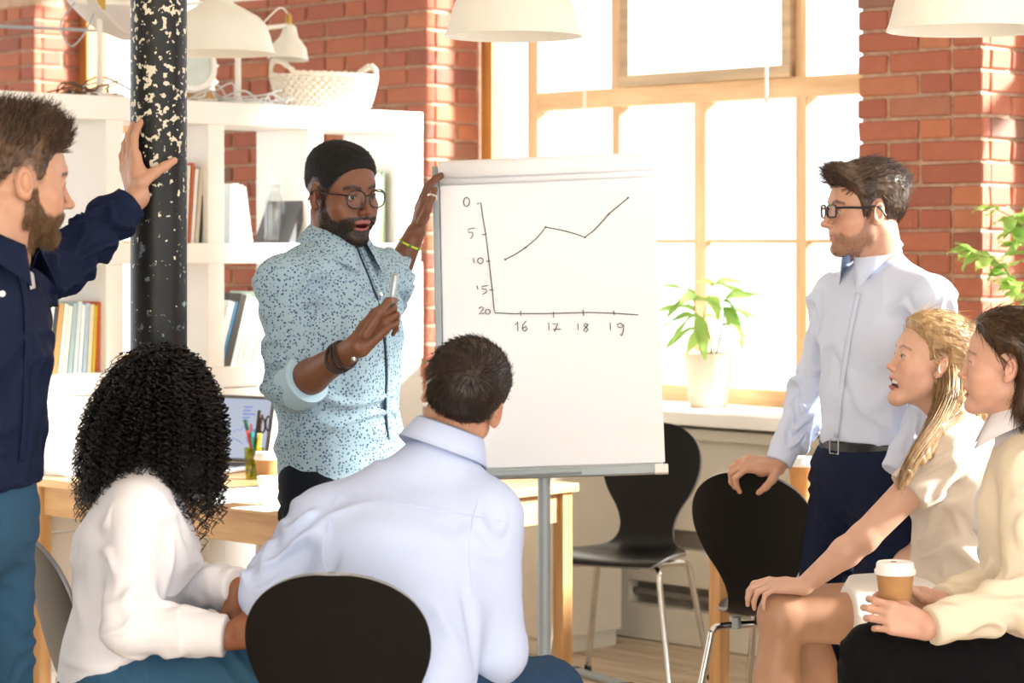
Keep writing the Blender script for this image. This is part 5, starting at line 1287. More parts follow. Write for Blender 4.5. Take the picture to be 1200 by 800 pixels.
MEN_LINE = [(-0.12, -0.07), (-0.095, -0.078), (-0.07, -0.07), (-0.045, -0.05), (-0.034, -0.01), (-0.02, 0.026), (0.0, 0.03), (0.01, 0.0), (0.016, -0.02), (0.028, -0.018), (0.036, 0.02), (0.05, 0.045), (0.07, 0.062), (0.09, 0.075), (0.12, 0.08)]
def lower_body(p, st, legs, mat, shoes, seed, h=0.0065, off=0.008, name='trousers', rt=(0.088, 0.060, 0.046), hem_z=0.06, waist_cut=None, amp=0.004, ring=0.006):
    pts = [x[0] for x in st] + [q for l in legs for q in l]; F = Field(*bounds(pts, 0.16), h); torso(F, st, 0.03, off)
    if waist_cut is not None: F.cut(*waist_cut)
    for (hp, kn, an) in legs:
        F.cone(hp, kn, rt[0], rt[1], 0.03, off=off); F.cone(kn, an, rt[1], rt[2], 0.02, off=off, cap_b=True)
    V, Q = F.mesh(1); limbs = []
    for (hp, kn, an) in legs: limbs += [(hp, kn, ring, 16, 0.09), (kn, an, ring, 18, 0.06)]
    V = wrinkle(V, Q, limbs, amp, 8, seed); o = p.part(name, V, Q, mat)
    if shoes:
        for (hp, kn, an), (fw, m) in zip(legs, shoes): shoe(p, an, fw, m)
    return o
def inner_body(p, st, arms, legs, skin, h=0.012, sh=-0.012, feet=True):
    """the covered part of the body, slightly inside the clothes, in one surface with the limbs"""
    pts = [x[0] for x in st] + [q for a in arms for q in a] + [q for l in legs for q in l]; F = Field(*bounds(pts, 0.16), h); torso(F, st, 0.03, sh)
    for (s_, e, w) in arms: F.cone(s_, e, 0.046, 0.036, 0.03); F.cone(e, mixp(e, w, 0.85), 0.034, 0.022, 0.02)
    for (hp, kn, an) in legs: F.cone(hp, kn, 0.07, 0.046, 0.03); F.cone(kn, an, 0.046, 0.03, 0.02)
    V, Q = F.mesh(1); p.skin(V, Q, lc(skin))
def forearm(F, E, W, k=1.0, re=0.036, rw=0.0225, rot=None, start=0.0):
    a = mixp(E, W, start); m = mixp(E, W, 0.3); F.cone(a, m, re * 0.98 * k, re * k, 0.015); F.cone(m, W, re * k, rw * k, 0.015)
M_SHOE = plain('shoe_leather', '#2a211c', 0.4)

# ---- presenter in the patterned shirt ----------------------------------
def presenter():
    skin = '#6f452f'; d = 6.0; f = (0.78, -0.62, 0); r = perp(f); c = J(393, 325, d)
    p = Person('man in light blue dotted shirt and glasses presenting at the flip chart, marker in hand', c)
    H = Head(J(400, 226, 5.97), (0.66, -0.75, 0), tilt_up=-7, roll=3); nb = J(392, 303, 6.0)
    bmk = beard_mask(0.002)
    F = make_head(p, H, nb, skin, jaw=0.004, mouth='part', lips='#a4605a', beard='#1a120e', beard_fn=lambda *a: bmk(*a) * 0.93, brow='#0f0b09', iris='#20130d', neck_r=0.058, nose_k=0.6, fade=('#0d0a08', lambda X, Y, Z: np.clip((np.interp(Z, [-0.02, 0.0, 0.03, 0.05, 0.07], [0.027, 0.038, 0.057, 0.069, 0.08]) - Y) / 0.006, 0, 1) * np.clip((Z - np.interp(Y, [-0.1, -0.06, -0.035, -0.02, 0.005, 0.012], [-0.065, -0.05, -0.0, 0.01, 0.01, -0.03])) / 0.012, 0, 1) * ((np.abs(X) < 0.0765) | (Z > 0.03))))
    mh = mat_hair('black_hair', '#040303', '#0d0a08', 0.8)
    beard_strands(p, H, F, mh, 1500, 0.0045, bmk)
    line = [(-0.12, 0.0), (-0.09, 0.0), (-0.06, 0.0), (-0.04, 0.015), (-0.02, 0.034), (0.0, 0.036), (0.014, 0.02), (0.03, 0.01), (0.045, 0.02), (0.058, 0.036), (0.07, 0.055), (0.08, 0.066), (0.1, 0.073)]
    o, V, N = hair_cap(p, H, line, lambda X, Y, Z: 0.0008 + 0.0105 * np.clip((Z - 0.045) / 0.06, 0, 1) + 0.005 * np.clip((Y - 0.02) / 0.06, 0, 1) * (Z > 0.05), mh, amp=0.0012, freq=(260, 260, 260))
    strands(p, H, V, N, mh, 2600, lambda a, b: b, 0.003, r=0.0009, seg=3, lift=0.6)
    glasses(p, H, plain('dark_tortoise', '#1c1413', 0.3), 0.0262, 0.0225, 0.105, -0.004, 2.3, 0.0019, 0.010)
    SR, SL = c + r * 0.185 + A((0, 0, -0.012)), c - r * 0.185 + A((0, 0, 0.004)); ER, WR = J(343, 455, 5.82), J(419, 405, 5.62); EL, WL = J(450, 352, 6.42), J(487, 272, 6.40)
    pel = J(401, 548, 6.02); st = [(J(394, 345, 6.0), 0.165, 0.112, r), (J(392, 385, 5.99), 0.170, 0.125, r), (J(392, 450, 6.0), 0.158, 0.118, r), (J(399, 520, 6.02), 0.156, 0.118, r), (pel, 0.158, 0.115, r)]
    HR, HL = pel + r * 0.09 + A((0, 0, -0.04)), pel - r * 0.09 + A((0, 0, -0.04)); fl = A((pel[0], pel[1], 0))
    legs = [(HR, fl + r * 0.13 + A((0.03, -0.02, 0.49)), fl + r * 0.15 + A((0, 0, 0.07))), (HL, fl - r * 0.12 + A((0.03, -0.02, 0.49)), fl - r * 0.13 + A((0, 0, 0.07)))]
    inner_body(p, st, [(SR, ER, WR), (SL, EL, WL)], legs, skin)
    # bare forearms and hands
    def rb(F):
        forearm(F, ER, WR, 1.0, 0.041, 0.026, start=0.1); tips = hand(F, WR, J(452, 368, 5.62) - A(WR), (-0.25, -0.85, 0.35), 'R', curl=(38, 82, 40), spread=2, k=0.95,
            thumb_world=[J(428, 392, 5.58), J(445, 366, 5.575), J(455, 353, 5.60), J(463, 352, 5.64)])
    skin_piece(p, bounds([ER, WR, J(475, 345, 5.6)], 0.095), 0.003, rb, skin)
    def lb(F):
        forearm(F, EL, WL, 1.0, 0.040, 0.0255, start=0.1); hand(F, WL, J(494, 232, 6.42) - A(WL), (-0.92, -0.30, 0.1), 'L', curl=(12, 22, 14), spread=3, k=0.96, thumb_world=[J(494, 260, 6.36), J(501, 245, 6.34), J(506, 232, 6.345), J(510, 222, 6.355)])
    skin_piece(p, bounds([EL, WL, J(505, 195, 6.41)], 0.095), 0.003, lb, skin)
    # shirt
    t = NT('dotted_shirt'); vec = t.coords(); vo = t.n('TexVoronoi'); vo.inputs['Scale'].default_value = 125; vo.inputs['Randomness'].default_value = 0.8; t.l(vec, vo.inputs['Vector'])
    dots = t.ramp(vo.outputs['Distance'], [(0.30, '#ffffff'), (0.40, '#000000')]); vc = t.n('SeparateColor'); t.l(vo.outputs['Color'], vc.inputs[0])
    dcol = t.ramp(vc.outputs[0], [(0.0, '#2c4763'), (0.5, '#5d82a0'), (0.8, '#34506e')]); t.set(Base_Color=t.mix(dots, '#96b0c0', dcol), Roughness=0.85); ms = t.m
    mcuff = mat_cloth('cuff_blue', '#a7c4d4'); mdark = mat_cloth('placket_lining', '#2b3a4c')
    S = Field(*bounds([st[0][0], st[3][0], SR, SL, ER, EL], 0.2), 0.005); torso(S, st[:4] + [(pel + A((0, 0, -0.04)), 0.172, 0.122, r)], 0.03, 0.014); S.cone(SR, SL, 0.055, 0.055, 0.05, off=0.008); S.cone(nb + A((0, 0, 0.005)), mixp(nb, SR, 0.7), 0.06, 0.05, 0.04); S.cone(nb + A((0, 0, 0.005)), mixp(nb, SL, 0.7), 0.06, 0.05, 0.04)
    S.cut((0, 0, 0.957), (0.10, 0.0, -1))
    cR, cL = mixp(ER, WR, 0.22), mixp(EL, WL, 0.33); S.cone(SR, ER, 0.062, 0.055, 0.035); S.cone(ER, cR, 0.056, 0.056, 0.02, cap_b=True); S.cone(SL, EL, 0.06, 0.052, 0.03); S.cone(EL, cL, 0.052, 0.05, 0.02, cap_b=True)
    S.cone(nb + A((0, 0, 0.02)), nb + A((0, 0, 0.2)), 0.059, 0.059, 0.005, sub=True)
    V, Q = S.mesh(1); V = wrinkle(V, Q, [(SR, ER, 0.012, 13, 0.075), (SL, EL, 0.008, 13, 0.07), (st[0][0], st[3][0], 0.006, 7, 0.2)], 0.006, 9, 4,
        [(J(360, 345, 5.8), J(400, 420, 5.8), 0.01, 0.012), (J(355, 380, 5.8), J(372, 470, 5.85), -0.012, 0.012), (J(385, 470, 5.85), J(330, 530, 5.85), 0.009, 0.012), (J(440, 420, 5.9), J(380, 480, 5.85), 0.008, 0.014), (J(440, 350, 5.9), J(410, 400, 5.85), 0.008, 0.012)], still=[(cR, 0.07), (cL, 0.07)])
    sh = p.part('shirt', V, Q, ms, label='light blue shirt with small dark blue dots')
    for (E_, c_, ax) in ((ER, cR, unit(A(WR) - A(ER))), (EL, cL, unit(A(WL) - A(EL)))):
        b = MB(); b.tube([Vector((A(c_) - ax * 0.055).tolist()), Vector((A(c_) - ax * 0.03).tolist()), Vector((A(c_) + ax * 0.004).tolist()), Vector((A(c_) + ax * 0.006).tolist())], [0.060, 0.062, 0.061, 0.052], 28); p.mb(b, 'rolled_cuff', mcuff, sh)
    collar(p, sh, nb + A((0.004, 0, 0.012)), (0.12, 0.0, 1), (0.72, -0.69, 0), 0.066, 0.068, 0.036, 0.05, 0.034, ms, gap=16)
    strip(p, sh, [(419, 287), (427, 305), (437, 330), (446, 360), (451, 400), (453, 440), (452, 480), (455, 515)], [(425, 287), (433, 305), (443, 330), (452, 358), (457, 400), (458.5, 440), (457, 480), (460, 512)], ms)
    seam(p, sh, [(418, 288), (422, 300), (427, 312), (436, 335), (444, 358), (450, 400), (452, 440), (451, 480), (454, 512)], mdark, 0.0026)
    buttons(p, sh, [(430, 305), (446, 345), (454, 395), (455.5, 445), (455, 490)], M_CUPWHITE)
    lower_body(p, st[2:], legs, mat_cloth('dark_denim', '#131822'), [((0.78, -0.62), M_SHOE)] * 2, 5, waist_cut=((0, 0, 1.0), (0, 0, 1)))
    # jewellery
    ax = unit(A(WR) - A(ER)); b = None; mlea = plain('dark_leather', '#2a1c18', 0.6); mst = plain('steel_bead', '#c9c4bb', 0.25, 0.9)
    e1 = unit(np.cross(ax, (0, 0, 1))); e2 = np.cross(e1, ax)
    wr = None
    for k, tt in enumerate((0.70, 0.755, 0.81)):
        q = mixp(ER, WR, tt); b = MB().tube([Vector((q + (e1 * math.cos(a) + e2 * math.sin(a)) * 0.0335 + ax * 0.006 * math.sin(a * 2 + k)).tolist()) for a in [2 * math.pi * i / 24 for i in range(24)]], 0.0048, 6, closed=True); o = p.mb(b, 'leather_bracelet', mlea, wr, label='dark brown leather bracelet' if wr is None else None); wr = wr or o
    bvv = None
    for x, y in ((409, 408), (415, 420)): q = J(x, y, 5.625); p.mb(MB().lathe([(0, -0.006), (0.005, -0.005), (0.006, 0), (0.005, 0.005), (0, 0.006)], c=(q[0], q[1] - 0.012, q[2]), n=12), 'metal_bead', mst, wr)
    ax = unit(A(WL) - A(EL)); e1 = unit(np.cross(ax, (0, 1, 0))); e2 = np.cross(e1, ax); q = mixp(EL, WL, 0.82); my = plain('yellow_cord', '#c9d63a', 0.6); mg = plain('green_cord', '#3f7a50', 0.6)
    ring = [q + (e1 * math.cos(a) + e2 * math.sin(a)) * 0.0295 for a in [2 * math.pi * i / 28 for i in range(28)]]
    bo = p.mb(MB().tube([Vector(x.tolist()) for x in ring], 0.003, 6, closed=True), 'cord_bracelet', my, label='yellow and green cord bracelet')
    for i in range(0, 28, 4): p.mb(MB().tube([Vector(ring[i].tolist()), Vector(ring[i + 1].tolist())], 0.0042, 6), 'green_bead', mg, bo)
    q0, q1 = J(504.5, 233, 6.33), J(509.5, 230, 6.345); ax = unit(q1 - q0); m_ = J(507, 230.5, 6.348); th = unit(J(510, 222, 6.355) - J(506, 232, 6.345)); e1 = unit(np.cross(th, (0, 1, 0))); e2 = np.cross(e1, th)
    p.mb(MB().tube([Vector((m_ + (e1 * math.cos(a) + e2 * math.sin(a)) * 0.0112).tolist()) for a in [2 * math.pi * i / 20 for i in range(20)]], 0.0035, 8, closed=True), 'ring', plain('silver', '#d8d6d2', 0.2, 0.9), label='wide silver ring')
    p.finish()
    a, b_ = P(463.5, 321, 5.635), P(456, 378, 5.65)
    mk = thing('marker_pen', 'slim silver marker pen held upright in the presenter\'s right hand', 'pen', b_)
    MB().tube([Vector((0, 0, 0)), (a - b_) * 0.45], 0.0075, 14).build('grip', plain('marker_dark', '#3b4a4c', 0.4), mk, smooth=True)
    MB().tube([(a - b_) * 0.45, (a - b_) * 0.97, (a - b_)], [0.0085, 0.0085, 0.006], 14).build('cap', plain('marker_silver', '#a9b3b6', 0.3, 0.6), mk, smooth=True)

# ---- standing man with glasses on the right ----------------------------
def listener():
    skin = '#c2937a'; f = (-0.85, -0.53, 0); r = perp(f); c = J(1035, 345, 6.4)
    p = Person('standing man in pale blue shirt, black belt and glasses, leaning on a black chair', c)
    H = Head(J(1013, 247, 6.36), (-0.975, -0.2, 0), tilt_up=-1); nb = J(1033, 316, 6.42); bmk = beard_mask(-0.002, 0.012)
    F = make_head(p, H, nb, skin, beard='#6b4a35', beard_fn=lambda *a: bmk(*a) * 0.55, brow='#3a281c', iris='#4a3b30', lips='#b07466', smile=0.5, neck_r=0.06)
    mh = mat_hair('brown_hair', '#2a1d14', '#5a4230', 0.45); beard_strands(p, H, F, mat_hair('short_brown_beard', '#4a3322', '#7a5a42'), 700, 0.003, bmk)
    thick = lambda X, Y, Z: 0.006 + 0.013 * np.clip((Z - 0.03) / 0.05, 0, 1) + 0.012 * np.clip((Y - 0.03) / 0.05, 0, 1) * np.clip((Z - 0.06) / 0.03, 0, 1)
    o, V, N = hair_cap(p, H, MEN_LINE, thick, mh, amp=0.003, freq=(150, 45, 60), extra=lambda F_: F_.cone((-0.035, 0.072, 0.098), (0.035, 0.072, 0.098), 0.016, 0.016, 0.03))
    flow = lambda a, b: np.stack([a[:, 0] * 1.0, -0.6 * np.ones(len(a)) + 1.2 * (a[:, 1] > 0.05), 0.25 * (a[:, 2] > 0.08) - 1.2 * np.clip(0.07 - a[:, 2], 0, 0.1) / 0.05], 1)
    strands(p, H, V, N, mh, 3800, flow, lambda q: 0.018 + 0.016 * (q[:, 2] > 0.07), r=0.0010, seg=5, lift=0.05, jit=0.1)
    glasses(p, H, plain('dark_frame', '#14161c', 0.35), 0.0255, 0.0165, 0.103, 0.0, 4.0, 0.0028, 0.008)
    SR, SL = c + r * 0.19 + A((0, 0, -0.015)), c - r * 0.19 + A((0, 0, -0.012)); ER, WR = J(951, 456, 6.63), J(911, 545, 6.56); EL, WL = J(1098, 470, 6.22), J(1046, 556, 6.16); pel = J(1022, 548, 6.42)
    st = [(J(1034, 365, 6.4), 0.165, 0.11, r), (J(1034, 400, 6.4), 0.172, 0.126, r), (J(1026, 460, 6.41), 0.155, 0.116, r), (J(1022, 515, 6.42), 0.150, 0.108, r), (pel, 0.165, 0.115, r)]
    HR, HL = pel + r * 0.09 + A((0, 0, -0.03)), pel - r * 0.09 + A((0, 0, -0.03)); legs = [(HR, J(968, 722, 6.52), J(962, 905, 6.62)), (HL, J(1036, 722, 6.32), J(1036, 912, 6.36))]
    for l in legs: l[2][2] = 0.07
    inner_body(p, st, [(SR, ER, WR), (SL, EL, WL)], legs, skin)
    def rb(F): forearm(F, ER, WR, 1, 0.028, 0.026, start=0.78); hand(F, WR, (-0.90, -0.12, 0.10), (-0.10, -0.45, 0.9), 'R', curls=[(48, 58, 20), (42, 62, 25), (40, 62, 25), (40, 60, 25)], spread=7, k=1.0, thumb_world=[J(909, 553, 6.525), J(905, 562, 6.50), J(898, 570, 6.505), J(889, 577, 6.52)])
    skin_piece(p, bounds([mixp(ER, WR, 0.5), WR, J(862, 570, 6.56)], 0.095), 0.0028, rb, skin)
    ms = mat_cloth('pale_blue_shirt', '#c9d3ea', 0.8); S = Field(*bounds([st[0][0], st[3][0], SR, SL, ER, EL, WR, WL], 0.17), 0.005)
    torso(S, st[:4], 0.03, 0.012); S.cone(SR, SL, 0.055, 0.055, 0.05, off=0.006); S.cone(nb, mixp(nb, SR, 0.7), 0.06, 0.05, 0.04); S.cone(nb, mixp(nb, SL, 0.7), 0.06, 0.05, 0.04); S.cut(st[3][0] + A((0, 0, -0.005)), (0, 0, -1))
    for (s_, e, w) in ((SR, ER, WR), (SL, EL, WL)): S.cone(s_, e, 0.062, 0.05, 0.03); S.cone(e, mixp(e, w, 0.78), 0.05, 0.04, 0.02); S.cone(mixp(e, w, 0.72), mixp(e, w, 0.97), 0.041, 0.038, 0.006, cap_b=True)
    S.cone(nb + A((-0.004, 0, 0.01)), nb + A((-0.03, 0, 0.2)), 0.06, 0.06, 0.005, sub=True)
    S.cone(nb + A(f) * 0.06 + A((0, 0, 0.05)), J(1002, 338, 6.27), 0.035, 0.006, 0.006, sub=True)
    V, Q = S.mesh(1); V = wrinkle(V, Q, [(SR, ER, 0.009, 12, 0.07), (ER, WR, 0.011, 17, 0.06), (SL, EL, 0.009, 12, 0.07), (EL, WL, 0.009, 15, 0.06), (st[1][0], st[3][0], 0.004, 8, 0.19)], 0.007, 7, 14,
        [(J(1000, 400, 6.25), J(985, 500, 6.25), 0.007, 0.012), (J(1045, 390, 6.2), J(1010, 460, 6.2), 0.007, 0.012), (J(975, 410, 6.35), J(990, 470, 6.3), -0.008, 0.012), (J(1000, 470, 6.3), J(1045, 505, 6.25), 0.007, 0.011)], still=[(WR, 0.075), (WL, 0.075)])
    sh = p.part('shirt', V, Q, ms, label='pale blue dress shirt'); collar(p, sh, nb + A((-0.018, 0, 0.012)), (-0.3, 0, 1), (-0.93, -0.36, 0), 0.065, 0.063, 0.044, 0.055, 0.024, ms, gap=24, points=2.2, rise=0.034)
    strip(p, sh, [(1004, 343), (998, 370), (992, 400), (986, 440), (981, 480), (978, 512)], [(1009, 344), (1003, 371), (997.5, 401), (991.5, 441), (986.5, 480), (983.5, 512)], ms); buttons(p, sh, [(1000, 372), (993.5, 405), (988, 440), (983.5, 475), (981, 505)], M_CUPWHITE, 0.005)
    tr = lower_body(p, [(st[3][0] + A((0, 0, -0.015)), 0.145, 0.104, r), (pel, 0.168, 0.118, r), (pel + A((0, 0, -0.05)), 0.165, 0.115, r)], legs, mat_cloth('navy_trousers', '#141c33', 0.8), [((-0.85, -0.53), M_SHOE)] * 2, 15, waist_cut=(J(1022, 524, 6.42), (0, 0, 1)), rt=(0.095, 0.075, 0.062), ring=0.005)
    bz = J(1022, 523.5, 6.42); b = MB(); pts = []
    B = Field(*bounds([bz], 0.22), 0.004); B.cone(bz - A((0, 0, 0.019)), bz + A((0, 0, 0.019)), 0.1235, 0.1235, 0.0, axis=r, qa=0.164 / 0.1235, cap_a=True, cap_b=True); V, Q = B.mesh(1); bl = p.part('belt', V, Q, plain('black_leather', '#101012', 0.4, bump=0.1), tr, label='black leather belt')
    bk = J(977, 522, 6.3); 
    h_ = hit(surf_bvh(bl), 979, 523, p.base)
    if h_: q, n = h_; n = -n if n.y > 0 else n; u_ = n.cross(Vector((0, 0, 1))).normalized(); w_ = Vector((0, 0, 1)); p.mb(MB().tube([q + n * 0.004 + u_ * a * 0.018 + w_ * b_ * 0.019 for a, b_ in ((-1, -1), (1, -1), (1, 1), (-1, 1))], 0.0025, 6, closed=True), 'buckle', M_CHROME, bl)
    m_ = J(871.5, 551.5, 6.5); 
    p.finish()

# ---- man seated with his back to us --------------------------------------
def seated_man():
    skin = '#bd8d74'; f = (0.12, 0.99, 0); r = perp(f); c = J(470, 592, 4.92)
    p = Person('seated man seen from behind in pale blue shirt on the foreground chair', J(435, 800, 4.8))
    H = Head(J(544, 465, 5.0), (0.22, 0.97, 0), tilt_up=14, roll=20, k=1.0); nb = J(514, 540, 4.97)
    F = make_head(p, H, nb, skin, neck_r=0.06); mh = mat_hair('dark_brown_hair', '#150f0b', '#33231a', 0.4)
    line = [(-0.12, -0.075), (-0.09, -0.082), (-0.06, -0.075), (-0.042, -0.05), (-0.034, -0.01), (-0.02, 0.026), (0.0, 0.03), (0.012, -0.01), (0.028, -0.01), (0.036, 0.03), (0.06, 0.055), (0.09, 0.075), (0.12, 0.08)]
    o, V, N = hair_cap(p, H, line, lambda X, Y, Z: 0.003 + 0.007 * np.clip((Z + 0.03) / 0.08, 0, 1), mh, amp=0.0016, freq=(110, 110, 40))
    cr = A((0.012, -0.085, 0.085))
    def flow(a, b): q = a - cr; return q / np.maximum(0.02, np.linalg.norm(q, axis=1, keepdims=True)) + np.cross(np.tile(unit(cr), (len(a), 1)), q) * 6
    strands(p, H, V, N, mh, 4500, flow, lambda q: 0.010 + 0.012 * (q[:, 2] > 0.0), r=0.0010, seg=5, lift=0.04, jit=0.15, where=lambda X, Y, Z: ~((np.abs(X) > 0.068) & (Z < 0.045)))
    SL, SR = J(380, 614, 4.95), J(570, 608, 4.9); EL, WL = J(320, 695, 4.93), J(370, 770, 5.12); ER, WR = J(582, 765, 4.9), J(560, 790, 5.14); pel = J(432, 818, 4.78)
    st = [(J(484, 618, 4.94), 0.135, 0.085, r), (J(472, 655, 4.90), 0.180, 0.122, r), (J(452, 735, 4.83), 0.178, 0.122, r), (J(440, 790, 4.79), 0.178, 0.125, r), (pel, 0.185, 0.13, r)]
    HL, HR = pel - r * 0.09 + A((0, 0.02, -0.02)), pel + r * 0.09 + A((0, 0.02, -0.02)); KL, KR = J(425, 790, 5.22), J(640, 793, 5.13)
    KL[2] = KR[2] = 0.53; legs = [(HL, KL, A((KL[0], KL[1] + 0.02, 0.08))), (HR, KR, A((KR[0] - 0.03, KR[1] - 0.02, 0.08)))]
    inner_body(p, st, [(SL, EL, WL), (SR, ER, WR)], legs, skin)
    for (E_, W_, sd, dv) in ((EL, WL, 'L', (0.5, 0.8, -0.1)), (ER, WR, 'R', (-0.4, 0.85, -0.05))):
        def hb(F): forearm(F, E_, W_, start=0.6); hand(F, W_, dv, (0, 0, 1), sd)
        skin_piece(p, bounds([mixp(E_, W_, 0.6), W_, A(W_) + unit(dv) * 0.19], 0.095), 0.0045, hb, skin)
    ms = mat_cloth('pale_blue_oxford', '#bccaea', 0.8); S = Field(*bounds([st[0][0], pel, SR, SL, ER, EL, WR, WL], 0.17), 0.0055)
    torso(S, st, 0.035, 0.014); S.cut(pel + A((0, 0, -0.03)), (0, 0, -1)); S.cone(SL, SR, 0.062, 0.062, 0.06, off=0.006); S.cone(nb + A((0, -0.01, -0.005)), mixp(nb, SL, 0.75), 0.062, 0.055, 0.05); S.cone(nb + A((0, -0.01, -0.005)), mixp(nb, SR, 0.75), 0.062, 0.055, 0.05)
    S.cone(SL, EL, 0.07, 0.062, 0.045); S.cone(EL, mixp(EL, WL, 0.9), 0.062, 0.043, 0.03, cap_b=True); S.cone(SR, ER, 0.07, 0.06, 0.045); S.cone(ER, mixp(ER, WR, 0.9), 0.06, 0.045, 0.03, cap_b=True); S.cone(nb + A((0.005, 0.0, 0.02)), nb + A((0.03, 0.01, 0.2)), 0.06, 0.06, 0.005, sub=True)
    V, Q = S.mesh(1); V = wrinkle(V, Q, [(SL, EL, 0.011, 10, 0.085), (SR, ER, 0.006, 8, 0.085), (st[2][0], st[4][0], 0.006, 11, 0.22)], 0.012, 5.5, 24,
        [(J(545, 640, 4.75), J(560, 790, 4.75), -0.014, 0.016), (J(400, 600, 4.75), J(380, 700, 4.8), -0.013, 0.016), (J(360, 640, 4.8), J(310, 650, 4.85), 0.012, 0.012), (J(420, 640, 4.7), J(500, 700, 4.7), 0.007, 0.02), (J(500, 690, 4.7), J(540, 770, 4.72), 0.009, 0.015), (J(350, 620, 4.85), J(300, 690, 4.85), 0.01, 0.012)])
    sh = p.part('shirt', V, Q, ms, label='pale blue long sleeved shirt'); collar(p, sh, nb + A((0.0, 0.0, 0.0)), (0.36, 0.12, 1), (0.2, 0.98, 0), 0.068, 0.07, 0.045, 0.05, 0.026, ms, gap=20, tilt=0.0, rise=0.03)
    seam(p, sh, [(385, 575), (420, 582), (470, 590), (520, 598), (560, 605), (590, 610)], ms, 0.0012, 'yoke_seam')
    seam(p, sh, [(395, 577), (385, 610), (378, 650), (385, 680)], ms, 0.0012, 'armhole_seam'); seam(p, sh, [(560, 585), (552, 620), (550, 660), (556, 700)], ms, 0.0012, 'armhole_seam')
    lower_body(p, [(st[3][0], 0.17, 0.12, r), (pel, 0.188, 0.132, r)], legs, mat_cloth('blue_jeans', '#26405c', 0.85, 300), [((0.1, 1), M_SHOE)] * 2, 25, rt=(0.095, 0.072, 0.055)); p.finish()

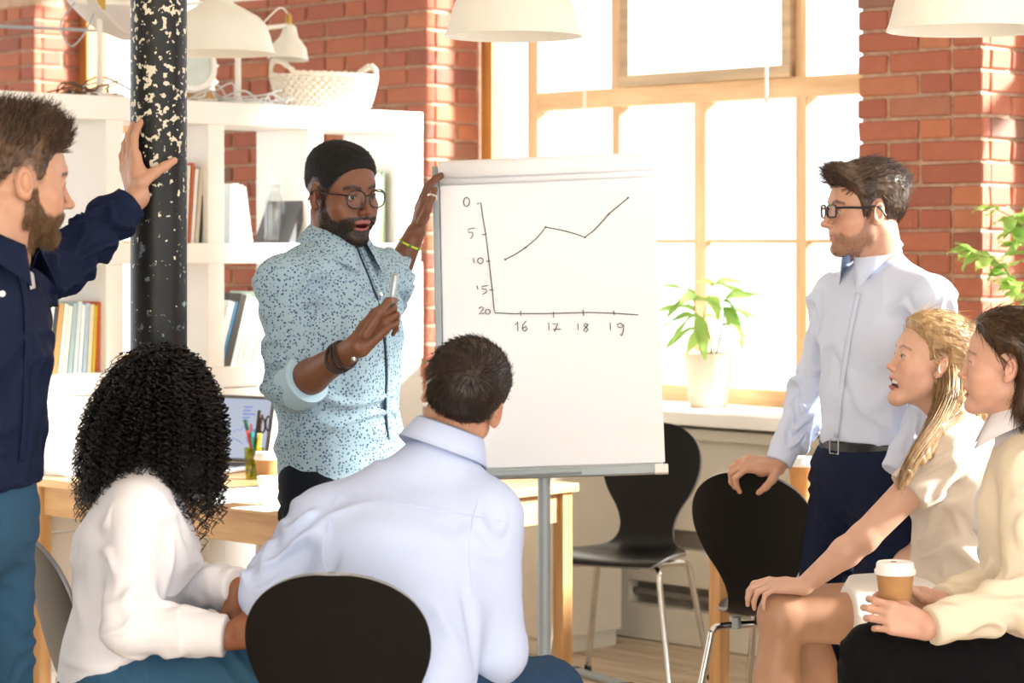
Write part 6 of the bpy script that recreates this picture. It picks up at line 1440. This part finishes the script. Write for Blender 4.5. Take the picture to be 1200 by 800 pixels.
# ---- curly-haired woman ---------------------------------------------------
def curly_woman():
    skin = '#8a5638'; f = (0.97, 0.22, 0); r = perp(f); p = Person('seated woman with long black curly hair, white shirt and blue jeans', J(145, 800, 5.1))
    H = Head(J(198, 478, 5.14), (0.86, 0.5, 0), tilt_up=-8, k=0.96); nb = J(168, 556, 5.12); make_head(p, H, nb, skin, fem=1.0, neck_r=0.048)
    SR, SL = J(164, 600, 4.95), J(156, 596, 5.22); ER, WR = J(152, 735, 4.9), J(266, 745, 4.88); EL, WL = J(207, 688, 5.2), J(281, 688, 5.06); pel = J(142, 800, 5.1)
    st = [(J(164, 595, 5.09), 0.130, 0.08, r), (J(158, 640, 5.08), 0.140, 0.105, r), (J(148, 710, 5.09), 0.122, 0.093, r), (J(146, 765, 5.1), 0.15, 0.115, r), (pel, 0.165, 0.125, r)]
    HR, HL = pel + r * 0.085, pel - r * 0.085; KR, KL = J(332, 788, 5.0), J(325, 752, 5.3); legs = [(HR, KR, A((KR[0] + 0.02, KR[1], 0.08))), (HL, KL, A((KL[0] + 0.02, KL[1], 0.08)))]
    inner_body(p, st, [(SR, ER, WR), (SL, EL, WL)], legs, skin)
    def rb(F): forearm(F, ER, WR, 0.85, 0.034, 0.026, start=0.6); hand(F, WR, (0.95, 0.15, 0.12), (-0.1, -0.9, 0.3), 'R', curl=(30, 35, 20), k=0.9)
    skin_piece(p, bounds([mixp(ER, WR, .6), WR, A(WR) + A((0.17, 0.03, 0))], 0.095), 0.003, rb, skin)
    def lb(F): forearm(F, EL, WL, 0.85, 0.034, 0.026, start=0.6); hand(F, WL, (0.25, -0.30, -0.9), (0.55, -0.75, 0.2), 'L', curl=(25, 40, 25), k=0.9)
    skin_piece(p, bounds([mixp(EL, WL, .6), WL, A(WL) + A((0.06, -0.06, -0.17))], 0.095), 0.003, lb, skin)
    ms = mat_cloth('white_shirt', '#e9e8ee', 0.75); S = Field(*bounds([st[0][0], pel, SR, SL, ER, EL, WR, WL], 0.16), 0.005); torso(S, st, 0.03, 0.014); S.cut(J(120, 782, 5.1), (0.45, 0, -1))
    S.cone(SL, SR, 0.05, 0.05, 0.05, off=0.005); S.cone(nb, mixp(nb, SR, .7), 0.05, 0.046, 0.04); S.cone(nb, mixp(nb, SL, .7), 0.05, 0.046, 0.04)
    S.cone(J(190, 640, 4.99), J(190, 640, 5.2), 0.055, 0.055, 0.05)
    for (s_, e, w) in ((SR, ER, WR), (SL, EL, WL)): S.cone(s_, e, 0.056, 0.056, 0.035); S.cone(e, mixp(e, w, 0.7), 0.054, 0.047, 0.025); S.cone(mixp(e, w, 0.68), mixp(e, w, 0.99), 0.044, 0.044, 0.008, cap_b=True)
    V, Q = S.mesh(1); V = wrinkle(V, Q, [(SR, ER, 0.009, 12, 0.07), (ER, WR, 0.008, 13, 0.065), (SL, EL, 0.007, 12, 0.07), (EL, WL, 0.008, 13, 0.065), (st[1][0], st[3][0], 0.006, 10, 0.17)], 0.008, 7, 34, still=[(WR, 0.075), (WL, 0.075)])
    sh = p.part('shirt', V, Q, ms, label='white long sleeved shirt'); collar(p, sh, nb + A((0.0, 0, 0.0)), (0.3, 0.05, 1), (0.95, 0.3, 0), 0.056, 0.058, 0.034, 0.036, 0.022, ms, gap=25)
    lower_body(p, [(st[3][0], 0.14, 0.105, r), (pel, 0.168, 0.128, r)], legs, mat_cloth('mid_blue_jeans', '#355a76', 0.85, 300), [((0.97, 0.2), M_SHOE)] * 2, 35, rt=(0.09, 0.066, 0.05))
    # curls
    mh = mat_hair('black_curls', '#070504', '#1c120d', 0.38); rg = np.random.default_rng(5); mhc = mat_hair('curl_core', '#020202', '#060504', 0.95); C = Field(*bounds([J(150, 420, 5.2), J(250, 560, 5.1)], 0.14), 0.006)
    hc = J(190, 476, 5.12); C.ell(hc, (0.084, 0.096, 0.09), 0.04); C.cone(hc + A((-0.015, 0, -0.02)), J(168, 535, 5.08), 0.075, 0.055, 0.05); C.cone(hc + A((0.01, 0, 0)), J(212, 550, 5.05), 0.08, 0.05, 0.05); V, Q = C.mesh(1); N = normals(V, Q)
    V = V + N * (0.004 * vnoise(V * 120, 3))[:, None]; core = p.part('hair', V, Q, mhc, label='long black curly hair')
    n, m = 1150, 54; roots = rg.normal(0, 1, (n, 3)); roots /= np.linalg.norm(roots, axis=1, keepdims=True); roots[:, 2] = np.where(rg.random(n) < 0.75, np.abs(roots[:, 2]), roots[:, 2]); roots[:300, 2] = np.abs(roots[:300, 2]) + 0.8; roots /= np.linalg.norm(roots, axis=1, keepdims=True)
    R0 = hc + roots * np.array([0.082, 0.092, 0.092]); t = np.linspace(0, 1, m)[None, :, None]; Ls = rg.uniform(0.15, 0.265, (n, 1, 1)); out = roots * np.array([1, 1, 0.2]) + rg.normal(0, 0.25, (n, 3)) * np.array([1, 1, 0]); outl = np.linalg.norm(out, axis=1, keepdims=True); out = out / np.maximum(0.2, outl)
    Ls = Ls * (1 + 0.25 * np.clip(roots[:, None, 2:3], 0, 1)); wide = rg.uniform(0.012, 0.046, (n, 1, 1)) + 0.042 * np.clip(roots[:, None, 2:3], 0, 1); s1 = np.minimum(1, t * 1.5)
    Pth = R0[:, None] + out[:, None] * (wide * np.sin(s1 * 1.57)) + np.array([0, 0, 1]) * 0.03 * np.sin(np.minimum(1, t * 3) * math.pi) * np.clip(roots[:, None, 2:3], 0, 1) + roots[:, None] * 0.014 * np.minimum(1, t * 5) - np.array([0, 0, 1]) * Ls * (0.12 * t + 0.88 * t ** 1.5) + np.array([-0.045, 0, 0]) * t * (out[:, None, 0:1] < 0) - np.array([0.012, 0, 0]) * t * (out[:, None, 0:1] > 0.3)
    turns = rg.uniform(34, 52, (n, 1)) * Ls[:, :, 0] * 1.2; ph = rg.uniform(0, 6.28, (n, 1)); rad = rg.uniform(0.0055, 0.0095, (n, 1)) * np.minimum(1, np.linspace(0, 1, m)[None] * 4); ang = ph + 2 * math.pi * turns * np.linspace(0, 1, m)[None]
    Pth[:, :, 0] += rad * np.cos(ang); Pth[:, :, 1] += rad * np.sin(ang); Pth[:, :, 2] += 0.35 * rad * np.sin(ang * 1.0 + 1)
    v, q = strand_mesh(Pth, 0.0019 * np.linspace(1.1, 0.5, m)[None] * rg.uniform(0.7, 1.3, (n, 1))); o = p.part('curls', v, q, mh, core); o['kind'] = 'stuff'; p.finish()

# ---- man in navy shirt at the column --------------------------------------
def navy_man():
    skin = '#b98d74'; f = (0.95, -0.3, 0); r = perp(f); c = J(-34, 348, 4.8); p = Person('bearded man in navy shirt and jeans with one hand on the iron column', c)
    H = Head(J(20, 212, 4.82), (0.86, 0.5, 0), tilt_up=-6, k=1.02); nb = J(-8, 312, 4.8); bmk = beard_mask(0.002, 0.008)
    F = make_head(p, H, nb, skin, beard='#5a3d28', beard_fn=lambda *a: bmk(*a) * 0.8, brow='#3f2a1b', neck_r=0.06, fade=('#4a3424', lambda X, Y, Z: 0.95 * np.clip((0.034 - Y) / 0.008, 0, 1) * np.clip((Z - np.interp(Y, [-0.1, -0.06, -0.035, 0.0, 0.02], [-0.06, -0.04, 0.0, 0.015, -0.01])) / 0.02, 0, 1) * (np.abs(X) < 0.078))); mb_ = mat_hair('brown_beard', '#4a3220', '#8a6a48', 0.5); beard_strands(p, H, F, mb_, 3800, 0.011, bmk, 4)
    mh = mat_hair('brown_quiff', '#2a1d13', '#5e432d', 0.45)
    line = [(-0.12, -0.04), (-0.095, -0.045), (-0.06, -0.03), (-0.04, 0.0), (-0.024, 0.026), (0.0, 0.028), (0.012, 0.01), (0.018, 0.0), (0.028, 0.01), (0.036, 0.035), (0.05, 0.055), (0.075, 0.072), (0.12, 0.082)]
    thick = lambda X, Y, Z: 0.003 + 0.026 * np.clip((Z - 0.035) / 0.05, 0, 1) + 0.004 * np.clip((Y - 0.0) / 0.08, 0, 1) * np.clip((Z - 0.05) / 0.03, 0, 1)
    o, V, N = hair_cap(p, H, line, thick, mh, amp=0.003, freq=(120, 90, 50), edge=0.09, extra=lambda F_: F_.cone((-0.03, 0.068, 0.098), (0.03, 0.068, 0.098), 0.016, 0.016, 0.03))
    flow = lambda a, b: np.stack([a[:, 0] * 0.5, 0.75 * (a[:, 2] > 0.05) - 0.4, 0.9 * (a[:, 2] > 0.05) - 0.7 * (a[:, 2] < 0.04)], 1) + b * 0.6 * (a[:, 2] > 0.06)[:, None]
    strands(p, H, V, N, mh, 5200, flow, lambda q: 0.007 + 0.024 * np.clip((q[:, 2] - 0.04) / 0.05, 0, 1), r=0.0010, seg=5, lift=0.35, jit=0.18)
    SR, SL = c + r * 0.185 + A((0, 0, -0.01)), J(12, 345, 4.99); EL, WL = J(74, 306, 5.20), J(160, 232, 5.285); ER, WR = J(-112, 490, 4.62), J(-62, 580, 4.64); pel = J(-44, 590, 4.8)
    st = [(J(-28, 360, 4.8), 0.165, 0.11, r), (J(-30, 410, 4.8), 0.172, 0.12, r), (J(-34, 490, 4.8), 0.158, 0.112, r), (J(-36, 560, 4.8), 0.158, 0.11, r), (pel, 0.165, 0.115, r)]
    HR, HL = pel + r * 0.09 + A((0, 0, -0.03)), pel - r * 0.09 + A((0, 0, -0.03)); legs = [(HR, J(-58, 800, 4.70), J(-65, 1115, 4.7)), (HL, J(-6, 800, 4.95), J(-12, 1110, 4.95))]
    for l in legs: l[2][2] = 0.07; l[1][2] = 0.49
    inner_body(p, st, [(SR, ER, WR), (SL, EL, WL)], legs, skin)
    cx_, cy_ = P(186, 0, D_COL).x, D_COL
    def lb(F):
        forearm(F, EL, WL, 1.0, 0.036, 0.027, start=0.5); hand(F, WL, J(151, 190, 5.31) - A(WL), (-0.80, -0.60, 0.1), 'L', curl=(10, 20, 14), spread=5, k=1.04, thumb_world=[J(166, 214, 5.268), J(180, 203, 5.292), J(193, 195, 5.304), J(204, 188, 5.312)])
    skin_piece(p, bounds([mixp(EL, WL, .4), WL, J(150, 150, 5.34), J(212, 190, 5.3)], 0.095), 0.0028, lb, skin)
    def rb(F): forearm(F, ER, WR, 1.0, 0.036, 0.027, start=0.3); hand(F, WR, (0.2, 0.05, -1), (0.1, -1, 0), 'R', k=1.0)
    skin_piece(p, bounds([mixp(ER, WR, .3), WR, A(WR) + A((0.05, 0, -0.2))], 0.095), 0.0045, rb, skin)
    ms = mat_cloth('navy_shirt', '#121c38', 0.75, var=0.08); mg = mat_cloth('grey_print_lining', '#c3bfc6', 0.8, var=0.2); S = Field(*bounds([st[0][0], pel, SR, SL, ER, EL, WR, WL], 0.17), 0.0055)
    torso(S, st, 0.03, 0.014); S.cone(SR, SL, 0.055, 0.055, 0.05, off=0.006); S.cone(nb + A((0, 0, -0.02)), mixp(nb, SR, .7), 0.06, 0.05, 0.04); S.cone(nb + A((0, 0, -0.02)), mixp(nb, SL, .7), 0.06, 0.05, 0.04); S.cut(J(30, 566, 4.8), (0.1, 0, -1))
    S.cone(SL, EL, 0.066, 0.053, 0.035); S.cone(EL, mixp(EL, WL, 0.93), 0.053, 0.042, 0.02, cap_b=True); S.cone(SR, ER, 0.06, 0.05, 0.035); S.cone(ER, mixp(ER, WR, 0.7), 0.05, 0.044, 0.02, cap_b=True); S.cone(nb + A((0.01, 0, 0.0)), nb + A((0.04, 0.01, 0.2)), 0.062, 0.062, 0.005, sub=True)
    V, Q = S.mesh(1); V = wrinkle(V, Q, [(SL, EL, 0.010, 9, 0.075), (EL, WL, 0.010, 13, 0.065), (st[0][0], st[3][0], 0.006, 8, 0.19)], 0.007, 8, 44, still=[(mixp(EL, WL, 0.93), 0.06)])
    sh = p.part('shirt', V, Q, ms, label='navy blue shirt'); co = collar(p, sh, nb + A((0.008, 0, -0.004)), (0.3, 0.05, 1), (0.93, -0.3, 0), 0.068, 0.07, 0.042, 0.04, 0.028, ms, gap=26)
    strip(p, sh, [(18, 318), (25, 345), (28, 390), (27, 440), (25, 490), (21, 540)], [(25, 315), (32, 345), (35, 390), (34, 440), (32, 490), (28, 540)], ms); strip(p, sh, [(20, 298), (25, 310), (29, 325), (32, 340)], [(28, 292), (32, 305), (35, 322), (37, 338)], mg, 'printed_lining', 0.008)
    p.mb(MB().tube([Vector(J(3, 344, 4.60).tolist()), Vector((J(3, 344, 4.60) + A((0, -0.004, 0))).tolist())], 0.006, 10), 'button', M_CUPWHITE, sh)
    tr = lower_body(p, [(st[3][0], 0.15, 0.108, r), (pel, 0.168, 0.12, r), (pel + A((0, 0, -0.05)), 0.168, 0.118, r)], legs, mat_cloth('faded_jeans', '#31536e', 0.85, 300, var=0.12), [((0.95, -0.3), M_SHOE)] * 2, 45, rt=(0.092, 0.07, 0.055)); p.finish()

# ---- laughing blonde woman -------------------------------------------------
def wooden_stool(x, y, label):
    t = thing('wooden_stool', label, 'stool', (x, y, 0), 0.4)
    MB().lathe([(0, 0.415), (0.165, 0.415), (0.172, 0.425), (0.172, 0.44), (0.165, 0.447), (0, 0.447)], n=32).build('seat', M_PINE, t, smooth=True)
    for k in range(4):
        a = math.pi / 4 + k * math.pi / 2; MB().tube([(0.11 * math.cos(a), 0.11 * math.sin(a), 0.416), (0.17 * math.cos(a), 0.17 * math.sin(a), 0.0)], 0.016, 12).build('leg', M_PINE_LEG, t, smooth=True)
    MB().tube([(0.148 * math.cos(a), 0.148 * math.sin(a), 0.16) for a in [2 * math.pi * i / 28 for i in range(28)]], 0.009, 8, closed=True).build('foot_ring', M_PINE_LEG, t, smooth=True)
def blonde():
    skin = '#cfa48e'; f = (-0.95, -0.3, 0); r = perp(f); p = Person('laughing blonde woman in beige top and white skirt, hand on her knee', J(1120, 730, 6.0))
    H = Head(J(1090, 424, 6.0), (-0.985, -0.12, 0), tilt_up=12, k=0.955); nb = J(1122, 497, 6.02)
    F = make_head(p, H, nb, skin, fem=1.0, jaw=0.011, mouth='open', lips='#b8645f', brow='#5a4030', iris='#3a3028', smile=1.0, neck_r=0.05, nose_k=0.9, lid=-0.6)
    mh = mat_hair('blonde_hair', '#7d6042', '#c2a075', 0.42)
    line = [(-0.12, -0.1), (-0.07, -0.095), (-0.045, -0.06), (-0.034, -0.01), (-0.02, 0.026), (0.0, 0.03), (0.014, 0.01), (0.022, 0.0), (0.034, 0.035), (0.05, 0.055), (0.07, 0.072), (0.09, 0.085), (0.12, 0.09)]
    o, V, N = hair_cap(p, H, line, lambda X, Y, Z: 0.008 + 0.012 * np.clip((Z - 0.02) / 0.06, 0, 1), mh, fem=1.0, amp=0.003, freq=(60, 60, 130)); clip = A((0.0, -0.118, 0.025))
    def flow(a, b): q = clip - a; return q / np.maximum(0.02, np.linalg.norm(q, axis=1, keepdims=True))
    strands(p, H, V, N, mh, 6500, flow, lambda q: np.full(len(q), 0.05), r=0.0008, seg=7, lift=0.08, seed=6, wave=0.0015, jit=0.1)
    strands(p, H, V, N, mat_hair('blonde_light', '#a07c4c', '#dcbc86', 0.4), 1200, flow, lambda q: np.full(len(q), 0.06), r=0.0007, seg=7, lift=0.14, seed=16, wave=0.004, part='hair_highlights')
    cw = H.w(clip); mk = plain('black_clip', '#0d0d0e', 0.35)
    p.mb(MB().tube([Vector((cw + A((math.cos(a) * 0.006, math.cos(a) * 0.016, math.sin(a) * 0.018))).tolist()) for a in [2 * math.pi * i / 16 for i in range(16)]], 0.0065, 8, closed=True), 'hair_clip', mk, label='black hair tie')
    # long hair: bundle cores plus locks
    e = J(1101, 452, 5.93); g1 = [J(1112, 432, 5.95), J(1112, 462, 5.90), J(1098, 495, 5.84), J(1078, 525, 5.77), J(1062, 552, 5.73), J(1054, 572, 5.72)]; g2 = [J(1120, 425, 6.0), J(1128, 455, 5.98), J(1122, 482, 5.92), J(1100, 505, 5.83), J(1080, 540, 5.76)]
    g3 = [J(1132, 428, 6.02), J(1142, 460, 6.08), J(1148, 500, 6.12), J(1154, 530, 6.14), J(1158, 558, 6.15)]; g4 = [J(1128, 440, 6.0), J(1136, 475, 6.02), J(1140, 505, 6.08), J(1150, 535, 6.12)]
    g5 = [J(1104, 448, 5.95), J(1103, 470, 5.92), J(1092, 500, 5.86), J(1078, 530, 5.78), J(1060, 565, 5.73)]; g6 = [J(1126, 440, 5.98), J(1124, 470, 5.96), J(1118, 492, 5.93), J(1106, 508, 5.88), J(1088, 535, 5.79)]
    B = Field(*bounds([q for g in (g1, g2, g3) for q in g], 0.06), 0.004)
    for g, ra in ((g1, 0.014), (g2, 0.017), (g3, 0.016), (g4, 0.018), (g5, 0.013), (g6, 0.016)):
        for i in range(len(g) - 1): B.cone(g[i], g[i + 1], ra * (1 - 0.13 * i), ra * (1 - 0.13 * (i + 1)), 0.02)
    V2, Q2 = B.mesh(1); V2 = V2 + normals(V2, Q2) * (0.003 * ridge(vnoise(V2 * np.array([120, 120, 25]), 3)))[:, None]; p.part('hair_length', V2, Q2, mh, o)
    guide_strands(p, [g1, g2, g5, g6], 0.026, 1100, mh, r=0.0009, seed=8, end_spread=0.012, part='long_hair', parent=o); guide_strands(p, [g3, g4], 0.03, 600, mat_hair('blonde_ends', '#94704a', '#d8b888', 0.4), seed=9, end_spread=0.022, part='long_hair', parent=o, cut=(0.7, 1.0))
    q = H.w((-0.079, -0.001, -0.038)); p.mb(MB().lathe([(0, -0.0035), (0.003, -0.0025), (0.004, 0), (0.003, 0.0025), (0, 0.0035)], c=(q[0], q[1] - 0.004, q[2]), n=10), 'earring', M_CHROME)
    SL, SR = J(1110, 530, 5.85), J(1118, 526, 6.16); EL, WL = J(1012, 630, 5.80), J(942, 686, 5.84); ER, WR = J(1085, 640, 6.25), J(1015, 705, 6.2); pel = J(1128, 722, 6.02)
    st = [(J(1124, 530, 6.01), 0.125, 0.078, r), (J(1122, 565, 6.0), 0.135, 0.105, r), (J(1122, 640, 6.0), 0.115, 0.092, r), (J(1124, 690, 6.01), 0.145, 0.112, r), (pel, 0.165, 0.122, r)]
    HL, HR = pel - r * 0.08 + A((0, 0, -0.005)), pel + r * 0.08 + A((0, 0, 0.01)); KL, KR = J(917, 722, 5.86), J(940, 712, 6.1); legs = [(HL, KL, J(893, 955, 5.86)), (HR, KR, J(985, 945, 6.12))]
    for l in legs: l[2][2] = 0.08
    inner_body(p, st, [], [], skin)
    def lb(F):
        F.ell(SL, (0.048, 0.048, 0.048), 0.02); F.cone(SL, EL, 0.044, 0.036, 0.02); forearm(F, EL, WL, 1, 0.036, 0.0225); hand(F, WL, (-0.95, -0.05, 0.06), (-0.1, -0.25, 0.95), 'L', curls=[(22, 42, 22), (26, 46, 22), (30, 46, 22), (34, 46, 22)], spread=7, k=0.92)
    skin_piece(p, bounds([SL, EL, WL, J(890, 725, 5.86)], 0.095), 0.0035, lb, skin)
    def rb(F): F.cone(SR, ER, 0.042, 0.035, 0.02); forearm(F, ER, WR, 1, 0.035, 0.023); hand(F, WR, (-0.9, 0, -0.2), (0, 0, 1), 'R', k=0.92)
    skin_piece(p, bounds([SR, ER, WR, A(WR) + A((-0.18, 0, -0.1))], 0.095), 0.005, rb, skin)
    def lg(F):
        for (h_, k_, a_) in legs:
            F.cone(h_, k_, 0.078, 0.058, 0.02); F.ell(k_, (0.057, 0.055, 0.06), 0.02); F.cone(k_, mixp(k_, a_, 0.3), 0.052, 0.055, 0.02); F.cone(mixp(k_, a_, 0.3), a_, 0.055, 0.034, 0.02); F.cone(a_, A(a_) + A((-0.14, -0.03, -0.05)), 0.034, 0.028, 0.02)
    skin_piece(p, bounds([HL, HR, KL, KR, legs[0][2], legs[1][2], A(legs[0][2]) + A((-0.15, 0, -0.06))], 0.1), 0.0055, lg, '#b58a6e')
    ms = mat_cloth('beige_top', '#d6cbbf', 0.7); S = Field(*bounds([st[0][0], pel, SR, SL, mixp(SL, EL, .5), mixp(SR, ER, .5)], 0.16), 0.005); torso(S, st, 0.03, 0.012); S.cone(SL, SR, 0.047, 0.047, 0.05); S.cone(nb + A((0, 0, -0.01)), mixp(nb, SL, .75), 0.046, 0.042, 0.04); S.cone(nb + A((0, 0, -0.01)), mixp(nb, SR, .75), 0.046, 0.042, 0.04)
    S.cone(J(1086, 580, 5.92), J(1086, 580, 6.08), 0.04, 0.04, 0.05)
    S.cone(SL, mixp(SL, EL, 0.47), 0.057, 0.058, 0.03, cap_b=True); S.cone(SR, mixp(SR, ER, 0.47), 0.055, 0.055, 0.03, cap_b=True); S.cone(nb + A((-0.005, 0, 0.005)), nb + A((-0.02, 0, 0.2)), 0.056, 0.056, 0.005, sub=True)
    V, Q = S.mesh(1); V = wrinkle(V, Q, [(SL, EL, 0.006, 12, 0.07), (st[1][0], st[4][0], 0.009, 11, 0.17)], 0.006, 9, 54, [(J(1085, 585, 5.85), J(1110, 690, 5.9), 0.006, 0.01), (J(1100, 570, 5.85), J(1135, 640, 5.88), 0.008, 0.012)], still=[(mixp(SL, EL, 0.5), 0.075)]); sh = p.part('top', V, Q, ms, label='beige short sleeved top')
    mk2 = mat_cloth('white_skirt', '#efece8', 0.75); K = Field(*bounds([pel, st[3][0], HL, HR, mixp(HL, KL, .7), mixp(HR, KR, .7)], 0.16), 0.006); torso(K, st[3:], 0.03, 0.016); a, b_ = mixp(HL, KL, 0.68), mixp(HR, KR, 0.66)
    K.cut(st[3][0] + A((0, 0, 0.03)), (0, 0, 1))
    for t_ in (0, 0.25, 0.5, 0.75, 1): K.cone(mixp(HL, HR, t_), mixp(a, b_, t_), 0.098, 0.084, 0.03, cap_b=True)
    V, Q = K.mesh(1); V = wrinkle(V, Q, [], 0.004, 7, 55); p.part('skirt', V, Q, mk2, label='white short skirt')
    p.finish()
    s_ = pel; wooden_stool(float(s_[0]) - 0.02, float(s_[1]) + 0.0, 'round wooden stool under the laughing blonde woman')

# ---- brunette with the coffee cup -------------------------------------------
def brunette():
    skin = '#c99b86'; f = (-0.96, 0.2, 0); r = perp(f); p = Person('dark-haired woman in cream cardigan at the right edge, holding a coffee cup', J(1225, 770, 5.4))
    H = Head(J(1180, 427, 5.4), (-0.97, 0.22, 0), tilt_up=4, k=0.955); nb = J(1196, 506, 5.42)
    make_head(p, H, nb, skin, fem=1.0, jaw=0.003, mouth='part', lips='#b0665e', brow='#2a1b14', iris='#5a6a70', smile=0.4, neck_r=0.049, nose_k=0.8); mh = mat_hair('dark_bob', '#22150d', '#5e4128', 0.34)
    line = [(-0.14, -0.115), (-0.08, -0.12), (-0.05, -0.105), (-0.038, -0.05), (-0.03, 0.0), (-0.015, 0.027), (0.004, 0.03), (0.016, 0.022), (0.03, 0.03), (0.045, 0.05), (0.06, 0.066), (0.08, 0.082), (0.12, 0.09)]
    def ext(F_):
        for sx in (-1, 1): F_.cone((sx * 0.05, -0.055, 0.0), (sx * 0.052, -0.05, -0.1), 0.034, 0.028, 0.02)
        F_.cone((0, -0.085, 0.02), (0, -0.07, -0.105), 0.04, 0.036, 0.03)
    o, V, N = hair_cap(p, H, line, lambda X, Y, Z: 0.010 + 0.010 * np.clip((Z - 0.0) / 0.06, 0, 1) + 0.012 * np.clip((-Y - 0.02) / 0.06, 0, 1), mh, fem=1.0, amp=0.0025, freq=(110, 60, 26), extra=ext)
    def flow(a, b): return np.stack([np.sign(a[:, 0]) * 0.5, -0.9 * np.clip((a[:, 2] + 0.02) / 0.06, 0, 1), -0.35 - 1.0 * (a[:, 2] < 0.05)], 1)
    strands(p, H, V, N, mh, 4200, flow, lambda q: np.full(len(q), 0.045), r=0.0011, seg=6, lift=0.06, seed=7)
    SL, SR = J(1207, 556, 5.24), J(1222, 548, 5.56); EL, WL = J(1204, 705, 5.16), J(1087, 734, 5.08); ER, WR = J(1205, 680, 5.5), J(1102, 708, 5.28); pel = J(1228, 772, 5.42)
    st = [(J(1212, 555, 5.4), 0.13, 0.08, r), (J(1206, 600, 5.4), 0.14, 0.108, r), (J(1208, 680, 5.41), 0.122, 0.1, r), (J(1216, 740, 5.42), 0.15, 0.118, r), (pel, 0.165, 0.125, r)]
    HL, HR = pel - r * 0.08, pel + r * 0.08; KL, KR = J(1024, 770, 5.24), J(1036, 764, 5.50); legs = [(HL, KL, A((KL[0] - 0.02, KL[1], 0.08))), (HR, KR, A((KR[0], KR[1], 0.08)))]; inner_body(p, st, [(SL, EL, WL), (SR, ER, WR)], legs, skin)
    def lb(F): forearm(F, EL, WL, 0.9, 0.035, 0.0255, start=0.7); hand(F, WL, (-0.93, 0.03, 0.22), (0.10, -0.97, 0.15), 'L', curls=[(24, 42, 26), (26, 44, 26), (26, 46, 26), (30, 46, 28)], spread=4, k=0.93, thumb=((0.022, 0.02, -0.01), (0.055, 0.035, -0.03), (0.08, 0.04, -0.05), (0.098, 0.038, -0.07)))
    skin_piece(p, bounds([mixp(EL, WL, .7), WL, J(1018, 690, 5.12)], 0.095), 0.0028, lb, skin)
    def rb(F): forearm(F, ER, WR, 0.9, 0.035, 0.0255, start=0.7); hand(F, WR, (-0.95, -0.02, 0.12), (0.05, 0.98, 0.1), 'R', curl=(14, 30, 20), k=0.93, thumb_world=[J(1092, 705, 5.24), J(1081, 700, 5.215), J(1073, 694, 5.20), J(1066, 689, 5.195)])
    skin_piece(p, bounds([mixp(ER, WR, .7), WR, J(1030, 690, 5.3)], 0.095), 0.0032, rb, skin)
    mw = mat_cloth('white_blouse', '#e3dfe4', 0.75); mc = mat_cloth('cream_cardigan', '#e0d3bd', 0.9, 260, var=0.05)
    B = Field(*bounds([st[0][0], pel, SL, SR], 0.15), 0.005); torso(B, st, 0.03, 0.008); B.cone(SL, SR, 0.046, 0.046, 0.05); B.cone(nb + A((0, 0, -0.01)), mixp(nb, SL, .7), 0.05, 0.042, 0.04); B.cone(nb + A((0, 0, -0.01)), mixp(nb, SR, .7), 0.05, 0.042, 0.04); B.cut(pel + A((0, 0, -0.03)), (0, 0, -1)); B.cone(nb, nb + A((-0.02, 0, 0.2)), 0.053, 0.053, 0.005, sub=True)
    V, Q = B.mesh(1); V = wrinkle(V, Q, [(st[1][0], st[4][0], 0.005, 9, 0.17)], 0.004, 9, 64); bl = p.part('blouse', V, Q, mw, label='white blouse'); collar(p, bl, nb + A((0.0, 0, 0.005)), (-0.18, 0, 1), (-0.97, 0.2, 0), 0.058, 0.06, 0.034, 0.04, 0.028, mw, gap=30)
    S = Field(*bounds([st[0][0], pel, SR, SL, ER, EL, WR, WL], 0.16), 0.005); torso(S, st, 0.03, 0.02); S.cone(SL, SR, 0.05, 0.05, 0.05, off=0.008); S.cone(nb + A((0.02, 0, -0.03)), mixp(nb, SL, .75), 0.05, 0.052, 0.04); S.cone(nb + A((0.02, 0, -0.03)), mixp(nb, SR, .75), 0.05, 0.052, 0.04)
    S.cut(pel + A((0, 0, -0.06)), (0, 0, -1)); S.cut(J(1166, 520, 5.4), (-1, 0.25, 0.30)); S.cut(J(1150, 640, 5.4), (-1, 0.25, -0.10))
    for (s_, e, w) in ((SL, EL, WL), (SR, ER, WR)): S.cone(s_, e, 0.060, 0.056, 0.035); S.cone(e, mixp(e, w, 0.6), 0.057, 0.05, 0.03); S.cone(mixp(e, w, 0.6), mixp(e, w, 0.97), 0.046, 0.044, 0.012, cap_b=True)
    V, Q = S.mesh(1); V = wrinkle(V, Q, [(SL, EL, 0.007, 9, 0.075), (EL, WL, 0.011, 11, 0.065), (ER, WR, 0.009, 12, 0.065)], 0.005, 8, 65, [(J(1195, 600, 5.1), J(1180, 690, 5.1), 0.008, 0.014), (J(1175, 560, 5.2), J(1165, 680, 5.25), 0.006, 0.014)], still=[(WL, 0.07), (WR, 0.07)]); sh = p.part('cardigan', V, Q, mc, label='cream knitted cardigan')
    lower_body(p, [(st[3][0], 0.14, 0.108, r), (pel, 0.168, 0.128, r)], legs, mat_cloth('black_trousers', '#0c0c0e', 0.9), [((-0.96, 0.2), M_SHOE)] * 2, 66, rt=(0.088, 0.064, 0.05)); p.finish()
    c_ = P(1049, 727, 5.155); coffee_cup('kraft coffee cup with white lid held in the dark-haired woman\'s hands', c_, 0.98)
    wooden_stool(float(pel[0]) - 0.02, float(pel[1]), 'round wooden stool under the dark-haired woman at the right edge')

presenter(); listener(); seated_man(); curly_woman(); navy_man(); blonde(); brunette()
